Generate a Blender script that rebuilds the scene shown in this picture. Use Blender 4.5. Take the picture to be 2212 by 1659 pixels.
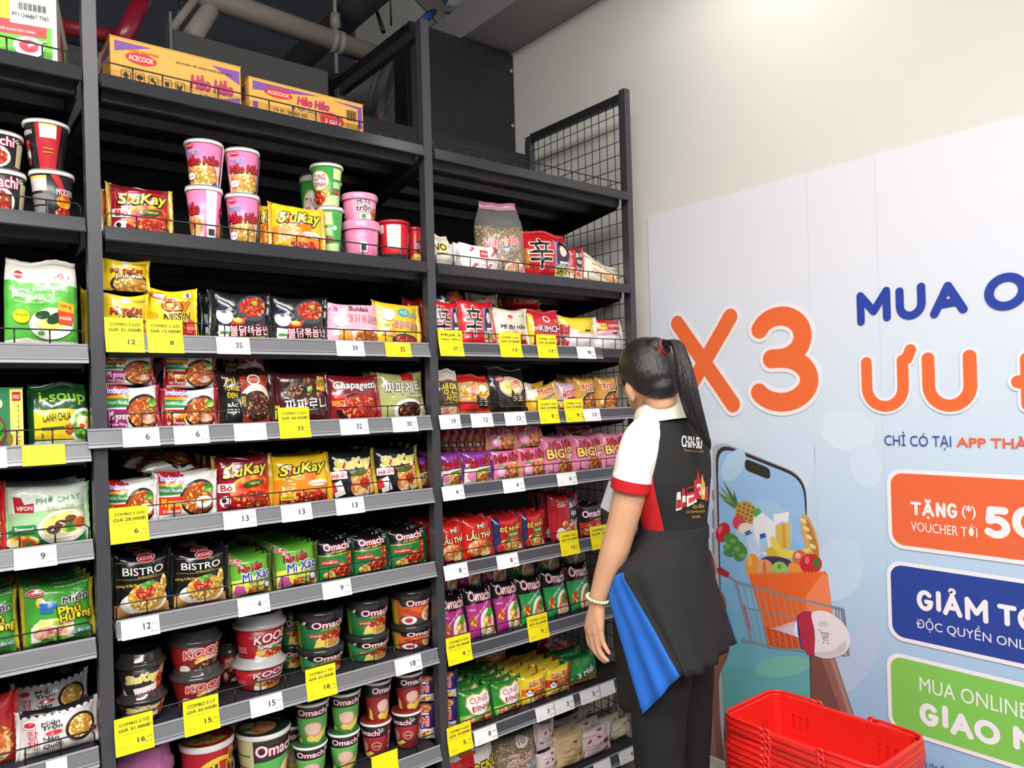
import bpy, bmesh, math, random, re
from bisect import bisect_right
from mathutils import Vector, Matrix, noise
from mathutils.geometry import tessellate_polygon
from mathutils.bvhtree import BVHTree

random.seed(7)
for o in list(bpy.data.objects):
    bpy.data.objects.remove(o)
SC = bpy.context.scene
COL = SC.collection
PI = math.pi

# ---------------------------------------------------------------- camera
CAM = Vector((-.3363, -1.9588, 1.4271))
_yaw, _pit, _rol = math.radians(39.02), math.radians(.238), math.radians(-1.667)
FPX, PX0, PY0 = 1616.2, 1105.0, 859.6
VD = Vector((math.sin(_yaw) * math.cos(_pit), math.cos(_yaw) * math.cos(_pit), math.sin(_pit)))
_r = Vector((math.cos(_yaw), -math.sin(_yaw), 0))
_u = _r.cross(VD)
VR = math.cos(_rol) * _r + math.sin(_rol) * _u
VU = -math.sin(_rol) * _r + math.cos(_rol) * _u
cd = bpy.data.cameras.new('camera')
cam = bpy.data.objects.new('camera', cd)
COL.objects.link(cam)
cam.matrix_world = Matrix(((VR.x, VU.x, -VD.x, CAM.x), (VR.y, VU.y, -VD.y, CAM.y), (VR.z, VU.z, -VD.z, CAM.z), (0, 0, 0, 1)))
cd.sensor_fit = 'HORIZONTAL'
cd.sensor_width = 36
cd.lens = FPX * 36 / 2212
cd.shift_x = (1106 - PX0) / 2212
cd.shift_y = (PY0 - 829.5) / 2212
cd.clip_start = .02
SC.camera = cam

# ---------------------------------------------------------------- view, world, lights
SC.view_settings.view_transform = 'Standard'
SC.view_settings.look = 'None'
SC.view_settings.gamma = 1
SC.view_settings.use_curve_mapping = False
SC.view_settings.exposure = -.42
w = bpy.data.worlds.new('world')
SC.world = w
w.use_nodes = True
w.node_tree.nodes['Background'].inputs[0].default_value = (.93, .96, 1, 1)
w.node_tree.nodes['Background'].inputs[1].default_value = .15


def area(name, loc, size, power, target=None, color=(1, .97, .93), spread=180):
    l = bpy.data.lights.new(name, 'AREA')
    l.shape = 'RECTANGLE'
    l.size, l.size_y = size
    l.energy = power
    l.color = color
    l.spread = math.radians(spread)
    o = bpy.data.objects.new(name, l)
    COL.objects.link(o)
    o.location = loc
    if target:
        o.rotation_euler = (Vector(target) - Vector(loc)).to_track_quat('-Z', 'Y').to_euler()
    return o


area('aisle_tube_light', (-.55, -1.35, 3.3), (3.4, .12), 96, (-.3, -.75, 0), spread=130)
area('aisle_panel_light', (-1.1, -3.2, 3.3), (3.6, .5), 105, (.6, -.5, .9), spread=140)
area('aisle_panel_light', (.7, -4.6, 3.2), (2.6, .6), 26, (1.0, 0, 1.0), spread=140)
area('wall_wash_light', (1.45, -.62, 3.25), (.3, .3), 6.5, (2.03, -.55, 2.45), spread=150)


# ---------------------------------------------------------------- helpers
def at(px, py, Y):
    v = VD + (px - PX0) / FPX * VR - (py - PY0) / FPX * VU
    return CAM + v * ((Y - CAM.y) / v.y)


def atx(px, py, X):
    v = VD + (px - PX0) / FPX * VR - (py - PY0) / FPX * VU
    return CAM + v * ((X - CAM.x) / v.x)


def att(px, py, t):
    return CAM + (VD + (px - PX0) / FPX * VR - (py - PY0) / FPX * VU) * t


def lin(c):
    if isinstance(c, str):
        c = tuple(int(c[i:i + 2], 16) for i in (0, 2, 4))
    return tuple(((x / 255) / 12.92 if x / 255 <= .04045 else ((x / 255 + .055) / 1.055) ** 2.4) for x in c)


_mats = {}


def mat(key, color=None, rough=.5, metal=0, spec=.5, bump=0, bscale=60, alpha=1, trans=0, coat=0, var=0):
    if key in _mats:
        return _mats[key]
    m = bpy.data.materials.new(key)
    m.use_nodes = True
    nt = m.node_tree
    b = nt.nodes['Principled BSDF']
    c = lin(color)
    b.inputs['Base Color'].default_value = (*c, 1)
    b.inputs['Roughness'].default_value = rough
    b.inputs['Metallic'].default_value = metal
    b.inputs['Specular IOR Level'].default_value = spec
    b.inputs['Alpha'].default_value = alpha
    b.inputs['Transmission Weight'].default_value = trans
    b.inputs['Coat Weight'].default_value = coat
    b.inputs['Coat Roughness'].default_value = .08
    if bump or var:
        tc = nt.nodes.new('ShaderNodeTexCoord')
        n = nt.nodes.new('ShaderNodeTexNoise')
        n.inputs['Scale'].default_value = bscale
        n.inputs['Detail'].default_value = 3
        nt.links.new(tc.outputs['Object'], n.inputs['Vector'])
        if bump:
            bp = nt.nodes.new('ShaderNodeBump')
            bp.inputs['Strength'].default_value = bump
            bp.inputs['Distance'].default_value = .01
            nt.links.new(n.outputs['Fac'], bp.inputs['Height'])
            nt.links.new(bp.outputs['Normal'], b.inputs['Normal'])
        if var:
            r = nt.nodes.new('ShaderNodeValToRGB')
            r.color_ramp.elements[0].position = .3
            r.color_ramp.elements[1].position = .7
            r.color_ramp.elements[0].color = (*[x * (1 - var) for x in c], 1)
            r.color_ramp.elements[1].color = (*[min(1, x * (1 + var)) for x in c], 1)
            nt.links.new(n.outputs['Fac'], r.inputs['Fac'])
            nt.links.new(r.outputs['Color'], b.inputs['Base Color'])
    _mats[key] = m
    return m


def food(key, cols, scale=95, kind='WAVE', dist=11, rough=.35):
    """printed photo of food: strands or lumps in a few colours"""
    m = bpy.data.materials.new(key)
    m.use_nodes = True
    nt = m.node_tree
    b = nt.nodes['Principled BSDF']
    b.inputs['Roughness'].default_value = rough
    tc = nt.nodes.new('ShaderNodeTexCoord')
    n = nt.nodes.new('ShaderNodeTexNoise')
    n.inputs['Scale'].default_value = scale
    n.inputs['Detail'].default_value = 2
    if kind == 'WAVE':
        n.noise_type = 'RIDGED_MULTIFRACTAL'
        n.inputs['Detail'].default_value = 1
        n.inputs['Distortion'].default_value = .6
        n.normalize = True
    out = n.outputs['Fac']
    nt.links.new(tc.outputs['Object'], n.inputs['Vector'])
    r = nt.nodes.new('ShaderNodeValToRGB')
    cr = r.color_ramp
    lo, hi = (.03, .30) if kind == 'WAVE' else (.33, .68)
    while len(cr.elements) < len(cols):
        cr.elements.new(.5)
    for i, c in enumerate(cols):
        cr.elements[i].position = lo + (hi - lo) * i / (len(cols) - 1)
        cr.elements[i].color = (*lin(c), 1)
    nt.links.new(out, r.inputs['Fac'])
    nt.links.new(r.outputs['Color'], b.inputs['Base Color'])
    _mats[key] = m


food('noodle', ['c08834', 'e6b852', 'f4d682', 'faeab8'])
food('ochre', ['a8481a', 'dc8230', 'f0b254', 'f8dc98'])
food('red', ['a01c0e', 'd8421f', 'ef7038', 'f8bc84'])
food('dark', ['2c140c', '6a3018', '9a5028', 'd08a54'])
food('soup', ['c2542c', 'e88a50', 'f4c080', 'f8e0b8'], 38, 'NOISE')
food('meat', ['b04038', 'd88a70', 'f0c4a8', 'f6e0d0'], 45, 'NOISE')
food('herb', ['1c5a1c', '3c8a28', '7ab83c', 'c8e08a'], 60, 'NOISE')
food('fire', ['b81808', 'f05a10', 'fcb020', 'fff090'], 26, 'NOISE')
food('veg', ['2c7a2c', 'c83a20', 'f0d050', 'f4ecd8'], 34, 'NOISE')
food('rawnoodle', ['5e4418', 'a8813c', 'd4b06c', 'ead4a0'], 150, 'WAVE', 14)
food('palm', ['98b848', 'f0e078', 'f8f0c0', 'fff8e0'], 30, 'NOISE')


def film(c):      # glossy printed plastic film
    if c in _mats:
        return _mats[c]
    m = mat('film_' + c, c, .2, 0, .55, .42, 24)
    for n in m.node_tree.nodes:
        if n.type == 'TEX_NOISE':
            n.noise_type = 'RIDGED_MULTIFRACTAL'
            n.inputs['Detail'].default_value = 2
            n.inputs['Distortion'].default_value = .4
    nt, bs = m.node_tree, m.node_tree.nodes['Principled BSDF']
    bs.inputs['Coat Weight'].default_value = .45
    bs.inputs['Coat Roughness'].default_value = .12
    nt.links.new(bs.inputs['Normal'].links[0].from_socket, bs.inputs['Coat Normal'])
    return m


def ink(c):       # flat print on card, paper or poster
    if c in _mats:
        return _mats[c]
    return mat('ink_' + c, c, .55, 0, .3)


def gloss(c):     # smooth printed cup wall
    if c in _mats:
        return _mats[c]
    return mat('gloss_' + c, c, .28, 0, .5)


BLK = mat('black_steel', '26262a', .42, 0, .5, .04, 300)
BLK2 = mat('black_board', '232329', .6, 0, .4, .03, 200, var=.12)


class MB:
    """collects faces with materials and links them as ONE mesh object"""

    def __init__(s):
        s.v, s.f, s.m, s.mats, s.sm = [], [], [], [], []

    def mi(s, m):
        if m not in s.mats:
            s.mats.append(m)
        return s.mats.index(m)

    def add(s, vs, fs, m, smooth=False):
        k = len(s.v)
        s.v += [tuple(x) for x in vs]
        i = s.mi(m)
        for f in fs:
            s.f.append([k + a for a in f])
            s.m.append(i)
            s.sm.append(smooth)

    def box(s, a, b, m):
        (x0, y0, z0), (x1, y1, z1) = a, b
        vs = [(x0, y0, z0), (x1, y0, z0), (x1, y1, z0), (x0, y1, z0), (x0, y0, z1), (x1, y0, z1), (x1, y1, z1), (x0, y1, z1)]
        s.add(vs, [(0, 3, 2, 1), (4, 5, 6, 7), (0, 1, 5, 4), (1, 2, 6, 5), (2, 3, 7, 6), (3, 0, 4, 7)], m)

    def tube(s, pts, r, m, n=6, closed=False):
        pts = [Vector(p) for p in pts]
        rs = r if isinstance(r, (list, tuple)) else [r] * len(pts)
        vs, fs = [], []
        L = len(pts)
        ref = None
        for i, p in enumerate(pts):
            a = pts[(i - 1) % L] if (i or closed) else p
            b = pts[(i + 1) % L] if (i < L - 1 or closed) else p
            t = (b - a).normalized()
            if ref is None:
                ref = t.orthogonal().normalized()
            x = (ref - t * ref.dot(t))
            x = x.normalized() if x.length > 1e-6 else t.orthogonal().normalized()
            ref = x
            y = t.cross(x)
            for k in range(n):
                q = 2 * PI * k / n
                vs.append(p + (x * math.cos(q) + y * math.sin(q)) * rs[i])
        for i in range(L if closed else L - 1):
            for k in range(n):
                a, b = i * n + k, i * n + (k + 1) % n
                c, d = ((i + 1) % L) * n + (k + 1) % n, ((i + 1) % L) * n + k
                fs.append((a, b, c, d))
        if not closed:
            fs.append(tuple(range(n - 1, -1, -1)))
            fs.append(tuple(range((L - 1) * n, L * n)))
        s.add(vs, fs, m, True)

    def lathe(s, prof, m, n=28, cap=True, a0=0, a1=2 * PI):
        """prof: [(r,z)], m: one material or one per segment"""
        full = abs(a1 - a0 - 2 * PI) < 1e-6
        cols = n if full else n + 1
        vs = [(r * math.cos(a0 + (a1 - a0) * k / n), r * math.sin(a0 + (a1 - a0) * k / n), z) for r, z in prof for k in range(cols)]
        for i in range(len(prof) - 1):
            mm = m[i] if isinstance(m, list) else m
            fs = []
            for k in range(n):
                k2 = (k + 1) % cols
                fs.append((i * cols + k, i * cols + k2, (i + 1) * cols + k2, (i + 1) * cols + k))
            base = len(s.v)
            if i == 0:
                s.v += vs
                b0 = base
            mi = s.mi(mm)
            for f in fs:
                s.f.append([b0 + a for a in f])
                s.m.append(mi)
                s.sm.append(True)
        if cap and full:
            mm = m if not isinstance(m, list) else m[0]
            if prof[0][0] > 1e-5:
                s.f.append([b0 + k for k in range(n - 1, -1, -1)]); s.m.append(s.mi(mm)); s.sm.append(False)
            mm = m if not isinstance(m, list) else m[-1]
            if prof[-1][0] > 1e-5:
                s.f.append([b0 + (len(prof) - 1) * cols + k for k in range(n)]); s.m.append(s.mi(mm)); s.sm.append(False)

    def sweep(s, prof, x0, x1, m, closed=True, nx=1):
        """profile of (y,z) points extruded along X"""
        n = len(prof)
        vs = [(x, y, z) for x in (x0, x1) for y, z in prof]
        fs = [(k, (k + 1) % n, n + (k + 1) % n, n + k) for k in range(n if closed else n - 1)]
        if closed:
            fs += [tuple(range(n - 1, -1, -1)), tuple(range(n, 2 * n))]
        s.add(vs, fs, m)

    def mesh(s, name):
        me = bpy.data.meshes.new(name)
        me.from_pydata(s.v, [], s.f)
        for m in s.mats:
            me.materials.append(m)
        me.polygons.foreach_set('material_index', s.m)
        me.polygons.foreach_set('use_smooth', s.sm)
        me.update()
        return me

    def build(s, name, parent=None, loc=None, fix=False):
        me = s.mesh(name)
        if fix:
            bm = bmesh.new(); bm.from_mesh(me)
            bmesh.ops.remove_doubles(bm, verts=bm.verts, dist=1e-5)
            bmesh.ops.recalc_face_normals(bm, faces=bm.faces)
            bm.to_mesh(me); bm.free()
        return link(name, me, parent, loc)


def link(name, me, parent=None, loc=None):
    o = bpy.data.objects.new(name, me)
    COL.objects.link(o)
    if parent:
        o.parent = parent
    if loc is not None:
        o.location = loc
    return o


def empty(name, loc, rz=0):
    o = bpy.data.objects.new(name, None)
    COL.objects.link(o)
    o.location = loc
    o.rotation_euler = (0, 0, rz)
    o.empty_display_size = .05
    return o


def tag(o, label, cat, group=None, kind=None):
    o['label'] = label
    o['category'] = cat
    if group:
        o['group'] = group
    if kind:
        o['kind'] = kind
    return o


def struct(o, label=None):
    o['kind'] = 'structure'
    if label:
        o['label'] = label
    return o


def copy_tree(o):
    c = o.copy()
    COL.objects.link(c)
    for ch in list(o.children):
        d = ch.copy()
        COL.objects.link(d)
        d.parent = c
        for g in list(ch.children):
            e = g.copy()
            COL.objects.link(e)
            e.parent = d
    return c


# ---------------------------------------------------------------- printed artwork: flat shapes laid on a surface
_txt = {}
_isl = {}


def text_mesh(s, bold=0.0, shear=0.0):
    k = (s, bold, shear)
    if k not in _txt:
        c = bpy.data.curves.new('lettering', 'FONT')
        c.body = s
        c.resolution_u = 3
        c.offset = bold
        c.shear = shear
        o = bpy.data.objects.new('lettering', c)
        m = o.to_mesh()
        vs = [(v.co.x, v.co.y) for v in m.vertices]
        fs = [tuple(p.vertices) for p in m.polygons]
        o.to_mesh_clear()
        bpy.data.objects.remove(o)
        bpy.data.curves.remove(c)
        # number the separate outlines so that overlapping ones (letter and accent) can be laid one above the other
        par = list(range(len(vs)))

        def root(i):
            while par[i] != i:
                par[i] = par[par[i]]
                i = par[i]
            return i
        for f in fs:
            for i in f[1:]:
                par[root(i)] = root(f[0])
        ids = {}
        isl = [ids.setdefault(root(f[0]), len(ids)) % 4 for f in fs]
        _txt[k] = (vs, fs)
        _isl[k] = isl
    return _txt[k]


def R(c, u0, v0, u1, v1):
    return ('p', c, [(u0, v0), (u1, v0), (u1, v1), (u0, v1)])


def E(c, cu, cv, ru, rv, rot=0, n=20):
    ca, sa = math.cos(rot), math.sin(rot)
    if c in GARNISH and ru > .17 and n == 20:
        return [E(c, cu, cv, ru, rv, rot, 21), ('e', c, cu, cv, ru, rv)]
    n = 30 if n == 20 and ru > .15 else n
    return ('p', c, [(cu + ru * math.cos(a) * ca - rv * math.sin(a) * sa, cv + ru * math.cos(a) * sa + rv * math.sin(a) * ca) for a in [2 * PI * k / n for k in range(n)]])


GARNISH = {'noodle': ('f6e6b0', 'b8742c', '5a9a3c'), 'ochre': ('c83a20', 'f4dca0', '4c8c30'), 'red': ('f4b070', '8a1a0c', '4c8c30'), 'dark': ('b0663c', '2a120c', 'd89a5c'), 'soup': ('f6ead0', 'c23a20', '5a9a3c'), 'meat': ('f8ece0', 'a83c30', 'e8b090')}


def P(c, *pts):
    return ('p', c, list(pts))


def RR(c, u0, v0, u1, v1, r, asp=1, n=5):
    """rounded rectangle, r in u units; asp = u size / v size"""
    pts = []
    for cx, cy, a in ((u1 - r, v1 - r * asp, 0), (u0 + r, v1 - r * asp, PI / 2), (u0 + r, v0 + r * asp, PI), (u1 - r, v0 + r * asp, 1.5 * PI)):
        pts += [(cx + r * math.cos(a + PI / 2 * k / n), cy + r * asp * math.sin(a + PI / 2 * k / n)) for k in range(n + 1)]
    return ('p', c, pts)


def T(s, c, cu, cv, wd, ht, out=None, rot=0, sh=0, b=.025, ow=.075):
    """lettering centred at cu,cv: width wd (of the sheet's width), height ht (of its height)"""
    return ('t', c, s, cu, cv, wd, ht, out, rot, sh, b, ow)


def bowl(cu, cv, ru, rv, fd, rim='f4f0e8', top=('herb', 'meat')):
    a = [E(rim, cu, cv, ru, rv), E(fd, cu, cv + rv * .1, ru * .86, rv * .78)]
    k = 0
    for t in top:
        a.append(E(t, cu + ru * (-.35 + .6 * k), cv + rv * (.25 - .3 * k), ru * .26, rv * .2, .4))
        k += 1
    return a


class Sheet:
    """a grid of surface points; shapes given in fractions of its width (-.5 .. .5) and height (0 .. 1) are laid on it"""

    def __init__(s, us, vs, fn, step=.00022):
        s.us, s.vs, s.step = us, vs, step
        s.P = [[Vector(fn(u, v)) for v in vs] for u in us]
        n, m = len(us), len(vs)
        s.N = []
        for i in range(n):
            row = []
            for j in range(m):
                a = s.P[min(i + 1, n - 1)][j] - s.P[max(i - 1, 0)][j]
                b = s.P[i][min(j + 1, m - 1)] - s.P[i][max(j - 1, 0)]
                c = a.cross(b)
                row.append(c.normalized() if c.length > 1e-12 else Vector((0, -1, 0)))
            s.N.append(row)

    def pos(s, u, v, off):
        i = min(max(bisect_right(s.us, u) - 1, 0), len(s.us) - 2)
        j = min(max(bisect_right(s.vs, v) - 1, 0), len(s.vs) - 2)
        a = (u - s.us[i]) / (s.us[i + 1] - s.us[i])
        b = (v - s.vs[j]) / (s.vs[j + 1] - s.vs[j])
        if a >= b:
            q = lambda G: G[i][j] * (1 - a) + G[i + 1][j] * (a - b) + G[i + 1][j + 1] * b
        else:
            q = lambda G: G[i][j] * (1 - b) + G[i][j + 1] * (b - a) + G[i + 1][j + 1] * a
        return q(s.P) + q(s.N) * off

    def base(s, mb, m):
        n, k = len(s.us), len(s.vs)
        mb.add([s.P[i][j] for i in range(n) for j in range(k)],
               [f for i in range(n - 1) for j in range(k - 1) for f in ((i * k + j, (i + 1) * k + j, (i + 1) * k + j + 1), (i * k + j, (i + 1) * k + j + 1, i * k + j + 1))], m, True)

    def lay(s, mb, polys, m, layer):
        """polys: convex polygons in u,v; cut at the grid lines so they follow the surface"""
        off = .0003 + layer * s.step
        flat = len(s.us) == 2 and len(s.vs) == 2
        idx, vs, fs = {}, [], []

        def cut(poly, ax, c, keep_low):
            out = []
            for k in range(len(poly)):
                a, b = poly[k], poly[(k + 1) % len(poly)]
                da, db = (a[ax] - c), (b[ax] - c)
                if keep_low:
                    da, db = -da, -db
                if da >= 0:
                    out.append(a)
                if (da > 0 > db) or (da < 0 < db):
                    t = da / (da - db)
                    out.append((a[0] + (b[0] - a[0]) * t, a[1] + (b[1] - a[1]) * t))
            return out

        def diag(poly):
            # cut along the diagonal of the cell, where the surface folds
            cu, cv = sum(p[0] for p in poly) / len(poly), sum(p[1] for p in poly) / len(poly)
            i = min(max(bisect_right(s.us, cu) - 1, 0), len(s.us) - 2)
            j = min(max(bisect_right(s.vs, cv) - 1, 0), len(s.vs) - 2)
            g = lambda p: (p[0] - s.us[i]) / (s.us[i + 1] - s.us[i]) - (p[1] - s.vs[j]) / (s.vs[j + 1] - s.vs[j])
            for sg in (1, -1):
                out = []
                for k in range(len(poly)):
                    a, b = poly[k], poly[(k + 1) % len(poly)]
                    da, db = sg * g(a), sg * g(b)
                    if da >= -1e-9:
                        out.append(a)
                    if (da > 1e-9 and db < -1e-9) or (da < -1e-9 and db > 1e-9):
                        t = da / (da - db)
                        out.append((a[0] + (b[0] - a[0]) * t, a[1] + (b[1] - a[1]) * t))
                if len(out) > 2:
                    put(out)

        def put(poly):
            f = []
            for u, v in poly:
                k = (round(u, 5), round(v, 5))
                if k not in idx:
                    idx[k] = len(vs)
                    vs.append(s.pos(u, v, off))
                if not f or f[-1] != idx[k]:
                    f.append(idx[k])
            if len(f) > 2 and f[0] == f[-1]:
                f.pop()
            if len(f) > 2 and len(set(f)) == len(f):
                fs.append(f)

        def split(poly, ax, G, nxt):
            lo, hi = min(p[ax] for p in poly), max(p[ax] for p in poly)
            if hi <= G[0] or lo >= G[-1]:
                return
            i0 = max(bisect_right(G, lo + 1e-9) - 1, 0)
            i1 = min(bisect_right(G, hi - 1e-9) - 1, len(G) - 2)
            for i in range(i0, i1 + 1):
                q = poly
                if lo < G[i] - 1e-9:
                    q = cut(q, ax, G[i], False)
                if hi > G[i + 1] + 1e-9 and len(q) > 2:
                    q = cut(q, ax, G[i + 1], True)
                if len(q) > 2:
                    nxt(q)

        for p in polys:
            split(p, 0, s.us, lambda q: split(q, 1, s.vs, put if flat else diag))
        if fs:
            mb.add(vs, fs, m, True)

    def draw(s, mb, art, mf, asp):
        """asp = sheet width / height in metres"""
        art = [q for p in art for q in (p if isinstance(p, list) else [p])]
        layer = 0
        rg = random.Random(len(art) * 7 + 3)
        for a in art:
            if a[0] == 'e':
                # scraps of herb, chilli, meat and sesame scattered over a food picture
                _, fd, cu, cv, ru, rv = a
                for cs in GARNISH[fd]:
                    pl = []
                    for _i in range(7):
                        q, d = rg.uniform(0, 2 * PI), math.sqrt(rg.random()) * .8
                        x, y, k, t = cu + ru * d * math.cos(q), cv + rv * d * math.sin(q), rg.uniform(.05, .15), rg.uniform(0, PI)
                        pl.append([(x + ru * k * i * math.cos(t + j), y + rv * k * i * math.sin(t + j)) for i, j in ((1, 0), (.5, 1.7), (-1, 0), (-.5, 1.7))])
                    s.lay(mb, pl, mf(cs), layer)
                    layer += .5
            elif a[0] == 'p':
                pts = a[2]
                area_ = sum(pts[k][0] * pts[(k + 1) % len(pts)][1] - pts[(k + 1) % len(pts)][0] * pts[k][1] for k in range(len(pts)))
                if area_ < 0:
                    pts = pts[::-1]
                tris = tessellate_polygon([[Vector((x, y, 0)) for x, y in pts]])
                pl = []
                for t in tris:
                    q = [pts[k] for k in t]
                    if (q[1][0] - q[0][0]) * (q[2][1] - q[0][1]) - (q[2][0] - q[0][0]) * (q[1][1] - q[0][1]) < 0:
                        q = q[::-1]
                    pl.append(q)
                s.lay(mb, pl, mf(a[1]), layer)
                layer += 1
            else:
                _, c, txt, cu, cv, wd, ht, out, rot, sh, b, ow = a
                vs0, fs0 = text_mesh(txt, 0.0, sh)
                isl = _isl[(txt, 0.0, sh)]
                if not vs0:
                    continue
                x0, x1 = min(v[0] for v in vs0), max(v[0] for v in vs0)
                y0, y1 = min(v[1] for v in vs0), max(v[1] for v in vs0)
                kx, ky = wd / (x1 - x0), ht / (y1 - y0)
                ca, sa = math.cos(rot), math.sin(rot)
                cjk = any(ord(ch) > 0x2E80 for ch in txt)
                b, ow = (min(b, .012), min(ow, .045)) if cjk else (min(b, .035), min(ow, .065))
                for cc, rad, nd in (((out, b + ow, 8), (c, b * .8, 4)) if out else ((c, b * .8, 3),)):
                    # thickened by laying the letters several times, each a little aside
                    dirs = [(0, 0)] if rad < .008 else [(rad * math.cos(2 * PI * k / nd + .5), rad * math.sin(2 * PI * k / nd + .5)) for k in range(nd)]
                    for dx, dy in dirs:
                        q = []
                        for x, y in vs0:
                            X, Y = (x + dx - (x0 + x1) / 2) * kx, (y + dy - (y0 + y1) / 2) * ky / asp
                            q.append((cu + X * ca - Y * sa, cv + (X * sa + Y * ca) * asp))
                        for g in sorted(set(isl)):
                            s.lay(mb, [[q[k] for k in f] for f, n in zip(fs0, isl) if n == g], mf(cc), layer)
                            layer += .07
                    layer += .4


def grid(n, lo=-.5, hi=.5, ease=False):
    if ease:
        return [lo + (hi - lo) * (.5 - .5 * math.cos(PI * k / n)) * .5 + (hi - lo) * .5 * k / n for k in range(n + 1)]
    return [lo + (hi - lo) * k / n for k in range(n + 1)]

# ---------------------------------------------------------------- the setting
WX = 2.035          # face of the wall beside the shelving
white = mat('wall_paint', 'e3e0da', .75, 0, .3, .02, 120)
slate = mat('slate_paint', '4a4e57', .9, 0, .2)
m = MB(); m.box((-5, -7, -.06), (WX + .3, 2.6, 0), mat('floor_tile', 'b9b6b0', .3, 0, .5, var=.05, bscale=3)); struct(m.build('floor'))
m = MB(); m.box((WX, -7, 0), (WX + .2, 2.6, 4.2), white); struct(m.build('wall_right'))
m = MB(); m.box((-5, 2.5, 0), (WX, 2.62, 4.2), slate); struct(m.build('wall_back'))
m = MB(); m.box((-5, -7, 4.15), (WX + .3, 2.6, 4.25), slate); struct(m.build('ceiling'))
m = MB(); m.box((1.995, -7, 0), (WX - .001, -.0, .012), mat('skirting', 'd9d6d0', .5)); m.box((2.02, -7, .012), (WX - .001, 0, .05), mat('skirting', 'd9d6d0', .5)); struct(m.build('baseboard_right'))
soff = mat('soffit_paint', '9b979a', .8, 0, .2)
m = MB(); m.box((1.74, -6, 3.15), (WX - .002, 2.49, 3.30), soff); struct(m.build('trim_1'))
m = MB(); m.tube([(1.50, -6, 3.46), (1.50, 2.49, 3.46)], .07, soff, 16); struct(m.build('trim_2'))

# partition behind the shelving
m = MB(); m.box((.46, .98, 0), (1.09, 1.01, 2.852), mat('partition_board', '525152', .7)); p = m.build('partition_panel')
tag(p, 'dark grey partition board standing behind the shelves under the ceiling pipes', 'panel')
m = MB(); m.box((.452, .965, 0), (.462, 1.025, 2.91), mat('partition_edge', '88888a', .4, .5)); m.build('edge_strip', p)

# black equipment cabinet behind the right bay
cab = empty('equipment_cabinet', (1.70, 1.3, 2.0))
tag(cab, 'scuffed black equipment cabinet with a mesh side above the shelves', 'cabinet')
scuf = mat('black_laminate', '26252b', .5, 0, .4, .05, 90, var=.35)
m = MB(); m.box((-.262, -.43, .1), (.327, -.41, 1.13), scuf); m.build('front_panel', cab)
m = MB(); m.box((-.26, -.41, 1.11), (.327, .42, 1.13), scuf); m.build('roof_panel', cab)
m = MB()
fr = mat('cabinet_frame', '1f2026', .4, .3)
m.box((-.272, -.405, 1.04), (-.26, .42, 1.12), fr); m.box((-.272, -.405, .1), (-.26, -.30, 1.04), fr); m.box((-.272, .36, .1), (-.26, .42, 1.04), fr); m.box((-.272, -.30, .1), (-.26, .36, .45), fr)
m.build('side_frame', cab)
m = MB()
wire = mat('mesh_wire', '8a8a92', .35, .8)
for k in range(45):
    for sgn in (1, -1):
        y0, z0 = -.30 + .66 * k / 44, .45
        ln = min(.59, .66 - (y0 + .30) if sgn > 0 else y0 + .30)
        if ln > .01:
            m.tube([(-.266, y0, z0), (-.266, y0 + sgn * ln, z0 + ln)], .0012, wire, 3)
    z0 = .45 + .59 * k / 44
    l2 = min(.66, 1.04 - z0)
    m.tube([(-.266, -.30, z0), (-.266, -.30 + l2, z0 + l2)], .0012, wire, 3)
    m.tube([(-.266, .36, z0), (-.266, .36 - l2, z0 + l2)], .0012, wire, 3)
m.build('mesh_screen', cab)
for z in (.40, .78, 1.05):
    m = MB(); m.tube([(.312, -.43, z), (.312, -.437, z)], .011, mat('rivet_metal', 'b8b4a8', .3, .9), 10); m.build('rivet', cab)
for nm, c, pts in (('blue_cable', '2c3f94', [(-.2, .1, .55), (-.1, .2, .62), (.05, .1, .58), (.2, .2, .6)]), ('green_cable', '8aa838', [(-.2, .0, .45), (-.12, .1, .55), (0, .05, .5), (.1, 0, .4)]), ('red_cable', 'b04a40', [(-.15, .05, .9), (-.1, .1, .8), (-.12, .15, .7), (-.05, .2, .65)])):
    m = MB(); m.tube(pts, .018, mat(nm, c, .4), 8); m.build(nm, cab)
m = MB(); m.box((-.26, .40, .1), (.327, .42, 1.1), fr); m.build('rear_panel', cab)

# services under the ceiling
pipem = mat('pipe_paint', 'a69d95', .5)
rodm = mat('rod_zinc', '8d8f92', .35, .6)


def pipe(name, pts, r, mm, label, cat, collars=()):
    m = MB(); m.tube(pts, r, mm, 18); o = m.build(name)
    tag(o, label, cat)
    for a, b, rr in collars:
        m = MB(); m.tube([a, b], rr, mm, 18); m.build('collar', o)
    return o


a, b = at(395, -26, 1.5), at(800, 117, 1.5)
d = (b - a)
pipe('ceiling_pipe', [a - d * 1.2, b + d * .25], .052, pipem, 'thick beige pipe running under the dark ceiling above the shelves', 'pipe', [(a + d * .76, a + d * .79, .06), (a + d * .80, a + d * .83, .058)])
c0 = a + d * .79
pipe('hanger_rod', [c0 + Vector((0, 0, -.16)), c0 + Vector((0, 0, .9))], .01, pipem, 'thin hanger rod with a bracket clamping the thick beige pipe', 'rod', [(c0 + Vector((0, 0, .07)), c0 + Vector((0, 0, .14)), .026)])
pipe('branch_pipe', [at(415, 80, 1.35), at(468, 0, 1.6), at(500, -50, 1.75)], .04, pipem, 'grey branch pipe slanting up to meet the thick beige pipe', 'pipe')
pipe('conduit', [at(372, 62, 1.3), at(420, 0, 1.45), at(450, -40, 1.55)], .016, pipem, 'slim grey conduit slanting beside the grey branch pipe', 'pipe')
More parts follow.
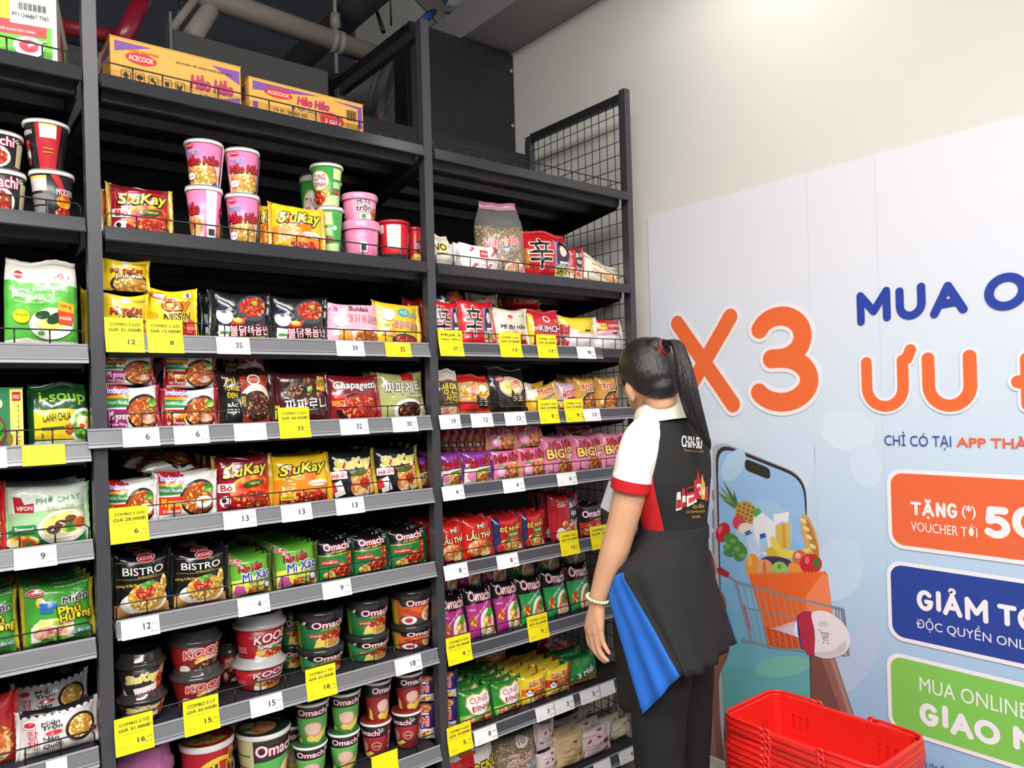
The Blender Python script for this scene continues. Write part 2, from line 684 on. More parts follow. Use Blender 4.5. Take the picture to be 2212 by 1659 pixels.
pipe('fire_pipe', [at(262, 90, .9), at(300, 14, 1.0), at(325, -36, 1.1)], .031, mat('red_pipe_paint', '9c2038', .25, 0, .5), 'glossy dark red fire pipe slanting above the big yellow carton', 'pipe')
pipe('red_rail_pipe', [at(120, 54, .95), at(274, 86, .95)], .026, mat('red_pipe_dull', '93202f', .4), 'thin level red pipe behind the upright post', 'pipe')
for nm, x, y0, lab in (('suspension_rod', 387, 75, 'thin steel rod hanging straight from the ceiling beside the grey conduit'), ('cable_rod', 845, 55, 'thin steel rod hanging from the ceiling over the mesh-sided cabinet')):
    q = at(x, y0, 1.6); pipe(nm, [q, q + Vector((0, 0, 1))], .006, rodm, lab, 'rod')
q = at(828, 68, 1.3); pipe('black_rod', [q, at(803, -10, 1.5)], [.012, .005], mat('black_rubber', '17181d', .5), 'tapered black antenna rod leaning above the mesh-sided cabinet', 'rod')
q, q2 = at(905, 55, 1.15), at(945, 15, 1.3); pipe('blue_pipe', [q, q2, q2 + (q2 - q) * .4], .022, mat('blue_pipe_paint', '32539a', .4), 'short blue pipe slanting behind the tall shelf upright', 'pipe')
q, q2 = at(960, 20, 1.1), at(1042, 30, 1.0); pipe('stub_pipe', [q, q2], .018, mat('stub_grey', '77757a', .5), 'short grey stub pipe with a capped end under the soffit', 'pipe', [(q2 - (q2 - q) * .1, q2, .026)])
# cream cable tray slanting across the corner
q, q2 = at(905, -20, 1.2), at(1010, 95, 1.35)
m = MB()
t = (q2 - q).normalized(); s_ = t.cross(Vector((0, 1, 0))).normalized() * .06; n_ = t.cross(s_).normalized() * .006
q, q2 = q - t * .2, q2 + t * .03
vs = [q - s_ - n_, q + s_ - n_, q + s_ + n_, q - s_ + n_, q2 - s_ - n_, q2 + s_ - n_, q2 + s_ + n_, q2 - s_ + n_]
m.add(vs, [(0, 3, 2, 1), (4, 5, 6, 7), (0, 1, 5, 4), (1, 2, 6, 5), (2, 3, 7, 6), (3, 0, 4, 7)], mat('tray_cream', 'c9c0b2', .6))
tag(m.build('cable_tray'), 'flat cream cable tray slanting down above the black cabinet', 'cable tray')

# ---------------------------------------------------------------- shelving
BW = .93
ZU = [[2.230, 1.880, 1.585, 1.360, 1.136, .910, .660, .40, .12],
      [2.227, 1.867, 1.613, 1.389, 1.165, .938, .672, .373, .10],
      [2.226, 1.866, 1.618, 1.390, 1.167, .920, .655, .378, .10]]
SD = .56            # shelf depth
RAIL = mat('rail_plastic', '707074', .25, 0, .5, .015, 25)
RAIL_DIM = mat('rail_plastic_dim_reflection', '484a50', .3, 0, .45, .015, 25)  # same rail plastic, the right bay's weaker reflections put into a darker colour
RAIL2 = mat('rail_clear_edge', '9a9aa2', .2, 0, .6)
LIP = mat('lip_steel', '3a3a3e', .27, .35, .5, .03, 300)
WIRE = mat('fence_wire', '2a292c', .35, .4)
bays = []
for k in range(3):
    b = empty('shelving_bay', (k * BW - BW + BW / 2, .3, 0))
    tag(b, ['black steel shelving bay cut by the picture edge, leftmost of three', 'wide black steel shelving bay between two uprights, middle of three', 'black steel shelving bay next to the white wall, with a wire grid side'][k], 'shelving', 'supermarket shelving bays')
    bays.append(b)


def wpart(mb, name, bay):
    o = mb.build(name)
    o.parent = bay
    o.matrix_parent_inverse = Matrix.Translation(-bay.location)
    return o


def spart(mb, name, par):
    o = mb.build(name)
    o.parent = par
    return o


for k in range(3):
    x0, x1 = (k - 1) * BW + .033, (k - 1) * BW + BW - .003
    b = bays[k]
    m = MB(); m.box((x0 - .03, .585, .05), (x1 + .03, .60, 2.53), BLK2)
    for z in (.7, 1.05, 1.5, 1.75, 2.1):
        m.box((x0, .575, z), (x1, .585, z + .004), BLK)
    wpart(m, 'back_panel', b)
    for j, zu in enumerate(ZU[k]):
        zt = zu - .010
        m = MB()
        m.box((x0, .004, zt - .012), (x1, SD, zt), BLK2)
        if j < 2:
            m.sweep([(-.002, zu), (.004, zu), (.006, zt - .012), (-.004, zu - .036), (-.013, zu - .036), (-.014, zu - .033)], x0 + .002, x1 - .002, LIP)
        else:
            m.sweep([(.004, zu - .004), (.008, zu - .004), (.008, zt - .028), (-.012, zt - .028)], x0 + .002, x1 - .002, BLK)
        for y, h, d in ((.03, .030, .03), (.17, .022, .05), (.34, .022, .05), (.50, .030, .04)):
            m.sweep([(y, zt - .012), (y + d, zt - .012), (y + d * .8, zt - .012 - h), (y + d * .2, zt - .012 - h)], x0 + .01, x1 - .01, BLK)
        for xe in (x0 + .004, x1 - .007):
            q = [(.04, zt - .012), (SD, zt - .012), (SD, zt - .12), (.05, zt - .05)]
            m.sweep(q, xe, xe + .003, BLK)
        sh = wpart(m, 'shelf', b)
        if j >= 2:
            rx0, rx1 = x0 + .004, x1 - .004
            if k == 1 and j == 3:
                rx0 = x0 - .045
            if k == 2 and j == 2:
                rx1 = x0 + .72
            m = MB()
            m.sweep([(-.004, zu), (-.001, zu), (-.002, zu - .02), (-.006, zu - .03), (-.0105, zu - .043), (-.0155, zu - .043), (-.0145, zu - .038), (-.0060, zu - .006)], rx0, rx1, RAIL if k < 2 else RAIL_DIM)
            m.sweep([(-.0155, zu - .0435), (-.0175, zu - .0425), (-.0160, zu - .037), (-.0140, zu - .037)], rx0, rx1, RAIL2)
            m.sweep([(-.0150, zu - .0335), (-.0145, zu - .0315), (-.0120, zu - .0315), (-.0120, zu - .0335)], rx0, rx1, RAIL2)
            m.sweep([(-.0072, zu + .001), (-.004, zu + .002), (-.002, zu), (-.0068, zu - .003)], rx0, rx1, RAIL2)
            spart(m, 'price_rail', sh)
        if j < 8:
            m = MB()
            zf = zu + .034
            fx0, fx1 = x0 + .008, x1 - .008
            rr = .0019
            m.tube([(fx0, .014, zt - .004), (fx0, .012, zf - .008), (fx0 + .008, .012, zf), (fx1 - .008, .012, zf), (fx1, .012, zf - .008), (fx1, .014, zt - .004)], rr, WIRE, 6)
            n = 13
            for i in range(1, n):
                x = fx0 + (fx1 - fx0) * i / n
                m.tube([(x, .015, zt - .004), (x, .0135, zf - .001)], rr * .9, WIRE, 5)
            spart(m, 'wire_fence', sh)
POSTM = mat('post_steel', '47474c', .36, .25, .5, .05, 380)


def post(x, y, h, bay):
    m = MB()
    m.box((x, y, 0), (x + .03, y + .03, h), POSTM)
    m.box((x + .0005, y + .0305, .02), (x + .029, y + .0335, h - .02), BLK)
    return wpart(m, 'upright_post', bay)


for x, bay, h in ((0, bays[1], 3.05), (BW, bays[1], 2.626), (2 * BW, bays[2], 2.632), (-BW, bays[0], 2.63)):
    post(x, .0, h, bay)
    post(x, .57, h - .02, bay)
    m = MB(); m.box((x + .003, .03, h - .045), (x + .027, .57, h - .012), BLK); wpart(m, 'top_bar', bay)
# wire grid on the open side next to the wall
m = MB()
gx = 2 * BW + .014
for i in range(1, 13):
    y = .03 + .54 * i / 13
    m.tube([(gx, y, .12), (gx, y, 2.6)], .0017, WIRE, 5)
for i in range(0, 46):
    z = .14 + .0535 * i
    m.tube([(gx + .003, .03, z), (gx + .003, .57, z)], .0017, WIRE, 5)
wpart(m, 'side_grid', bays[2])
m = MB(); m.box((BW + .031, .58, 2.36), (BW + .06, .605, 2.50), BLK); wpart(m, 'bracket', bays[2])

# ---------------------------------------------------------------- wall poster
PX = WX - .004
PB = .02            # bottom edge
PT = 2.160


def W(px, py):
    p = atx(px, py, PX)
    return (-p.y, p.z)


pm = MB()
# printed background runs from pale lilac at the top to light blue below
bgm = bpy.data.materials.new('poster_print')
bgm.use_nodes = True
nt = bgm.node_tree
bs = nt.nodes['Principled BSDF']
bs.inputs['Roughness'].default_value = .5
bs.inputs['Specular IOR Level'].default_value = .3
tc = nt.nodes.new('ShaderNodeTexCoord'); sx = nt.nodes.new('ShaderNodeSeparateXYZ'); mr = nt.nodes.new('ShaderNodeMapRange'); rp = nt.nodes.new('ShaderNodeValToRGB')
mr.inputs['From Min'].default_value = PB; mr.inputs['From Max'].default_value = PT
nt.links.new(tc.outputs['Object'], sx.inputs[0]); nt.links.new(sx.outputs['Z'], mr.inputs[0]); nt.links.new(mr.outputs[0], rp.inputs[0]); nt.links.new(rp.outputs[0], bs.inputs['Base Color'])
for i, (ps, c) in enumerate(((0, '8db4de'), (.35, 'b5d3ee'), (.6, 'd3e2f2'), (.85, 'e6e8f2'), (1, 'eceaf2'))):
    if i > 1:
        rp.color_ramp.elements.new(ps)
    e = rp.color_ramp.elements[i if i < 2 else i]
    e.position = ps
    e.color = (*lin(c), 1)
U0, U1 = -.048, 4.0
pm.box((PX + .0005, -U1, PB), (WX - .0002, -U0, PT), mat('poster_foam', 'e8e8ee', .6))
psh = Sheet([U0, U1], [PB, PT], lambda u, v: (PX, -u, v), .000012)
psh.base(pm, bgm)
LAY = [0]


def pshape(c, pts, px=True):
    q = [W(*p) for p in pts] if px else pts
    ar = sum(q[k][0] * q[(k + 1) % len(q)][1] - q[(k + 1) % len(q)][0] * q[k][1] for k in range(len(q)))
    if ar < 0:
        q = q[::-1]
    tr = tessellate_polygon([[Vector((x, y, 0)) for x, y in q]])
    psh.lay(pm, [[q[k] for k in t] for t in tr], ink(c) if isinstance(c, str) and c not in _mats else (_mats[c] if isinstance(c, str) else c), LAY[0])
    LAY[0] += 1


def rnd(pts, r):
    """corners of a pixel outline rounded off"""
    out = []
    n = len(pts)
    for k in range(n):
        p, a, b = Vector(pts[k]), Vector(pts[k - 1]), Vector(pts[(k + 1) % n])
        rr = min(r, (a - p).length * .45, (b - p).length * .45)
        s, e = p + (a - p).normalized() * rr, p + (b - p).normalized() * rr
        for i in range(7):
            t = i / 6
            out.append(tuple(s * (1 - t) ** 2 + p * 2 * t * (1 - t) + e * t * t))
    return out


def pell(c, cx, cy, rx, ry, rot=0, n=28):
    ca, sa = math.cos(rot), math.sin(rot)
    pshape(c, [(cx + rx * math.cos(q) * ca - ry * math.sin(q) * sa, cy + rx * math.cos(q) * sa + ry * math.sin(q) * ca) for q in [2 * PI * k / n for k in range(n)]])


def pline(c, pts, wd):
    for k in range(len(pts) - 1):
        (x0, y0), (x1, y1) = pts[k], pts[k + 1]
        L = math.hypot(x1 - x0, y1 - y0)
        nx, ny = -(y1 - y0) / L * wd / 2, (x1 - x0) / L * wd / 2
        pshape(c, [(x0 + nx, y0 + ny), (x1 + nx, y1 + ny), (x1 - nx, y1 - ny), (x0 - nx, y0 - ny)])


def ptext(s, c, bl, br, tl, bold=.02, out=None, ow=.05, rise=0):
    """lettering on the sheet: bottom-left, bottom-right and top-left pixels of its box"""
    (u0, v0), (u1, v1), (_, v2) = W(*bl), W(*br), W(*tl)
    a, b = text_mesh(s, bold, 0), None
    for cc, bb in (((out, bold + ow), (c, bold)) if out else ((c, bold),)):
        x0, x1 = min(v[0] for v in a[0]), max(v[0] for v in a[0])
        y0, y1 = min(v[1] for v in a[0]), max(v[1] for v in a[0])
        vs, fs = text_mesh(s, bb, 0)
        q = [(u0 + (x - x0) / (x1 - x0) * (u1 - u0), v0 + (y - y0) / (y1 - y0) * (v2 - v0) + rise * (x - x0) / (x1 - x0)) for x, y in vs]
        for g in range(4):
            psh.lay(pm, [[q[k] for k in f] for f, n in zip(fs, _isl[(s, bb, 0)]) if n == g], ink(cc), LAY[0] + g * .5)
        LAY[0] += 2


def prr(c, u0, v0, u1, v1, r):
    pshape(c, RR(c, u0, v0, u1, v1, r, 1, 12)[2], False)


def mix(a, b, t):
    ai = [int(a[i:i + 2], 16) for i in (0, 2, 4)]
    bi = [int(b[i:i + 2], 16) for i in (0, 2, 4)]
    return ''.join('%02x' % round(x + (y - x) * t) for x, y in zip(ai, bi))


# pale drops of colour in the background
for cx, cy, rx, ry, ro, c in ((1700, 1000, 60, 90, .2, 'cfe2f4'), (1810, 1230, 55, 70, .3, 'c4dcf2'), (1830, 930, 60, 45, .2, 'd9e8f6'), (1850, 1420, 40, 85, .5, 'b9cdec'), (1870, 1005, 34, 50, -.2, 'd3e4f5'), (1560, 930, 46, 26, 0, 'dbe7f4')):
    pell(c, cx, cy, rx, ry, ro)
# hand behind the phone
pshape('7d5048', [(1745, 1400), (1800, 1410), (1850, 1560), (1752, 1560)])
pshape('98655c', [(1772, 1415), (1800, 1415), (1846, 1560), (1824, 1560)]); pshape('b08478', [(1790, 1415), (1800, 1415), (1848, 1560), (1838, 1560)])
# phone: silver side, black bezel, screen
pshape('b9b4be', rnd([(1539, 960), (1570, 958), (1740, 1028), (1757, 1640), (1560, 1640), (1545, 1500)], 40))
pshape('3a3438', rnd([(1545, 952), (1741, 1030), (1757, 1660), (1566, 1660)], 46))
sc0 = [(1550, 1005), (1560, 974), (1575, 970), (1716, 1028), (1735, 1056), (1740, 1100)]
N = 9
for k in range(N):
    t0, t1 = k / N, (k + 1) / N
    lx = lambda t: 1551 + 12 * t
    rx_ = lambda t: 1740 + 12 * t
    ly = lambda t: 1005 + 560 * t
    ry_ = lambda t: 1072 + 480 * t
    c = mix(mix('9cc4ee', '7fb6e6', min(1, t0 * 2)), '5fae9c', max(0, t0 * 1.6 - .6))
    if k == 0:
        pshape(c, rnd([(1551, 962), (1735, 1035), (rx_(t1), ry_(t1) + 2), (lx(t1), ly(t1) + 2)], 40)); pshape(c, [(1551, 1020), (1738, 1084), (rx_(t1), ry_(t1)), (lx(t1), ly(t1))])
    else:
        pshape(c, [(lx(t0), ly(t0)), (rx_(t0), ry_(t0)), (rx_(t1), ry_(t1)), (lx(t1), ly(t1))])
pshape('5aa896', [(1563, 1560), (1752, 1548), (1754, 1640), (1578, 1640)])
pell('b6d6f2', 1585, 1005, 22, 38, .5)
pell('a6cdee', 1650, 1150, 62, 70, 0)
pell('7cc0b0', 1690, 1440, 60, 22, -.1)
pshape('39332f', rnd([(1609, 990), (1664, 1012), (1664, 1037), (1609, 1015)], 14))
for y0, y1 in ((1058, 1080), (1100, 1140), (1150, 1195)):
    pshape('8f8a94', [(1538, y0), (1543, y0 + 2), (1544, y1 + 2), (1539, y1)])
# fingers curled round the edge of the phone
for c, cx, cy, rx, ry, ro in (('7a5048', 1524, 1238, 22, 60, -.05), ('946860', 1521, 1232, 15, 50, -.05), ('8a5e54', 1546, 1322, 24, 50, .05), ('a87c70', 1543, 1316, 16, 40, .05), ('b48c80', 1541, 1306, 8, 22, .05)):
    pell(c, cx, cy, rx, ry, ro)
pshape('8a5c50', rnd([(1496, 1440), (1530, 1392), (1578, 1372), (1576, 1412), (1552, 1460), (1556, 1560), (1568, 1660), (1540, 1660), (1506, 1540)], 26))
pshape('a4786c', rnd([(1504, 1446), (1536, 1404), (1568, 1384), (1566, 1406), (1540, 1452), (1538, 1540), (1550, 1640), (1536, 1630), (1514, 1540)], 22))
pell('b89084', 1558, 1396, 15, 10, -.6)
pell('b89084', 1518, 1480, 7, 36, -.1)
# groceries
pell('c09c52', 1612, 1108, 23, 27, -.5)
for i in range(5):
    for j in range(5):
        x, y = 1600 + 9 * i - 2 * j, 1085 + 9 * j + 4 * i
        if (x - 1612) ** 2 / 23 ** 2 + (y - 1108) ** 2 / 27 ** 2 < .95:
            pell('8a6a30', x, y, 3.2, 3.2, 0, 8)
for i, (x, y) in enumerate(((1546, 1058), (1551, 1044), (1562, 1038), (1574, 1048), (1553, 1070), (1585, 1058), (1560, 1080), (1592, 1068))):
    bx, by = 1592, 1094
    pshape(('5c7a48', '7c9a5c', '4c6a40')[i % 3], [(x, y), (bx - 3 + (i % 3) * 3, by - 6), (bx - 8 + (i % 4) * 2, by + 4)])
pshape('eceef4', [(1630, 1112), (1642, 1104), (1652, 1112), (1676, 1130), (1674, 1190), (1650, 1200), (1630, 1160), (1626, 1130)])
pshape('4fae4a', [(1625, 1104), (1638, 1096), (1646, 1106), (1632, 1118)])
pshape('f4f2f4', [(1670, 1112), (1705, 1105), (1702, 1130), (1690, 1126), (1675, 1135)])
pshape('e2bc58', [(1676, 1135), (1706, 1128), (1708, 1182), (1680, 1186)])
pshape('d0a23c', [(1690, 1132), (1696, 1131), (1698, 1183), (1692, 1184)])
pell('d8a860', 1750, 1160, 15, 52, -.28)
pell('b88040', 1755, 1165, 7, 46, -.28)
for x, y in ((1736, 1125), (1742, 1142), (1748, 1160), (1756, 1180)):
    pell('f0d8a8', x, y, 8, 4, .6)
pell('c03038', 1562, 1150, 15, 22, .3)
pell('e07078', 1556, 1144, 4, 9, .3)
pell('d84858', 1596, 1128, 13, 16)
pell('ece0d4', 1611, 1142, 16, 13)
for x, y, rx, ry in ((1580, 1165, 17, 12), (1590, 1180, 20, 14), (1600, 1195, 14, 18), (1574, 1196, 12, 6), (1576, 1184, 14, 8)):
    pell('4c8a44', x, y, rx, ry, .4)
for x, y in ((1584, 1168), (1592, 1186), (1572, 1180), (1604, 1200)):
    pell('74a85c', x, y, 7, 5)
pshape('c8d8f0', [(1612, 1156), (1624, 1150), (1648, 1196), (1636, 1208), (1620, 1200)])
pshape('3f6fc0', [(1608, 1150), (1620, 1144), (1625, 1152), (1613, 1158)])
pshape('a8d0ee', [(1640, 1164), (1656, 1160), (1662, 1190), (1644, 1194)])
pshape('2f62b4', [(1641, 1154), (1653, 1151), (1656, 1160), (1643, 1164)])
pshape('ecd45c', [(1664, 1160), (1672, 1158), (1690, 1186), (1722, 1190), (1750, 1182), (1752, 1190), (1728, 1206), (1690, 1206), (1668, 1190)])
pshape('d8b83c', [(1654, 1186), (1668, 1180), (1690, 1206), (1715, 1212), (1690, 1218), (1662, 1208)])
pell('4a3a58', 1678, 1214, 34, 12, .12)
pell('e89838', 1626, 1222, 15, 26)
pell('f0b860', 1620, 1212, 5, 12)
pell('e8a070', 1652, 1228, 18, 20)
pell('d07848', 1652, 1228, 4, 18)
pell('98c868', 1684, 1228, 17, 15)
pell('6c9c48', 1684, 1224, 5, 5)
pell('ec9840', 1720, 1226, 18, 14)
pell('d86858', 1728, 1204, 16, 16)
pell('f0c0a0', 1724, 1200, 6, 6)
pell('cc2c38', 1752, 1218, 24, 22)
pell('388038', 1764, 1216, 6, 12)
pell('e87078', 1744, 1210, 5, 8)
# paper bag with a toothed edge
top = [(1618, 1242)]
for k in range(22):
    top.append((1618 + (1785 - 1618) * (k + .5) / 22, 1236 - 4 * (k + .5) / 22))
    top.append((1618 + (1785 - 1618) * (k + 1) / 22, 1243 - 6 * (k + 1) / 22))
pshape('ee6a30', top + [(1788, 1240), (1799, 1320), (1800, 1400), (1660, 1400), (1642, 1320)])
pshape('f4895a', [(1740, 1290), (1775, 1240), (1789, 1242), (1800, 1330), (1745, 1330)])
pshape('d6501c', [(1650, 1352), (1800, 1385), (1800, 1400), (1660, 1400)])
# cart
pshape('b02c34', [(1548, 1228), (1556, 1224), (1577, 1238), (1572, 1248), (1552, 1238)])
for pts, wd in (([(1574, 1244), (1590, 1256), (1700, 1288), (1822, 1316)], 5), ([(1590, 1256), (1624, 1384)], 5), ([(1600, 1310), (1720, 1336), (1826, 1350)], 3), ([(1612, 1384), (1680, 1400), (1760, 1408), (1830, 1416)], 4), ([(1822, 1316), (1834, 1416)], 5), ([(1602, 1380), (1620, 1388)], 7)):
    pline('8a8e98', pts, wd)
for k in range(15):
    t = (k + 1) / 16
    pline('9a9ea6', [(1592 + 228 * t, 1257 + 58 * t), (1622 + 210 * t, 1386 + 30 * t)], 1.6)
for k in range(4):
    pline('6c7078', [(1806 + 6 * k, 1312 + 2 * k), (1812 + 6 * k, 1412)], 2)
pline('d04858', [(1608, 1306), (1622, 1362)], 3)
# scanner with a glowing tail
for k in range(8):
    t = k / 8
    pshape(mix('dfe4f4', 'f4a0c0', abs(t - .5) * 1.2), [(1730, 1338 + 40 * t), (1660 + 60 * abs(t - .5), 1350 + 14 * t), (1730, 1343 + 40 * t)])
pell('f2f4fc', 1728, 1360, 12, 18)
pshape('3b3f8c', [(1722, 1330), (1732, 1322), (1740, 1400), (1732, 1402), (1724, 1370)])
pshape('b8304c', [(1724, 1328), (1735, 1320), (1752, 1320), (1760, 1360), (1760, 1416), (1745, 1414), (1732, 1396)])
pshape('ece8ea', rnd([(1750, 1320), (1786, 1318), (1826, 1346), (1840, 1384), (1828, 1412), (1790, 1424), (1759, 1417), (1763, 1370)], 30))
pshape('d4ced4', rnd([(1833, 1378), (1826, 1410), (1790, 1422), (1760, 1417), (1761, 1409), (1800, 1406)], 14))
for pts in ([(1768, 1360), (1774, 1362), (1780, 1382), (1790, 1383)], [(1775, 1366), (1791, 1368), (1789, 1378), (1779, 1377)], [(1780, 1366), (1783, 1378)], [(1786, 1367), (1786, 1378)]):
    pline('8e8890', pts, 1.8)
pell('8e8890', 1780, 1388, 2, 2, 0, 8); pell('8e8890', 1789, 1389, 2, 2, 0, 8)
for r in (4, 8, 12):
    pline('b2acb4', [(1779 - r, 1356 - r * .5), (1779 - r * .5, 1353 - r * .8), (1779 + r * .5, 1353 - r * .75), (1779 + r, 1357 - r * .45)], 1.4)
# headlines in thick round-ended strokes
def arc(cx, cy, rx, ry, a0, a1, n=26):
    return [(cx + rx * math.cos(math.radians(a0 + (a1 - a0) * k / n)), cy + ry * math.sin(math.radians(a0 + (a1 - a0) * k / n))) for k in range(n + 1)]


_U = [(0, 1), (0, .42)] + arc(.5, .42, .5, .42, 180, 360)[1:] + [(1, 1)]
_A = [[(0, 0), (.5, 1), (1, 0)], [(.2, .33), (.8, .33)]]
_O = [arc(.5, .5, .5, .5, 0, 360, 30)]
STROKE = {'X': [[(0, 1), (1, 0)], [(0, 0), (1, 1)]],
          '3': [arc(.44, .755, .46, .245, 152, -90), [(.26, .51), (.46, .51)], arc(.45, .255, .55, .255, 90, -148)],
          'M': [[(0, 0), (0, 1), (.5, .32), (1, 1), (1, 0)]], 'U': [_U], 'A': _A, 'O': _O, '0': _O,
          'Ư': [_U, [(1, 1), (1.12, 1.03), (1.22, 1.22)]],
          'Đ': [[(.12, 0), (.12, 1), (.45, 1)] + arc(.45, .5, .55, .5, 90, -90) + [(.12, 0)], [(-.1, .5), (.5, .5)]],
          '5': [[(.92, 1), (.18, 1), (.1, .56), (.3, .62)] + arc(.46, .31, .54, .31, 100, -110) + [(.02, .1)]],
          'G': [arc(.5, .5, .5, .5, 45, 325, 24) + [(.98, .44), (.62, .44)]], 'I': [[(.5, 0), (.5, 1)]],
          'T': [[(0, 1), (1, 1)], [(.5, 1), (.5, 0)]], 'N': [[(0, 0), (0, 1), (1, 0), (1, 1)]],
          'Ả': _A + [arc(.5, 1.27, .1, .07, 150, -60, 8) + [(.5, 1.17)]], 'Ặ': _A + [arc(.5, 1.34, .2, .17, 200, 340, 8), [(.5, -.24), (.501, -.24)]],
          'Ớ': _O + [[(.85, .85), (1.05, 1.0), (1.08, 1.15)], [(.5, 1.18), (.66, 1.36)]], 'Ộ': _O}


def corners(strokes, kx, ky):
    out = []
    for st in strokes:
        cur = [st[0]]
        for k in range(1, len(st)):
            cur.append(st[k])
            if k < len(st) - 1:
                d0 = Vector(((st[k][0] - st[k - 1][0]) * kx, (st[k][1] - st[k - 1][1]) * ky)).normalized()
                d1 = Vector(((st[k + 1][0] - st[k][0]) * kx, (st[k + 1][1] - st[k][1]) * ky)).normalized()
                if d0.dot(d1) < .8:
                    out.append(cur)
                    cur = [st[k]]
        out.append(cur)
    return out


def pstroke(ch, c, bl, br, tl, sw, out=None, ow=0, slope=0):
    """one letter of centre-line strokes of width sw (metres) filling the box given by three pixels"""
    (u0, v0), (u1, v1), (_, v2) = W(*bl), W(*br), W(*tl)
    h = sw / 2
    for cc, hw in (((out, h + ow), (c, h)) if out else ((c, h),)):
        mm = ink(cc)
        for st in corners(STROKE[ch], u1 - u0 - sw, v2 - v0 - sw):
            q = [Vector((u0 + h + (u1 - u0 - sw) * x, v0 + h + (v2 - v0 - sw) * y + slope * x)) for x, y in st]
            shut = (q[0] - q[-1]).length < 1e-4 and len(q) > 8
            ds = [(q[k + 1] - q[k]).normalized() for k in range(len(q) - 1)]
            L, Rr, disc = [], [], []
            polys = []
            for k in range(len(q)):
                d0 = ds[k - 1] if k else (ds[-1] if shut else ds[0])
                d1 = ds[k] if k < len(ds) else (ds[0] if shut else ds[-1])
                if d0.dot(d1) < .55:
                    disc.append(q[k])
                    L.append(None); Rr.append(None)
                    continue
                mi_ = (d0 + d1).normalized()
                nn = Vector((-mi_.y, mi_.x)) * hw / max(.6, mi_.dot(d1))
                L.append(q[k] + nn); Rr.append(q[k] - nn)
            for k in range(len(ds)):
                nn = Vector((-ds[k].y, ds[k].x)) * hw
                a0, a1 = (L[k], Rr[k]) if L[k] is not None else (q[k] + nn, q[k] - nn)
                b0_, b1_ = (L[k + 1], Rr[k + 1]) if L[k + 1] is not None else (q[k + 1] + nn, q[k + 1] - nn)
                polys.append([tuple(a1), tuple(b1_), tuple(b0_), tuple(a0)])
            if not shut:
                for p, d in ((q[0], -ds[0]), (q[-1], ds[-1])):
                    a0 = math.atan2(d.y, d.x)
                    polys.append([(p.x + hw * math.cos(a0 - PI / 2 + PI * i / 12), p.y + hw * math.sin(a0 - PI / 2 + PI * i / 12)) for i in range(13)])
            psh.lay(pm, polys, mm, LAY[0])
            LAY[0] += 1
            for p in disc:
                psh.lay(pm, [[(p.x + hw * math.cos(2 * PI * i / 24), p.y + hw * math.sin(2 * PI * i / 24)) for i in range(24)]], mm, LAY[0])
                LAY[0] += 1


pstroke('X', 'f0703c', (1456, 892), (1600, 892), (1456, 683), .062, 'f2edf2', .014)
pstroke('3', 'f0703c', (1626, 890), (1771, 890), (1626, 670), .066, 'f2edf2', .014)
for ch, x0, x1, yb, yt in (('M', 1853, 1926, 704, 632), ('U', 1937, 2002, 695, 622), ('A', 2010, 2092, 688, 616), ('O', 2128, 2224, 677, 598)):
    pstroke(ch, '2f45a4', (x0, yb), (x1, yb), (x0, yt), .024, slope=.006)
pstroke('Ư', 'f0703c', (1864, 890), (1966, 890), (1864, 772), .034, 'f2edf2', .008)
pstroke('U', 'f0703c', (1995, 890), (2114, 890), (1995, 762), .036, 'f2edf2', .008)
pstroke('Đ', 'f0703c', (2196, 888), (2330, 888), (2196, 762), .036, 'f2edf2', .008)
ptext('CHỈ CÓ TẠI', '34489c', (1912, 968), (2056, 970), (1912, 932), .0)
ptext('APP THÀ', 'ec6a48', (2067, 965), (2222, 968), (2067, 940), .02)
cards = (('ef6d42', 1180, 1018, 0), ('2d469c', 1378, 1215, 1), ('86cd5c', 1575, 1412, 2))
for c, yb, ytp, _ in cards:
    u0, v1 = W(1924, ytp); _, v0 = W(1938, yb)
    prr('f4f0f6', u0 - .012, v0 - .006, 3.0, v1 + .008, .045)
    prr(c, u0, v0 + .006, 2.99, v1 - .004, .036)
for ch, x0, x1, yb, yt in (('T', 1968, 1992, 1112, 1083), ('Ặ', 1993, 2019, 1114, 1084), ('N', 2023, 2044, 1116, 1085), ('G', 2047, 2070, 1118, 1086)):
    pstroke(ch, 'f6f2f6', (x0, yb), (x1, yb), (x0, yt), .0085)
ptext('(*)', 'f6f2f6', (2079, 1120), (2109, 1122), (2079, 1090), .015)
ptext('VOUCHER TỚI', 'f6f2f6', (1969, 1146), (2112, 1151), (1969, 1119), .0)
for ch, x0, x1 in (('5', 2127, 2184), ('0', 2188, 2256)):
    pstroke(ch, 'f6f2f6', (x0, 1160), (x1, 1160), (x0, 1092), .021)
for ch, x0, x1, yb, yt in (('G', 1982, 2018, 1316, 1272), ('I', 2024, 2034, 1320, 1276), ('Ả', 2038, 2080, 1327, 1280), ('M', 2086, 2136, 1338, 1288), ('T', 2156, 2198, 1348, 1303), ('Ớ', 2200, 2250, 1360, 1310)):
    pstroke(ch, 'f6f2f6', (x0, yb), (x1, yb), (x0, yt), .0135)
ptext('ĐỘC QUYỀN ONL', 'f6f2f6', (1981, 1360), (2216, 1394), (1981, 1326), .0)
ptext('MUA ONLINE', 'f6f2f6', (1988, 1492), (2222, 1548), (1988, 1461), .0)
for ch, x0, x1, yb, yt in (('G', 1988, 2030, 1562, 1514), ('I', 2037, 2050, 1570, 1522), ('A', 2054, 2104, 1584, 1534), ('O', 2106, 2162, 1598, 1548), ('N', 2190, 2242, 1616, 1566)):
    pstroke(ch, 'f6f2f6', (x0, yb), (x1, yb), (x0, yt), .0165)
ptext('g cho đ', '34489c', (1999, 1660), (2040, 1668), (1999, 1640), .0)
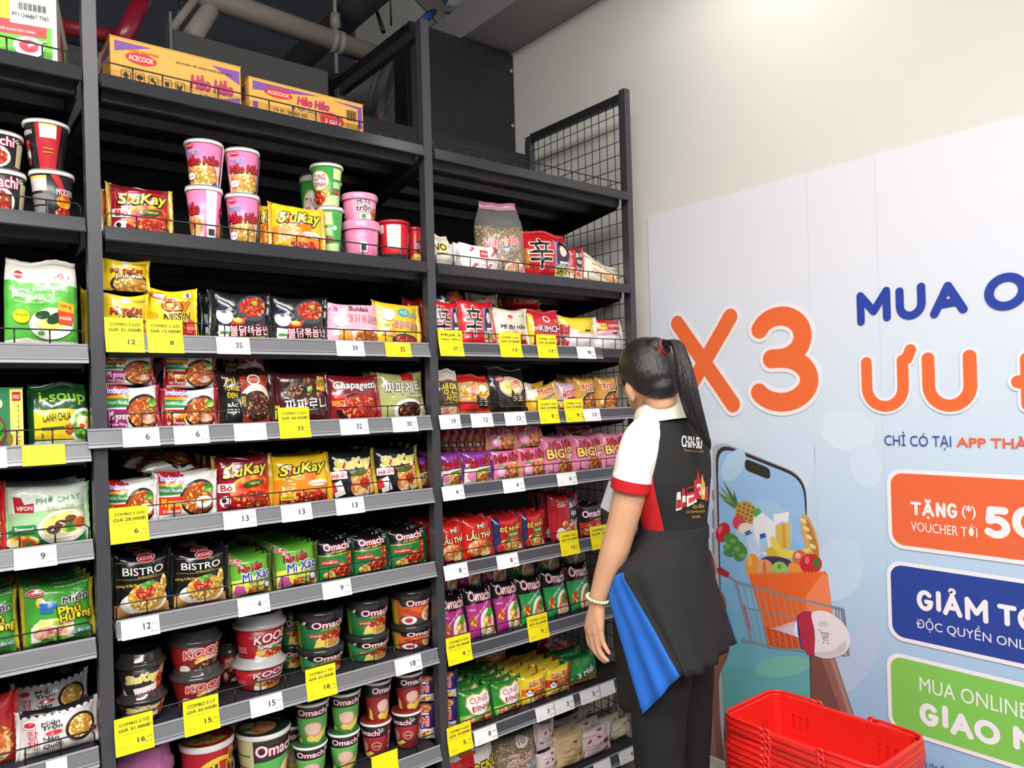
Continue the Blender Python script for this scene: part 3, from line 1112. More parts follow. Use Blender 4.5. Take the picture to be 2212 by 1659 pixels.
for x in (1757, 1906):
    u, _ = W(x, 900)
    psh.lay(pm, [[(u, PB), (u + .0012, PB), (u + .0012, PT), (u, PT)]], ink('c4cede'), 0)
po = pm.build('promotion_poster')
tag(po, 'large pale blue wall poster showing a phone with groceries and orange X3', 'poster')

# ---------------------------------------------------------------- stack of red baskets
RED = mat('basket_plastic', 'e8261f', .32, 0, .5, coat=.1)
BL, BWD, BH = .468, .285, .225


def basket():
    m = MB()

    def wall(a, b, c, d, nx, holes):
        # a,b top edge; d,c bottom edge; slots are left open
        a, b, c, d = map(Vector, (a, b, c, d))
        us = [0]
        for h0, h1 in holes:
            us += [h0, h1]
        us.append(1)
        vs = [0, .14, .42, .50, .78, 1]
        for i in range(len(us) - 1):
            for j in range(len(vs) - 1):
                if i % 2 == 1 and j in (1, 3):
                    continue
                q = lambda u, v: (a * (1 - u) + b * u) * (1 - v) + (d * (1 - u) + c * u) * v
                m.add([q(us[i], vs[j]), q(us[i + 1], vs[j]), q(us[i + 1], vs[j + 1]), q(us[i], vs[j + 1])], [(0, 1, 2, 3)], RED)

    L, Wd, l, w_ = BWD / 2 - .012, BL / 2 - .012, BWD / 2 - .035, BL / 2 - .035
    H = BH
    hs = []
    for c in (.10, .16, .22, .78, .84, .90):
        hs.append((c - .014, c + .014))
    h2 = [(c - .02, c + .02) for c in (.2, .3, .4, .6, .7, .8)]
    ch = .02
    wall((-L, -Wd + ch, H), (-L, Wd - ch, H), (-l, w_ - ch, .01), (-l, -w_ + ch, .01), 1, hs)
    wall((L, Wd - ch, H), (L, -Wd + ch, H), (l, -w_ + ch, .01), (l, w_ - ch, .01), 1, hs)
    wall((L - ch, -Wd, H), (-L + ch, -Wd, H), (-l + ch, -w_, .01), (l - ch, -w_, .01), 1, h2)
    wall((-L + ch, Wd, H), (L - ch, Wd, H), (l - ch, w_, .01), (-l + ch, w_, .01), 1, h2)
    for sx in (1, -1):
        for sy in (1, -1):
            m.add([(sx * L, sy * (Wd - ch), H), (sx * (L - ch), sy * Wd, H), (sx * (l - ch), sy * w_, .01), (sx * l, sy * (w_ - ch), .01)], [(0, 1, 2, 3)], RED)
    m.box((-l, -w_, .0), (l, w_, .008), RED)
    o = m.build('shopping_basket')
    sol = o.modifiers.new('thickness', 'SOLIDIFY'); sol.thickness = .003
    # rolled rim
    m = MB()
    ring = []
    for cx, cy, a in ((1, 1, 0), (-1, 1, PI / 2), (-1, -1, PI), (1, -1, 1.5 * PI)):
        for k in range(6):
            q = a + PI / 2 * k / 5
            ring.append((cx * (BWD / 2 - .03) + .03 * math.cos(q), cy * (BL / 2 - .03) + .03 * math.sin(q)))
    prof = [(-.010, 0), (-.010, -.004), (-.002, -.004), (0, -.017), (.003, -.017), (.003, -.002), (.001, .002), (-.007, .002)]
    n = len(prof)
    vs, fs = [], []
    for x, y in ring:
        L_ = math.hypot(x, y)
        for d_, z in prof:
            nx = max(-1, min(1, (abs(x) - (BWD / 2 - .03)) / .03)) if abs(x) > BWD / 2 - .03 else 0
            ny = max(-1, min(1, (abs(y) - (BL / 2 - .03)) / .03)) if abs(y) > BL / 2 - .03 else 0
            vs.append((x + math.copysign(nx, x) * d_, y + math.copysign(ny, y) * d_, H + z))
    K = len(ring)
    for i in range(K):
        for k in range(n):
            fs.append((i * n + k, ((i + 1) % K) * n + k, ((i + 1) % K) * n + (k + 1) % n, i * n + (k + 1) % n))
    m.add(vs, fs, RED, True)
    m.build('rim', o)
    # two folded carrying handles lying on the rim, each hinged at an eye on either long side
    for s in (1, -1):
        m = MB()
        x0, y0, e = BWD / 2 - .001, .085, BL / 2
        half = [(x0 + .003, s * y0, H + .004), (x0 + .003, s * (y0 + .02), H + .008), (x0, s * (e - .035), H + .007), (x0 - .012, s * (e - .010), H + .007), (x0 - .035, s * (e + .001), H + .007)]
        m.tube(half + [(-x, y, z) for x, y, z in half[::-1]], .0048, RED, 8)
        hd = m.build('handle', o)
        for sx in (1, -1):
            m = MB()
            m.tube([(sx * (x0 + .004), s * (y0 - .004) + .009 * math.cos(q), H + .001 + .009 * math.sin(q)) for q in [2 * PI * k / 12 for k in range(12)]], .0042, RED, 8, True)
            m.build('hinge_eye', hd)
    return o


bz = .462 - BH
bx, by = 1.692, -.822
b0 = basket()
b0.location = (bx, by, bz)
ordn = ['topmost', 'second', 'third', 'fourth', 'fifth', 'sixth', 'seventh', 'eighth', 'ninth', 'tenth', 'eleventh', 'twelfth', 'thirteenth', 'fourteenth']
tag(b0, 'open red plastic shopping basket on top of the stack by the poster', 'basket', 'stacked red shopping baskets')
for k in range(1, 13):
    c = copy_tree(b0)
    c.location = (bx + random.uniform(-.003, .003), by + random.uniform(-.003, .003), bz - .0187 * k)
    c['label'] = 'red plastic shopping basket, %s from the top of the stack by the poster' % ordn[k]

# ---------------------------------------------------------------- goods: how each kind of package is made
def mkpack(w, h, t, base, art, seal='lr', sealc=None, seed=0, puff=1.0, name='noodle_packet'):
    """pillow packet of printed film standing on its lower edge, front towards -Y, crimped seals as parts"""
    us, vs = grid(12, -.5, .5, True), grid(12, 0, 1, True)
    lr = seal != 'tb'

    def prof(a, p, q):
        return max(0, 1 - abs(a) ** p) ** q

    def fn(sgn):
        def f(u, v):
            a, b = 2 * u, 2 * v - 1
            ga, gb = (prof(a, 2.6, .7), prof(b, 4.5, .5)) if lr else (prof(a, 4.5, .5), prof(b, 2.4, .75))
            d = t / 2 * ga * gb
            nz = noise.noise(Vector((u * 4.2 + seed * 3.1, v * 4.2, sgn * 2.7 + seed))) + .5 * noise.noise(Vector((u * 9 + seed, v * 9, sgn * 5.1)))
            d += nz * t * .11 * min(1, 3 * ga * gb)
            k = 1 - .035 * (1 - abs(b) ** 3) * abs(a) if lr else 1 - .05 * max(0, b) ** 4
            z = v * h + h * v * (.012 * math.sin(u * 7 + seed) + ((.05 * a * a - .03) if lr else .01 * math.sin(u * 11 + seed)))
            return (u * w * k + .02 * w * (v - .4) * math.sin(seed * 2.3), sgn * d, z)
        return f

    m = MB()
    sh = Sheet(us, vs, fn(-1))
    sh.base(m, film(base))
    sh.draw(m, art, film, w / h)
    bk = Sheet(us, vs, fn(1))
    n, k = len(us), len(vs)
    m.add([bk.P[i][j] for i in range(n) for j in range(k)], [(i * k + j, i * k + j + 1, (i + 1) * k + j + 1, (i + 1) * k + j) for i in range(n - 1) for j in range(k - 1)], film(base), True)
    o = m.build(name)
    if seal:
        for s in (-1, 1):
            m = MB()
            N, sw = 14, min(.011, w * .1)
            row = []
            for i in range(N + 1):
                f = i / N
                cur = .004 * math.sin(f * 5 + s + seed)
                if lr:
                    e = fn(-1)(s * .5, f)
                    row.append([Vector(e), Vector((e[0] + s * sw * .5, cur * .6, e[2])), Vector((e[0] + s * (sw - .0012 * (i % 2)), cur * 1.4, e[2] + .004 * (f - .5)))])
                else:
                    e = fn(-1)(f - .5, .5 + s * .5)
                    if s < 0:
                        row.append([Vector(e), Vector((e[0], -.004, e[2] + .001)), Vector((e[0], -.010, e[2] + .0015 + .001 * (i % 2)))])
                    else:
                        row.append([Vector(e), Vector((e[0], cur * .7, e[2] + sw * .6)), Vector((e[0], cur * 1.8 - .002, e[2] + sw * 1.1 - .0012 * (i % 2)))])
            m.add([p for r in row for p in r], [(i * 3 + j, (i + 1) * 3 + j, (i + 1) * 3 + j + 1, i * 3 + j + 1) for i in range(N) for j in range(2)], film(sealc or base), True)
            se = m.build('crimped_seal', o)
            sl = se.modifiers.new('t', 'SOLIDIFY')
            sl.thickness = .0007
    return o


def mkcup(r0, r1, h, base, art, lid='paper', lidc='f0ece4', arcdeg=210, name='noodle_cup', rim='f3f0ea', rise=.0, lidart=None):
    """tapered cup or bowl standing on z=0 with a rolled rim and a lid"""
    arc_ = math.radians(arcdeg)
    us, vs = grid(20), [0, .5, 1]
    z0, z1 = .0, h
    rr = lambda v: r0 + (r1 - r0) * v
    m = MB()
    m.lathe([(r0 * .85, .003), (r0 - .002, .002), (r0, .004), (r1, h - .004)], gloss(base), 36)
    sh = Sheet(us, vs, lambda u, v: (rr(v) * math.sin(u * arc_), -rr(v) * math.cos(u * arc_), .004 + (h - .008) * v))
    sh.draw(m, art, gloss, arc_ * (r0 + r1) / 2 / h)
    o = m.build(name)
    m = MB()
    m.lathe([(r1 - .001, h - .007), (r1 + .0025, h - .007), (r1 + .0035, h - .004), (r1 + .0025, h - .001), (r1 - .002, h)], gloss(rim), 36, cap=False)
    m.build('rim', o)
    m = MB()
    if lid == 'paper':
        lf = lambda u, v: ((r1 + .002) * 2 * u * math.sqrt(max(0, 1 - (2 * v - 1) ** 2 / 2)), (r1 + .002) * (2 * v - 1) * math.sqrt(max(0, 1 - (2 * u) ** 2 / 2)), h + .0012)
        s2 = Sheet(grid(8), grid(8, 0, 1), lf, .0001)
        s2.base(m, gloss(lidc))
        if lidart:
            s2.draw(m, lidart, gloss, 1)
        m.box((-.008, r1 + .001, h - .004), (.008, r1 + .010, h + .0012), gloss(lidc))
    elif lid == 'dome':
        g = mat('lid_' + lidc, lidc, .12, 0, .6)
        m.lathe([(r1 + .004, h - .007), (r1 + .0045, h), (r1 + .001, h + .002), (r1 - .004, h + .006), (r1 - .008, h + .019 + rise), (r1 - .011, h + .022 + rise), (r1 - .015, h + .022 + rise), (r1 - .017, h + .018 + rise), (0.0001, h + .018 + rise)], g, 36, cap=False)
    elif lid == 'flat':
        g = mat('lid_' + lidc, lidc, .18, 0, .6)
        m.lathe([(r1 + .004, h - .012), (r1 + .006, h - .002), (r1 + .003, h + .004), (r1 - .006, h + .005), (r1 - .009, h + .002), (.0001, h + .002)], g, 36, cap=False)
    m.build('lid', o)
    return o


def mkcarton(w, h, t, base, art, sidec=None, name='carton', sideart=None, topc=None):
    m = MB()
    card = mat('card_' + base, base, .6, 0, .3, .04, 70, var=.04)
    m.box((-w / 2, -t / 2, 0), (w / 2, t / 2, h), card)
    s = Sheet([-.5, .5], [0, 1], lambda u, v: (u * w, -t / 2, v * h), .00012)
    s.draw(m, art, ink, w / h)
    if sideart is not None:
        s = Sheet([-.5, .5], [0, 1], lambda u, v: (-w / 2, -u * t, v * h), .00012)
        s.draw(m, sideart, ink, t / h)
    if sidec:
        s = Sheet([-.5, .5], [0, 1], lambda u, v: (w / 2, u * t, v * h), .00012)
        s.draw(m, sidec, ink, t / h)
    o = m.build(name)
    m = MB()
    m.box((-w / 2 - .002, -t / 2 - .001, h - .0002), (w / 2 + .002, -.0015, h + .0025), card)
    m.build('flap', o)
    m = MB()
    m.box((-w / 2 - .002, .0015, h - .0002), (w / 2 + .002, t / 2 + .001, h + .0025), card)
    m.build('flap', o)
    m = MB()
    m.box((-w / 2 - .0025, -.022, h + .0024), (w / 2 + .0025, .022, h + .003), mat('packing_tape', 'c9a878', .25))
    m.box((-w / 2 - .003, -.022, h - .05), (-w / 2 - .002, .022, h + .003), mat('packing_tape', 'c9a878', .25))
    m.build('tape', o)
    return o


CLEAR = mat('clear_wrap', 'f4f4f4', .12, 0, .5, .5, 25, alpha=.10)


def mkclear(w, h, t, art, name='noodle_bag', top=None, fill=.72):
    """block of dried noodles in a see-through bag with printed front and a gathered top"""
    o = mkpack(w * .95, h * fill, t * .95, 'rawnoodle', art, None, seed=5, name=name)
    m = MB()
    f = lambda u, v, sg: (u * w * (1 - .25 * max(0, v - fill) / (1 - fill)), sg * t * .5 * (max(0, 1 - abs(2 * u) ** 5) ** .5) * (1 if v < fill else max(0, 1 - (v - fill) / (1 - fill))) + .004 * noise.noise(Vector((u * 8, v * 8, sg))), v * h)
    for sg in (-1, 1):
        us, vs = grid(10), grid(12, 0, 1)
        s = Sheet(us, vs, lambda u, v: f(u, v, sg))
        s.base(m, CLEAR)
    m.build('clear_wrap', o)
    m = MB()
    s = Sheet(grid(8), [0, 1], lambda u, v: (u * w * .75, .003 * math.sin(u * 14), h - .012 + .024 * v + .008 * abs(u)))
    s.base(m, film(top or 'd890b0'))
    m.build('gathered_top', o).modifiers.new('t', 'SOLIDIFY').thickness = .001
    return o


SKT = lambda c2='1a1a14', wd=.84, cy=.70: [T('SiuKay', 'f4e02c', .02, cy, wd, .26, c2, .1, .25, .05, .07), P('d02a20', (-.25, cy - .07), (-.21, cy - .1), (-.17, cy + .02), (-.20, cy + .06))]
OMA = lambda cy, wd=.8, ht=.14, cu=0: [T('Omachi', 'f4f0f0', cu, cy, wd, ht, 'a8244e', 0, 0, .02, .06)] + [E('f4f0f0', cu + wd * .53 + dx, cy + dy, .018, .018 * 1.0, 0, 8) for dx, dy in ((0, .06), (.03, .1), (-.03, .11), (.05, .05), (.02, .02))]
HH = lambda cu, cv, wd, ht, rot=.08: [T('Hảo Hảo', 'd01f2c', cu, cv, wd, ht, '3a1014', rot, .2, .04, .05)]
ACE = lambda cu, cv, ru, rv: [E('f4efe8', cu, cv, ru * 1.1, rv * 1.15), E('cc2430', cu, cv, ru, rv), T('ACECOOK', 'f4efe8', cu, cv, ru * 1.6, rv * .8)]
VAR = lambda base, c2: 0
INDO = lambda c, t1, t2: [R('f0ede8', -.5, .0, .5, 1), E('1a1a1c', .2, .42, .36, .42), E('ochre', .2, .42, .32, .36), P('2f8a44', (-.5, .52), (-.12, .55), (-.1, .74), (-.5, .72)), P('f0a020', (-.5, .72), (-.1, .74), (-.06, .86), (-.5, .8)), P('d8242c', (-.5, .78), (-.08, .82), (-.06, 1), (-.5, 1)), T('Indomie', 'eef2fa', -.27, .9, .4, .12, '2850b0', .05, .1, .04, .06), T('Instant Noodles', 'f4f4f0', -.29, .64, .38, .09, b=.0), P(c, (-.5, .1), (-.14, .12), (-.12, .5), (-.5, .48)), T(t1, 'f4d030' if c != 'a02070' else 'f4eef0', -.29, .33, .34, .24, b=.03), T(t2, 'f4f0e8', -.3, .16, .3, .08), E('herb', .38, .62, .1, .1), E('meat', .26, .26, .14, .1)]
SHIN = lambda hair='241e24': [P('8c84c0', (.08, .2), (.5, .2), (.5, .86), (.1, .86)), E(hair, .28, .62, .15, .24), E('f0d4c4', .27, .64, .08, .12), P('f0e8ea', (.1, .12), (.46, .12), (.42, .42), (.14, .42)), E(hair, .16, .52, .04, .18), T('辛', '1a1416', -.2, .55, .46, .62, 'f2ece8', 0, 0, .05, .03), T('라면', '1c1618', .26, .34, .26, .1, b=.02), R('f0d84a', .1, .16, .46, .29), T('SHIN', '1c1618', .28, .225, .3, .1, b=.03)]
BUL = [E('3a4450', .2, .68, .32, .26, .1), E('red', .2, .7, .27, .2, .1), E('herb', .24, .78, .06, .04), P('e83a1a', (-.2, .42), (.06, .5), (.0, .36), (-.25, .32)), E('f6c83a', -.1, .43, .08, .05), T('불닭볶음면', 'f2eef0', .12, .24, .72, .2, 'c82440', .06, 0, .04, .05), T('화끈한매운맛', 'c8d040', .16, .09, .5, .07, None, .04)]
TOMP = [R('rawpad', -.5, 0, .5, 1)]


def K(fn, *a, **k):
    return lambda: fn(*a, **k)


KIND = {
    # ---- packets
    'sk_red': K(mkpack, .135, .13, .05, 'a8182a', [P('6e101e', (-.5, .84), (.5, .9), (.5, 1), (-.5, 1)), E('fire', .12, .36, .42, .26), E('red', .16, .14, .36, .2), P('f0b8c0', (-.3, .98), (.1, .9), (-.1, .97))] + SKT() + [RR('f2eee8', -.48, .34, -.2, .5, .02), T('Bò', 'c02030', -.34, .42, .18, .11, b=.04), E('3c4a20', .14, .47, .2, .06, .15), T('ngọai', 'e8d860', .16, .47, .2, .05), E('f2eee8', -.36, .18, .09, .1), E('26201e', -.38, .2, .04, .04), E('b03040', -.34, .12, .05, .03)], seed=1, sealc='c8a030'),
    'sk_yel': K(mkpack, .13, .12, .05, 'f0c41e', [P('f08a1c', (-.5, .0), (.5, .0), (.5, .42), (.0, .58), (-.5, .5)), E('e87a18', .12, .58, .16, .1), E('noodle', -.26, .34, .13, .26), E('red', .02, .1, .42, .13)] + SKT() + [E('f8f0d8', .26, .4, .2, .07), T('GÀ XỐT PHÔ MAI', 'd04a20', .26, .4, .34, .06), RR('f0d030', -.42, .1, -.16, .2, .03), T('PHÔ MAI', 'b03a18', -.29, .15, .2, .05), E('cc2a20', .24, .2, .06, .07)], seed=2, sealc='d8a418'),
    'sk_blk': K(mkpack, .12, .12, .048, '1d1a1c', [P('fire', (-.1, .55), (.5, .62), (.5, .1), (.1, .05)), E('noodle', .2, .4, .28, .2), E('soup', .2, .2, .3, .2), E('red', .24, .3, .12, .12)] + SKT('f2eee6') + [RR('e8e4e4', -.48, .4, -.16, .56, .02), T('Hải Sản', 'c02030', -.32, .48, .28, .1, None, .1, .2, .03), E('52581c', .1, .52, .2, .06, .15), P('eeeae6', (-.46, .3), (-.3, .38), (-.2, .1), (-.4, .04)), P('c83030', (-.48, .28), (-.42, .36), (-.36, .16), (-.46, .1))], seed=3, sealc='b89c1c'),
    'mitron': K(mkpack, .125, .1, .042, 'f2cf2a', [E('3a2c20', .1, .2, .48, .34), E('noodle', .1, .2, .42, .28), E('f2ede4', -.02, .88, .1, .08), T('OTTOGI', 'd03030', -.02, .88, .16, .05), T('MÌ TRỘN', 'e03c24', .0, .62, .72, .2, '3a2014', .02, 0, .05, .06), T('phô mai', 'f8ecd0', .05, .44, .6, .17, '5a3018', .02, 0, .05, .07), T('Stir Fry Cheese Ramen', '5a4420', .3, .84, .32, .07)], seed=4),
    'nissin': K(mkpack, .125, .115, .045, 'f4d31e', [E('2a2220', .1, .1, .45, .26), E('red', .12, .1, .4, .2), P('f0a020', (-.5, .0), (-.3, .0), (-.34, .5), (-.5, .55)), E('e05a28', -.3, .84, .16, .07), T('NISSIN', 'f4ead8', -.3, .84, .22, .06), R('f4f0ec', .24, .82, .42, .92), E('c03040', .33, .88, .035, .03), E('3050a0', .33, .85, .035, .025), T('Cay', 'ee7a20', .06, .66, .6, .28, '6a2a10', .05, .15, .05, .04), T('NISSIN', '28201c', .06, .45, .6, .14, 'f0d040', .05, .2, .05, .05), E('f2eee4', -.34, .28, .12, .12), T('LỰC', '201c1a', -.34, .28, .16, .08, b=.03), P('d83028', (.24, .14), (.46, .12), (.44, .34), (.34, .42), (.24, .32)), T('GÀ CAY', 'f4e8d8', .35, .24, .2, .06)], seed=5),
    'bul_blk': K(mkpack, .135, .125, .05, '1a191b', BUL + [E('c4c8d4', -.32, .5, .13, .16), E('26304e', -.33, .62, .12, .07), P('f2eee8', (-.42, .06), (-.26, .08), (-.24, .3), (-.42, .32)), E('5a9a40', -.34, .18, .1, .03)], seed=6),
    'bul_pink': K(mkpack, .125, .105, .045, 'e8b4c8', [E('f4f0f0', .18, .2, .34, .2), E('ochre', .2, .2, .28, .16), T('불닭볶음면', 'c82848', .14, .64, .64, .18, 'f6eaee', -.05, 0, .04, .05), T('Buldak', '703048', .06, .86, .4, .1, None, -.05, .15), P('eaa03a', (-.36, .12), (-.1, .1), (-.12, .34), (-.34, .38)), E('f2ece4', -.3, .56, .12, .14), E('c05a98', -.4, .84, .07, .06)], seed=7),
    'bul_yel': K(mkpack, .115, .115, .045, 'f2c428', [E('3a3a40', .14, .14, .34, .16), E('red', .16, .14, .28, .12), E('3aa0a4', .1, .78, .14, .1), T('치즈', 'f4ecd0', .1, .78, .18, .1, b=.03), T('Cheese', '58b8bc', .36, .76, .26, .1, 'f8f0d8', 0, .2, .02, .05), T('불닭볶음면', 'b02838', .16, .5, .62, .16, 'f8ecd0', -.06, 0, .04, .05), E('f4f0ea', -.26, .7, .14, .13), P('f0962a', (-.4, .24), (-.12, .2), (-.14, .5), (-.34, .48))], seed=8),
    'shin_one': K(mkpack, .115, .12, .045, 'd8222a', SHIN(), seed=9),
    'indo_m': K(mkpack, .135, .1, .04, 'f0ede8', INDO('a02070', 'Mi goreng', 'Pedas Nóng'), seed=10, sealc='a02444'),
    'indo_r': K(mkpack, .135, .1, .04, 'f0ede8', INDO('a8202e', 'Mi goreng', 'Iga Penyet'), seed=11, sealc='9c1c34'),
    'indo_e': K(mkpack, .135, .11, .042, 'f0ede8', INDO('d8301e', 'Mi goreng', 'vị đặc biệt') + [E('f8f6f0', .28, .32, .16, .13), E('f0b828', .28, .33, .07, .06)], seed=12, sealc='e8e4de'),
    'otoki': K(mkpack, .145, .135, .05, '3a1a16', [R('18181a', -.46, .06, -.12, .92), P('a83c20', (-.12, .06), (.46, .06), (.46, .92), (-.12, .92)), E('f0ece4', .18, .42, .34, .34), E('dark', .18, .36, .32, .28), E('f2ece4', .14, .84, .13, .1), E('d04030', .14, .84, .1, .07), T('OTTOGI', 'f4ece0', .14, .84, .16, .05), T('MÌ', 'e8c830', -.3, .84, .16, .11, b=.04), T('TƯƠNG', 'e8c830', -.29, .7, .26, .1, b=.04), T('ĐEN', 'e8c830', -.29, .57, .18, .1, b=.04), T('BẮC', 'f0ece0', -.29, .4, .18, .09, b=.03), T('KINH', 'f0ece0', -.29, .28, .2, .08, b=.03), RR('2a2420', -.15, .3, -.03, .6, .01), T('짜장', 'e8c830', -.09, .45, .08, .2)], seed=13),
    'jjaja': K(mkpack, .14, .12, .048, '4a141e', [E('2a2220', .04, .6, .42, .34), E('dark', .06, .62, .38, .28), E('herb', .12, .66, .06, .06), P('e8b030', (.26, .66), (.46, .62), (.44, .9), (.28, .92)), T('0%', '3a2a10', .36, .78, .14, .12, b=.03), T('짜짜로니', 'f6f2ee', .06, .36, .84, .26, '2a1014', .05, 0, .05, .06), P('b8c838', (-.5, .1), (-.4, .1), (-.44, .36), (-.5, .36))], seed=14),
    'chapa_r': K(mkpack, .13, .115, .045, '8c1a24', [E('2a1818', .06, .26, .44, .34), E('red', .1, .28, .38, .3), T('Chapagetti', 'f4f0ec', .02, .76, .86, .2, '4a1014', .02, .05, .03, .06), E('c8201c', -.32, .4, .15, .15), T('SPICY', 'f0d040', -.32, .4, .24, .09, 'a01818', .08, 0, .03, .06)], seed=15),
    'chapa_g': K(mkpack, .125, .115, .045, 'aeb070', [E('e8ecf0', .16, .18, .36, .26), E('dark', .18, .18, .3, .2), R('b8242c', .04, .84, .32, 1), T('짜파게티', 'f6f4ee', .06, .68, .84, .26, '3c3424', .05, 0, .05, .05), T('Chapagetti', 'f6f4ee', .3, .5, .34, .07, '3c3424')], seed=16, sealc='8c9050'),
    'bistro': K(mkpack, .135, .135, .048, '17161a', [R('c8a030', -.47, .60, .47, .607), R('c8a030', -.47, .86, .47, .867), P('d8a058', (-.5, .0), (.5, .0), (.5, .14), (.1, .24), (-.5, .2)), E('f2ede4', .02, .22, .44, .2), E('noodle', .06, .3, .36, .24), E('red', .02, .38, .18, .12), E('herb', .06, .5, .14, .05, .2), E('noodle', .38, .46, .07, .14), T('BISTRO', 'f2eeea', 0, .73, .74, .12, b=.02), T('MÌ SPAGHETTI', 'd8b040', .06, .635, .34, .04), T('Hương Vị Phô Mai', 'e0b83c', -.3, .5, .34, .06, None, .05, .2)] + ACE(.06, .93, .16, .055), seed=17),
    'mixao': K(mkpack, .105, .11, .04, '64b43a', [P('e8ec50', (-.5, .0), (.5, .0), (.5, .56), (-.5, .4)), E('ochre', .12, .1, .34, .12), P('c050a0', (-.5, .04), (-.2, .06), (-.24, .26), (-.42, .3)), E('herb', .2, .14, .08, .06), E('2c4aa0', .38, .2, .11, .1), E('f4f0e0', .38, .2, .08, .07)] + HH(-.04, .74, .6, .19) + [T('Mì Xào', '2a3a98', .1, .5, .76, .22, 'f4f4ec', .1, .15, .04, .05), T('Tôm Xào Chua Ngọt', '26408c', .16, .33, .56, .08, None, .1, .2)] + ACE(-.36, .88, .13, .06), seed=18, sealc='4a5c20'),
    'oma_spag': K(mkpack, .105, .105, .04, '1f7a3c', [P('16171a', (-.5, .62), (.5, .66), (.5, 1), (-.5, 1)), R('d8c040', -.5, .6, .5, .62), E('noodle', -.14, .12, .3, .12), E('red', .12, .22, .3, .17), E('red', .34, .48, .08, .18), R('b83a24', -.46, .38, -.02, .5), T('XỐT BÒ BẰM CÀ CHUA', 'f4e8d0', -.24, .44, .4, .06), T('Xốt Spaghetti', 'e0d048', .02, .69, .5, .08, None, .05, .2)] + OMA(.82, .74, .17), seed=19, sealc='12401e'),
    'hh_pur': K(mkpack, .105, .11, .04, '8c3a94', [P('f4efe0', (-.5, .0), (.5, .0), (.5, .52), (-.5, .46)), E('noodle', .12, .2, .34, .22), E('ochre', .16, .16, .2, .12), E('e880b0', -.28, .24, .14, .14), E('3c4a98', .38, .22, .1, .1), P('4c8a3c', (-.1, .42), (.4, .48), (.4, .42), (-.1, .36))] + HH(.0, .66, .86, .28), seed=20, sealc='6a2a74'),
    'hh_pink': K(mkpack, .105, .105, .04, 'e47aa4', [E('ochre', .14, .26, .4, .26), E('soup', .2, .4, .24, .2), E('f29cc0', -.26, .28, .16, .17), E('f6c0d6', -.26, .28, .11, .12), P('5aa84a', (-.36, .44), (-.1, .46), (-.2, .54), (-.32, .52)), E('34429a', .4, .24, .1, .12), E('f4ecd0', .4, .24, .06, .07), E('3a8a3c', -.3, .06, .1, .05)] + HH(.0, .76, .86, .26), seed=21, sealc='d8a048'),
    'hh_big': K(mkpack, .115, .12, .046, 'e888ac', [E('ochre', .18, .2, .3, .2), E('f29cc0', -.2, .16, .16, .1), P('e8e0c0', (.28, .3), (.46, .3), (.46, .5), (.28, .5)), T('30', '5a4a20', .37, .38, .12, .1)] + HH(.04, .78, .74, .2) + [T('BIG', 'f0dc68', -.14, .53, .5, .24, '8a1a28', .06, 0, .06, .06), T('100', 'f0dc68', .3, .62, .3, .15, '8a1a28', .06, 0, .04, .06)], seed=22),
    'lauthai': K(mkpack, .11, .115, .04, 'd4261e', [E('red', .0, .2, .5, .26), E('soup', -.06, .28, .36, .2), E('veg', .2, .2, .26, .2), T('MÌ', 'f8f0d8', .04, .84, .26, .13, '1a1410', .04, 0, .06, .06), T('LẨU THÁI', 'f8e8b0', .02, .62, .92, .24, '1a1410', .05, 0, .06, .06)], seed=23),
    'denhat': K(mkpack, .105, .12, .04, 'b81c22', [P('2a2c5c', (-.5, .0), (-.32, .0), (-.28, 1), (-.5, 1)), E('veg', .06, .18, .44, .24), E('noodle', .12, .2, .26, .14), E('c83040', -.34, .14, .1, .12), T('ĐỆ NHẤT', 'f0dc50', .08, .68, .78, .22, '3a1410', .05, 0, .06, .05), RR('3a9a48', -.08, .44, .3, .56, .05), T('MÌ GÀ', 'f4f0dc', .11, .5, .26, .08)], seed=24),
    'babahan': K(mkpack, .115, .14, .045, 'b4222a', [P('1a181a', (.08, .3), (.5, .3), (.5, .9), (.12, .96)), E('meat', .2, .18, .34, .2), E('f0ece4', -.26, .16, .16, .14), E('veg', -.1, .36, .12, .08), T('Gấu', 'f0d8c8', -.2, .8, .3, .1, None, .1, .2), T('Bò Bít', 'f2eeea', .28, .76, .36, .12, None, .05, .1, .04), T('Hành', 'f2eeea', .28, .58, .3, .12, None, .03, .1, .04), T('Dưa cải', 'f2eeea', .26, .4, .36, .12, None, .03, .1, .04)], seed=25),
    'oma_red': K(mkpack, .105, .12, .04, '1b1a1d', [P('c02a24', (-.5, .0), (.5, .0), (.5, .52), (-.5, .44)), E('ochre', -.2, .2, .22, .2), E('meat', .2, .2, .22, .16), T('Spaghetti', 'd8c040', .2, .5, .4, .07, None, 0, .2)] + OMA(.7, .8, .2), seed=26),
    'oma_pur': K(mkpack, .11, .115, .042, 'b83488', [P('17161a', (-.5, .66), (.5, .7), (.5, 1), (-.5, 1)), E('f0ece4', .22, .2, .34, .36, .5), E('noodle', .24, .2, .28, .28, .5), E('meat', .3, .3, .16, .14), E('herb', .26, .46, .16, .09, .4), E('f4f0ee', .18, .06, .12, .1), E('ochre', -.34, .34, .12, .12), T('Sườn hầm ngũ quả', 'f4e8f0', -.04, .54, .62, .08, None, .55), T('TÔM VỊ', 'f4e8f0', -.36, .56, .2, .06)] + OMA(.83, .82, .19), seed=27, sealc='17161a'),
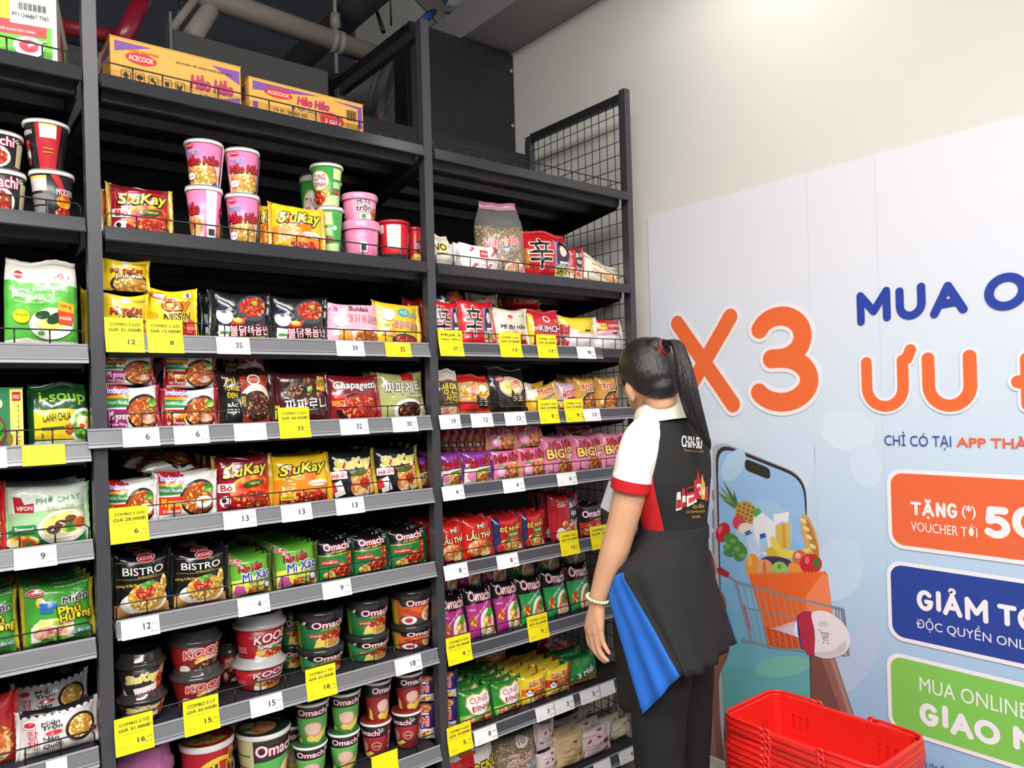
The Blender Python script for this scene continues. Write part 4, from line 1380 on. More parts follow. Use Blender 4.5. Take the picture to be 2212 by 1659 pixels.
    'oma_grn': K(mkpack, .11, .115, .042, '2f9450', [P('17161a', (-.5, .64), (.5, .68), (.5, 1), (-.5, 1)), E('f0ece4', .2, .24, .34, .3, .5), E('soup', .22, .24, .28, .24, .5), E('herb', .26, .38, .2, .1, .4), E('meat', .24, .14, .18, .12), E('ochre', -.32, .3, .12, .12), T('Xốt bò hầm vang', 'eef4e8', -.02, .56, .56, .08, None, .55)] + OMA(.83, .82, .19), seed=28, sealc='17161a'),
    'cung': K(mkpack, .115, .13, .04, '2f8c34', [P('9cc850', (-.5, .0), (.5, .0), (.5, .36), (-.5, .3)), P('c89a28', (-.36, .56), (-.32, .82), (-.1, .9), (.1, .84), (.3, .94), (.46, .8), (.44, .52), (.2, .24), (.02, .2), (-.22, .3)), P('f6f4ee', (-.33, .56), (-.29, .79), (-.1, .87), (.1, .81), (.29, .90), (.43, .78), (.41, .52), (.18, .27), (.02, .23), (-.2, .33)), T('CUNG', 'c0243c', .06, .68, .56, .17, b=.0), T('ĐÌNH', 'c0243c', .06, .46, .52, .18, None, .06), E('f0e8c8', -.3, .16, .14, .1), E('soup', -.3, .16, .1, .07), P('d03028', (-.3, .0), (-.02, .0), (-.04, .1), (-.28, .1)), E('red', .22, .1, .22, .09), E('veg', .3, .18, .14, .07)], seed=29, sealc='1c5a22'),
    'gau': K(mkpack, .1, .115, .04, 'f2d52a', [P('e8702a', (-.5, .3), (.5, .34), (.5, .6), (-.5, .56)), E('veg', .14, .32, .34, .16), E('noodle', .06, .12, .4, .12), E('ffe890', -.26, .1, .16, .1), E('d03028', .2, .1, .14, .08), T('Tôm & gà', 'f4ecd0', .2, .5, .4, .07, None, .05, .2), T('Gấu Đỏ', 'c81f26', .06, .78, .74, .2, 'f8f0d0', .05, 0, .05, .05), E('f4f0ec', -.28, .4, .11, .12), E('26201e', -.36, .5, .03, .04), E('26201e', -.2, .5, .03, .04), E('26201e', -.31, .42, .02, .03), E('26201e', -.24, .42, .02, .03)], seed=30),
    'gau_r': K(mkpack, .1, .115, .04, 'f2d52a', [P('d0342a', (-.5, .3), (.5, .34), (.5, .62), (-.5, .58)), E('veg', .2, .36, .3, .16), E('meat', .22, .2, .26, .14), E('noodle', -.16, .1, .3, .12), T('Tôm chua cay', 'f4ecd0', .14, .53, .5, .07, None, .05, .2), T('Gấu Đỏ', 'c81f26', .02, .78, .74, .2, 'f8f0d0', .05, 0, .05, .05), E('f4f0ec', -.28, .4, .11, .12), E('26201e', -.36, .5, .03, .04), E('26201e', -.2, .5, .03, .04), E('26201e', -.31, .42, .02, .03), E('26201e', -.24, .42, .02, .03)], seed=31, sealc='c0302a'),
    'bamien': K(mkpack, .13, .13, .06, '1f7a34', [P('2c9a48', (-.5, .3), (.5, .5), (.5, .9), (-.5, .7)), P('e07a2c', (-.5, .0), (.5, .0), (.5, .26), (-.5, .14)), E('noodle', .1, .08, .3, .08), T('3 Miền', 'f4f2ea', .1, .38, .72, .22, '14401c', .25, .2, .05, .05)], seed=32),
    'lachi': K(mkpack, .1, .1, .04, '342c78', [E('ochre', .0, .86, .4, .12), P('f0e4ec', (-.5, .0), (.5, .0), (.5, .3), (-.5, .34)), E('veg', .1, .14, .3, .13), T('Mì', 'e83a30', .0, .52, .4, .24, 'f0e0ec', .05, .1, .05, .05), R('e8e4f0', -.4, .7, .2, .74)], seed=33),
    'vifon': K(mkpack, .15, .135, .05, 'a9cf9c', [P('dfe8dc', (-.5, .56), (.5, .62), (.5, 1), (-.5, 1)), P('3c9a48', (-.5, .0), (.5, .0), (.5, .22), (-.5, .3)), P('b4202c', (-.42, .58), (-.18, .56), (-.18, .72), (-.3, .7), (-.34, .82), (-.44, .84)), T('VIFON', 'f4f0ee', -.3, .64, .2, .07, b=.03), T('PHỞ CHAY', '5c9a5a', .14, .78, .58, .12, 'eef4ea', .06, 0, .02, .04), T('RAU NẤM', 'a8a860', .16, .64, .34, .08, 'eef4ea', .06), E('ece4da', .2, .3, .34, .28, .25), E('palm', .2, .32, .28, .22, .25), E('6a3a2c', .06, .26, .09, .07), E('6a3a2c', .17, .34, .09, .07), E('6a3a2c', .29, .42, .08, .06), E('herb', .28, .28, .12, .08), E('d86a38', .4, .34, .08, .09), E('f0e8e0', .06, .27, .05, .012, .7, 6), E('f0e8e0', .17, .35, .05, .012, -.5, 6), E('veg', -.32, .1, .2, .1), RR('2f7a44', -.44, .24, -.16, .36, .01), T('Steamed', 'f0f4ea', -.3, .3, .22, .06)], seed=34),
    'phu': K(mkpack, .15, .135, .045, '4aa63c', [P('efe9d8', (-.44, .06), (.2, .06), (.2, .4), (-.3, .44), (-.44, .3)), E('palm', -.14, .3, .28, .14), E('meat', -.16, .2, .26, .12), E('herb', -.1, .08, .2, .06), E('f0c832', -.28, .72, .07, .09), RR('2f74b8', -.3, .62, -.04, .74, .03), RR('2f74b8', -.3, .54, -.1, .61, .02), T('Miến', '3a3c40', .24, .76, .4, .15, 'f2f2ee', .08, .1, .05, .05), T('Phú', 'f0d030', .14, .56, .34, .15, '3a3a14', .06, 0, .05, .06), T('Hương', 'f0d030', .24, .42, .5, .17, '3a3a14', .06, 0, .05, .06), T('Hương vị', '1c3c1c', .34, .26, .18, .05), T('SƯỜN HEO', 'eef4fa', .32, .17, .3, .08, '2a5aa8', 0, 0, .03, .06), T('BỔ SUNG TINH BỘT ĐẬU XANH', 'f0f4ea', .2, .95, .5, .03)] + ACE(-.34, .88, .12, .05), seed=35, sealc='b0a028'),
    'mien': K(mkpack, .17, .13, .05, 'dedbd8', [P('26262a', (-.5, .84), (.5, .88), (.5, 1), (-.5, 1))] + [E('eeeae6', -.44 + .1 * k, .845 + .004 * k, .035, .04) for k in range(10)] + [E('3a1f22', .28, .46, .21, .3), E('noodle', .28, .46, .17, .24), E('f2ece8', -.38, .7, .09, .09), E('cc3040', -.38, .7, .07, .06), T('Miến', '26262a', -.12, .72, .24, .12, None, .05, .1), T('Trộn', '26262a', -.1, .6, .26, .12, None, .05, .1), E('cc2c3c', -.08, .48, .11, .04, .1), T('Hàn', '26262a', -.12, .36, .2, .11, None, .05, .1), T('Quốc', '26262a', -.09, .22, .26, .12, None, .05, .1), T('잡', 'c8304c', -.35, .5, .13, .17, 'f0dade', 0, 0, .03, .06), T('채', 'c8304c', -.35, .3, .13, .17, 'f0dade', 0, 0, .03, .06), T('Japchae', '3a3638', -.36, .14, .18, .05), E('3050a0', .47, .3, .05, .03), E('cc3040', .47, .33, .05, .03)], seed=36),
    'redpack': K(mkpack, .12, .12, .045, 'c0242a', [E('ochre', .1, .3, .4, .3), E('soup', .2, .26, .24, .2), T('MÌ', 'f4ecd8', .0, .76, .4, .18, '2a1414', .05, 0, .05, .06), E('herb', -.2, .2, .12, .1)], seed=37),
    'yelpack': K(mkpack, .1, .1, .04, 'e8c42c', [E('c8a028', .2, .4, .2, .2), E('f4e8c0', -.2, .5, .2, .2)], seed=38),
    'saeng': K(mkpack, .1, .135, .03, 'd8d2c4', [RR('4a2f22', -.46, .22, .46, .84, .05), RR('c8a050', -.44, .235, .44, .825, .05), RR('4a2f22', -.43, .245, .43, .815, .05), T('생면', 'e8d838', .02, .64, .66, .24, None, .03, 0, .05), T('사리', 'e8d838', .1, .42, .5, .2, None, -.03, 0, .05), T('THỊ NHẬT KÝ', 'e8e0d0', .0, .3, .6, .05), E('meat', -.2, .1, .2, .1), E('soup', .2, .1, .2, .1)], 'tb', seed=39),
    'raoh_r': K(mkpack, .125, .125, .05, 'cc2a22', [P('c8a878', (-.5, .4), (.5, .3), (.5, .88), (-.5, .9)), E('noodle', .0, .62, .48, .26), E('meat', -.1, .66, .2, .14), E('f4e8c8', .2, .72, .14, .1), P('1b1a1c', (-.02, .56), (.1, .46), (.28, .46), (.4, .56), (.4, .28), (.28, .2), (.1, .2), (-.02, .28)), T('日清', 'e8dcb0', .19, .45, .2, .08), T('ラ王', 'e8dcb0', .19, .32, .3, .12, b=.03), R('d8b850', -.5, .1, .5, .12)], 'tb', seed=40),
    'raoh_b': K(mkpack, .13, .145, .05, '1d1a1c', [E('d8c0a0', .04, .62, .34, .24), E('palm', .0, .6, .26, .16), E('meat', .14, .7, .14, .1), E('c8303a', -.26, .78, .12, .06), T('NISSIN', 'f0e4dc', -.26, .78, .18, .05), P('141316', (.0, .56), (.1, .48), (.26, .48), (.36, .56), (.36, .3), (.26, .22), (.1, .22), (.0, .3)), T('日清', 'e8dcb0', .18, .47, .18, .07), T('ラ王', 'e8dcb0', .18, .35, .28, .11, b=.03), R('b8a050', -.3, .17, .4, .178)], 'tb', seed=41),
    'sanya': K(mkpack, .12, .09, .045, 'e6b62c', [P('f0e8d8', (-.5, .6), (-.2, .66), (-.1, 1), (-.5, 1)), P('1f1d1c', (-.2, .12), (.3, .12), (.2, .36), (-.1, .3)), T('sanyato', '3a2a14', .1, .5, .56, .16, 'f4ecd0', .1, .2, .04, .05), T('Mama', 'c8242c', .1, .78, .56, .2, 'f4ecd0', .05, .1, .05, .05)], seed=42),
    'anin_r': K(mkpack, .1, .12, .04, 'c8a4b4', [E('red', .1, .24, .42, .28), E('veg', -.2, .2, .2, .16), T('ánnh', 'cc2028', .04, .68, .84, .3, 'f4ecec', .1, .1, .06, .05)], seed=43),
    'anin_g': K(mkpack, .105, .135, .045, 'd09a40', [E('26201c', .1, .34, .42, .26, .2), E('ochre', .1, .32, .36, .2, .2), E('veg', -.1, .08, .36, .08), T('ánnh', 'c02430', .0, .78, .7, .2, 'f4e8c0', .08, .1, .06, .05), T('Braised', 'f4ecd8', .06, .6, .4, .07, '5a3a18', .05, .2), R('5a2a70', .4, .6, .5, 1)], seed=44),
    # ---- bags and pouches
    'pouch': K(mkpack, .155, .2, .05, 'e9e5da', [P('5cb648', (-.5, .1), (.5, .1), (.5, .76), (-.5, .8)), P('e9e5da', (-.5, 0), (.5, 0), (.5, .1), (.2, .06), (-.2, .14), (-.5, .1)), E('c83040', -.32, .87, .06, .05), T('0food', 'f0e8e0', -.3, .87, .12, .025), RR('f6f4ee', .14, .8, .42, .92, .02), T('SỐ 1', 'cc2030', .27, .865, .22, .06, b=.03), T('VIỆT NAM', '3a3a5a', .24, .82, .16, .02), T('Rong biển giòn', 'f6f6ee', -.04, .7, .76, .08, b=.02), T('trộn gia vị', 'f6f6ee', -.12, .62, .56, .075, b=.02), T('Đơn giản, tiện lợi', 'e8f4c0', -.12, .545, .5, .028), E('ece6d8', .12, .3, .3, .18), E('palm', .12, .34, .26, .11), E('2c4a30', .18, .36, .13, .06, .3), E('2c4a30', .0, .4, .1, .05), E('f0e020', -.28, .38, .11, .08), T('Mẹ sáng tạo', '5a6a20', -.28, .395, .16, .03), P('f0b428', (.2, .45), (.42, .42), (.42, .54), (.22, .56)), T('THÊM 10g', 'b02020', .31, .5, .16, .05, None, -.1), P('e0482c', (.22, .3), (.4, .28), (.42, .43), (.21, .45)), T('KHÔNG ĐỔI', 'f6f0e0', .31, .37, .16, .05, None, -.1), E('3c9a3c', -.02, .2, .05, .02)], 'tb', seed=50, name='snack_pouch'),
    'isoup': K(mkpack, .17, .12, .05, '1c4a24', [P('f2cc2c', (-.42, .14), (.5, .12), (.5, .62), (-.42, .64)), T('i-soup', '9cd048', .06, .83, .76, .24, None, 0, 0, .03), T('CANH CHUA', '1c4a24', -.06, .5, .46, .13, None, .02, 0, .03), RR('2f6a34', -.32, .29, .06, .34, .02), T('5', '1c3c1c', -.3, .2, .03, .08), E('f2f0e4', .4, .34, .26, .32), E('herb', .4, .34, .21, .26), E('palm', .38, .4, .12, .12), E('c84a30', .34, .34, .06, .04), E('ochre', .14, .3, .08, .09), P('d8d8b8', (-.5, .0), (.5, .0), (.5, .12), (-.4, .12))], 'tb', seed=51, name='soup_packet'),
    'shin_bag': K(mkpack, .17, .17, .09, 'cc2026', SHIN('2a2430') + [T('SHIN RAMYUN', 'f0d84a', -.45, .45, .04, .4, b=.02)], 'tb', seed=52, name='noodle_bag'),
    'creambag': K(mkpack, .14, .15, .07, 'e4dfcc', [T('NO', '2a2620', -.1, .62, .6, .2, 'f0d820', .1, .2, .06, .08), T('JUMBO', '2a2620', .0, .42, .44, .08, None, .1, .2)], 'tb', seed=53, name='noodle_bag'),
    'triangle': K(mkpack, .16, .13, .06, 'efe6cc', [P('e08a3c', (-.5, .9), (.5, .9), (.5, 1), (-.5, 1)), P('e08a3c', (-.5, .0), (.5, .0), (.5, .07), (-.5, .07)), T('BÁNH TRÁNG', 'd0603c', .0, .62, .6, .12, None, .0, 0, .02), E('e8a860', .18, .36, .16, .12), T('ĐẶC BIỆT', 'd86a48', -.1, .38, .4, .07), R('d87850', -.34, .28, .1, .3)], 'tb', seed=54, name='rice_paper_bag'),
    'vifonw': K(mkpack, .13, .085, .05, 'efeae8', [RR('c8283a', -.14, .55, .08, .8, .02), T('VIFON', 'f4ecec', -.03, .67, .16, .1), E('d85868', .24, .66, .06, .035, .8), E('d85868', .24 + .05, .66 + .07, .05, .03, -.5), E('d85868', -.34, .76, .06, .035, .8), E('d85868', -.34 + .05, .76 + .07, .05, .03, -.5), E('d85868', -.3, .22, .06, .035, .8), E('d85868', -.3 + .05, .22 + .07, .05, .03, -.5), E('d85868', .1, .24, .06, .035, .8), E('d85868', .1 + .05, .24 + .07, .05, .03, -.5), RR('c8283a', .3, .76, .48, .96, .02), T('MÌ ĂN LIỀN HẢI SẢN', 'c05060', .12, .46, .5, .07), R('c8283a', .34, .12, .44, .22)], seed=55),
    'vifonp': K(mkpack, .115, .14, .04, 'e4d0d2', [E('a82844', -.12, .62, .085, .038, .9), E('a82844', .16, .66, .085, .038, -.6), T('MÌ ĂN LIỀN', '8a5060', .04, .44, .5, .06), E('a82844', .36, .16, .085, .038, .6), E('a82844', -.36, .3, .085, .038), E('a82844', .2, .9, .085, .038), RR('a82844', .3, .34, .48, .5, .01), R('b86878', -.3, .36, .3, .37), R('b86878', -.26, .32, .3, .328), R('b86878', -.3, .8, .1, .81)], seed=56),
    'viftan': K(mkpack, .13, .16, .045, 'd0b888', [E('b03a38', .1, .72, .085, .038, -.4), E('b03a38', .26, .3, .085, .038, .8), E('b03a38', -.2, .06, .085, .038), R('a87048', -.34, .5, .1, .51), R('a87048', -.3, .54, .16, .55), T('MÌ BÒ', 'a04838', .2, .46, .3, .05), T('Thượng hạng', 'a87048', -.1, .36, .4, .04), R('a87048', -.3, .24, .0, .25), R('a87048', -.3, .2, .1, .21)], seed=57),
    'creamp': K(mkpack, .11, .14, .045, 'e6dcc0', [E('c04a40', -.3, .2, .07, .06), E('c04a40', .34, .26, .08, .06), R('c8a878', -.3, .6, .2, .61), R('c8a878', -.26, .54, .24, .55), R('c8a878', -.3, .46, .1, .47), E('d88a68', .3, .8, .12, .06)], seed=58),
    'koreno': K(mkpack, .2, .22, .07, 'ece6e4', [P('d0262e', (-.5, .0), (.06, .0), (.02, .78), (-.5, .8)), P('d0262e', (.06, .0), (.5, .0), (.5, .1), (.06, .2)), E('e83a20', -.08, .84, .17, .07), T('KORENO', 'f4d048', -.08, .84, .26, .05), RR('f4eeee', .0, .84, .36, .98, .02), T('NGON TUYỆT ĐỈNH', 'c83040', .2, .93, .28, .03), T('HƯƠNG VỊ HÀN', 'c83040', .2, .88, .24, .03), T('KORENO', 'f4e028', .12, .56, .84, .18, '1c1a16', .2, .25, .06, .06), T('JUMBO', 'f4f0e8', .22, .38, .5, .08, '1c1a16', .2, .2, .03, .05), T('noodle', 'f4ecec', -.26, .5, .3, .1, None, .1, .15)], 'tb', seed=59, name='noodle_bag'),
    'clear': K(mkclear, .145, .24, .11, [T('Hảo Hảo', 'cc2030', -.02, .66, .78, .17, 'f4e8e0', .15, .25, .04, .05), T('MÌ VẮT', '2c3c90', .0, .5, .5, .1, 'f4f0e8', .15, .2, .04, .05), E('f0e8dc', .22, .12, .24, .15), E('soup', .22, .12, .2, .12)]),
    'clear10': K(mkclear, .175, .24, .11, [E('f0e8e0', .12, .9, .14, .09), T('10', 'c02838', .12, .91, .16, .08, None, 0, 0, .03), E('d8a8a0', -.1, .7, .14, .035)] + [T('Hảo Hảo', 'b82440', .1, .58, .68, .12, 'f0e8e0', .15, .25, .04, .05), T('MÌ VẮT', '2c3c90', .1, .4, .74, .13, 'f4f0e8', .15, .25, .05, .05), T('không chiên dầu', 'f0ece8', .16, .25, .4, .06, '4a4a80', .15, .2)], top='d8d4d0', fill=.9),
    'mibo': K(mkpack, .125, .14, .05, 'e2ddc8', [E('soup', .0, .22, .5, .22), E('meat', .06, .24, .3, .14), E('red', .3, .12, .16, .1), E('f2ece6', -.1, .78, .1, .08), E('c84a40', -.1, .78, .08, .05), T('Mì Bò Hầm', '2a2622', .02, .55, .82, .13, None, .03, .2, .03), R('b0a890', -.3, .46, .34, .465), T('소고기', '5a5040', .26, .82, .2, .06), E('2c4aa0', -.4, .24, .05, .03), E('c83040', -.4, .27, .05, .03)], seed=60),
    'kimchi': K(mkpack, .12, .14, .05, 'd02a38', [P('f0d030', (-.5, .0), (-.42, .0), (-.38, .9), (-.5, 1)), P('f0d030', (.5, .0), (.42, .0), (.42, .9), (.5, 1)), E('red', .0, .14, .4, .18), E('meat', .1, .2, .22, .12), E('f4f0ee', .0, .82, .12, .1), E('d02a38', .0, .82, .08, .06), T('mì', 'f0e8e8', -.34, .55, .14, .12), T('KIMCHI', 'f4f0ee', .1, .54, .72, .17, '6a1018', .0, 0, .02, .06), T('김치', 'f0d030', .34, .76, .18, .08)], 'tb', seed=61),
    'showm': K(mkpack, .14, .06, .11, 'c82430', [RR('c82430', -.36, .3, .3, .8, .03), RR('f0d060', -.34, .3, .3, .8, .03), RR('c82430', -.32, .35, .28, .75, .03), T('HOWMEIN', 'f4ece0', -.08, .55, .34, .26, b=.0), E('f2ece6', .18, .55, .07, .16), E('c83040', .18, .5, .05, .06)], seed=62, sealc='e8c030'),
    'yelwhite': K(mkpack, .135, .12, .06, 'ebe4e6', [P('f0d42a', (-.5, .62), (.5, .58), (.5, 1), (-.5, 1)), P('f0d42a', (-.12, .5), (.44, .5), (.44, .62), (-.12, .62)), R('26241f', .06, .54, .24, .6), P('b83038', (-.5, .0), (-.38, .0), (-.34, .7), (-.5, .74)), T('JIN', '26201e', -.44, .36, .1, .14, 'f4ecec')], seed=63),
    'redwhite': K(mkpack, .115, .11, .05, 'e8dfe2', [P('c82a34', (-.5, .62), (.5, .66), (.5, 1), (-.5, 1)), RR('f0d040', -.46, .66, -.18, .86, .03), T('뿌셔', '26201e', -.32, .76, .2, .1), T('HOWMEIN', 'f4ece0', .14, .78, .5, .1), P('d8a0b0', (-.5, .48), (.5, .5), (.5, .62), (-.5, .62)), R('26241f', .0, .52, .2, .57), P('f0d040', (.42, .1), (.5, .1), (.5, .6), (.44, .6))], seed=64),
    # ---- cups, bowls, tubs
    'pinkcup': K(mkcup, .033, .046, .108, 'ea7fae', [P('f0e4d8', (-.42, .0), (.42, .0), (.34, .2), (.4, .5), (-.4, .48), (-.34, .2)), E('soup', -.02, .34, .3, .2), E('noodle', .02, .2, .3, .16), P('e88a3c', (-.34, .0), (-.12, .0), (-.28, .16)), P('2c4a8c', (.12, .0), (.34, .0), (.28, .12)), T('Handy', '3058b0', -.14, .74, .22, .12, 'f6ecf0', .05, 0, .04, .06), T('Hảo Hảo', 'd01f2c', 0, .57, .58, .18, '4a1014', .05, .2, .04, .06), E('cc2430', -.18, .9, .07, .04), T('ACECOOK', 'f4efe8', -.18, .9, .1, .03), E('f4f0f0', -.2, .22, .09, .08), T('NHIỀU TOPPING', 'c03a70', -.2, .22, .14, .03), R('ece6ea', .36, .05, .5, .95)], lidc='f0e8ea'),
    'pinkback': K(mkcup, .033, .046, .1, 'ea7fae', [P('f0e4d8', (-.5, .0), (-.02, .0), (-.02, .5), (-.5, .5)), E('soup', -.22, .3, .2, .2), T('Hảo', 'd01f2c', -.22, .62, .26, .2, '4a1014', .05, .2, .04, .06), R('efeaec', .04, .04, .22, .96), R('d8d0d4', .08, .7, .18, .88), R('3a3438', .07, .14, .19, .26), E('noodle', .4, .24, .14, .18), T('Hảo', 'd01f2c', .4, .62, .2, .2, '4a1014', .05, .2, .04, .06), P('2c4a8c', (-.1, .0), (.04, .0), (.0, .1))], lidc='f0e8ea'),
    'greencup': K(mkcup, .032, .046, .11, '3f9e48', [P('c8dfa0', (-.5, .0), (.5, .0), (.5, .3), (-.5, .22)), E('e8c850', -.16, .62, .2, .24), E('f6f4ee', -.16, .62, .18, .22), T('CUNG', 'a8243c', -.16, .7, .26, .14), T('ĐÌNH', 'a8243c', -.16, .54, .26, .14), E('red', -.2, .2, .16, .18), E('noodle', -.04, .32, .1, .1), R('dff0a8', .12, .66, .3, .92), R('c84048', .12, .32, .3, .4), R('b8dca0', .12, .44, .3, .6), E('e8f4e0', .36, .6, .05, .05)], lidc='e8ece0'),
    'pinktub': K(mkcup, .052, .062, .072, 'e884ac', [P('f0a8c4', (-.1, .0), (.4, .0), (.4, 1), (-.14, 1)), E('ochre', .3, .3, .1, .26), T('Mì Tô', '3a1a20', .08, .78, .22, .16, 'f8f0f2', .04, 0, .04, .08), T('trộn', '3a1a20', .08, .52, .26, .26, 'f8f0f2', .04, 0, .05, .08), R('f0f0ea', .0, .12, .22, .32), RR('3a9a58', .04, .14, .11, .3, .01), R('e8d8e0', -.4, .2, -.28, .5), R('3a3034', -.38, .26, -.3, .42)], 'flat', 'ea94b8', name='noodle_tub', rim='f0b4cc'),
    'redcup': K(mkcup, .041, .049, .088, 'cc2630', [R('26201f', -.5, .0, .5, .22), R('f0ecea', -.2, .36, .06, .92), R('b8b0b0', -.17, .6, .03, .61), R('b8b0b0', -.17, .7, .03, .71), R('b8b0b0', -.17, .8, .03, .81), R('e0d8d8', -.4, .72, -.26, .92), T('辛', '1c1618', .3, .6, .1, .34, 'f0ecea', 0, 0, .04, .05), R('b02028', .2, .24, .4, .3)], lidc='26201f', rim='b8202a'),
    'redcup2': K(mkcup, .038, .044, .085, 'c4242c', [E('noodle', .0, .14, .3, .2), T('라면', '1c1618', .0, .56, .2, .16, 'f0ecea', 0, 0, .04, .06), T('SHIN', '1c1618', .0, .42, .2, .1), R('f0d84a', -.12, .26, .12, .34), R('1c1618', .0, .64, .2, .68)], lidc='26201f', rim='b8202a'),
    'moderncup': K(mkcup, .032, .046, .105, '1f1c1e', [P('b42430', (-.08, .0), (.2, .0), (.26, 1), (-.1, 1)), R('e8e4dc', -.04, .66, .18, .92), R('e8d060', -.04, .92, .18, .96), T('MODERN', 'f0ecea', -.3, .78, .3, .1), P('cc2a34', (-.42, .5), (-.2, .52), (-.22, .62), (-.4, .6)), E('e8e4e4', -.3, .3, .08, .2), E('c83a40', -.3, .46, .08, .08), E('8a3a2a', -.28, .16, .06, .1), R('e09a30', .0, .34, .14, .36), R('e09a30', .0, .42, .14, .44)], lidc='e8e4de'),
    'moderncup2': K(mkcup, .034, .046, .09, '26262a', [R('d8d4cc', -.34, .62, -.02, .9), R('e8d850', -.34, .88, -.02, .93), R('8a8688', -.34, .34, -.02, .56), R('8a8688', -.34, .1, -.02, .3), P('c02430', (.02, 1), (.12, 1), (.3, .5), (.2, .5)), T('MODERN', 'f0ecea', .26, .62, .3, .13), E('fire', .24, .42, .14, .14), E('red', .24, .14, .16, .16)], lidc='e8e4de'),
    'omabowl_b': K(mkcup, .046, .058, .075, '1f2422', [P('2f7a4c', (-.5, .0), (-.2, .0), (-.1, .4), (-.5, .5)), E('efeae2', -.02, .32, .24, .34), E('red', -.02, .32, .2, .27), E('herb', -.08, .46, .08, .1), R('cfc6a0', .3, .1, .5, .8)] + OMA(.78, .5, .26), lidc='e8e4da', name='noodle_bowl'),
    'sk_bowl': K(mkcup, .047, .062, .078, '2a2624', [E('red', .34, .5, .14, .4), E('c8a058', .42, .8, .14, .2), T('SiuKay', 'f0dc2c', .04, 0.64, .44, .3, 'f2ece0', .08, .25, .04, .06), T('TIA CHỚP', 'f0d82c', .08, 0.38, .28, .14, '1a1814', .06, 0, .05, .06), P('f0ecee', (-.06, .2), (.24, .26), (.24, .46), (-.08, .38)), T('Hải Sản', 'b82848', .08, 0.21, .26, .14, None, .1, .2, .03), P('f0ecec', (-.28, .1), (-.22, .4), (-.16, .1)), P('c03038', (-.3, .08), (-.27, .36), (-.22, .12))], 'dome', '35322f', name='noodle_bowl', rim='2e2b28'),
    'kool_bbq': K(mkcup, .046, .062, .08, '7c1a1e', [P('9a2420', (-.5, .0), (-.1, .0), (-.06, 1), (-.5, 1)), E('fire', .22, .44, .22, .16), E('26201c', .22, .18, .26, .2), E('dark', .2, .28, .2, .18), E('palm', .24, .08, .2, .08), T('KOOL', 'e84a3c', .1, 0.72, .44, .26, 'f4e8e4', .08, .2, .05, .06), T('BBQ', 'f0e8e4', .24, 0.52, .2, .13, None, .06, 0, .04), E('1c1818', .4, .52, .07, .14), E('f0e0dc', -.12, .24, .07, .14), T('CAY', 'd02a28', -.12, 0.14, .1, .1, b=.03)], 'dome', '3d3a3a', name='noodle_bowl', rim='3a3636'),
    'kool_spag': K(mkcup, .049, .064, .085, 'b4202c', [E('efeae4', .18, .14, .26, .26, .15), E('noodle', .18, .18, .2, .2, .15), E('red', .16, .28, .14, .1), E('herb', .16, .4, .06, .06), E('e0b050', .0, .3, .06, .09), T('KOOL', 'f4ecea', .12, 0.72, .4, .24, '8a1420', .1, .2, .05, .05), T('Spaghetti', 'f4ecea', .14, 0.50, .36, .16, '3a5030', .1, .2, .03, .05), E('f0ece8', .0, .1, .08, .08), T('105g', '2a2422', .0, 0.00, .11, .07, b=.03), R('d86068', -.3, .3, -.16, .5), T('STOP', 'e8b0b0', -.08, 0.76, .08, .06)], 'dome', 'a9a7a6', name='noodle_bowl', rim='eceae6'),
    'oma_tub': K(mkcup, .050, .058, .072, '2f7f4a', [P('202524', (-.18, .62), (.5, .62), (.5, 1), (-.26, 1)), R('8fb83c', -.5, .0, -.3, .9), E('efe6d0', .2, .22, .26, .24), E('red', .2, .32, .22, .2), E('noodle', .12, .16, .16, .12), P('ecc860', (-.1, .04), (.04, .06), (.04, .26), (-.06, .3)), R('c0502c', -.16, .36, .02, .48), T('XỐT BÒ BẰM', 'f4e8d0', -.07, .42, .15, .07), T('Xốt Spaghetti', 'e8d040', .14, .6, .3, .09, None, .05, .2), P('f0ece4', (-.24, .76), (-.2, .76), (-.16, .94), (-.2, .94))] + OMA(.74, .46, .2, .12), 'flat', '2b2c2c', name='noodle_tub', rim='2b2c2c'),
    'oma_tub_o': K(mkcup, .050, .058, .072, 'd8652a', [P('2a2828', (-.18, .62), (.5, .62), (.5, 1), (-.26, 1)), R('d8b83c', -.5, .0, -.26, .9), P('4a4540', (-.22, .0), (.5, .0), (.5, .2), (-.2, .3)), E('efe6d0', .3, .28, .18, .26), E('noodle', .3, .3, .15, .2), E('f4efe8', -.08, .16, .12, .14), E('b83038', -.08, .16, .06, .08), P('c83a2a', (-.16, .5), (.0, .3), (.14, .1), (.1, .36), (-.1, .56))] + OMA(.74, .46, .2, .12), 'flat', '2b2c2c', name='noodle_tub', rim='2b2c2c'),
    'oma_bowl_g': K(mkcup, .054, .070, .098, '5aa84e', [P('262a29', (-.12, .6), (.5, .66), (.5, 1), (-.14, 1)), R('d8cfa0', -.5, .0, -.12, 1), R('4a8a50', -.46, .5, -.16, .53), R('4a8a50', -.46, .3, -.16, .33), R('4a8a50', -.46, .7, -.16, .73), E('efe6dc', .34, .3, .17, .26), E('soup', .34, .3, .14, .21), E('palm', .02, .3, .06, .08), E('red', .02, .1, .08, .07), T('Tôm', 'eef4e8', .14, .42, .08, .07)] + OMA(.8, .5, .18, .16), lidc='2a3a30', name='noodle_bowl', lidart=[E('soup', -.1, .4, .34, .3), E('f0ece4', -.3, .6, .14, .12), E('herb', -.34, .36, .14, .1), P('202624', (.0, .7), (.5, .5), (.5, .9), (.1, 1)), T('Omachi', 'e8c8d4', .2, .76, .34, .1, None, -.4)]),
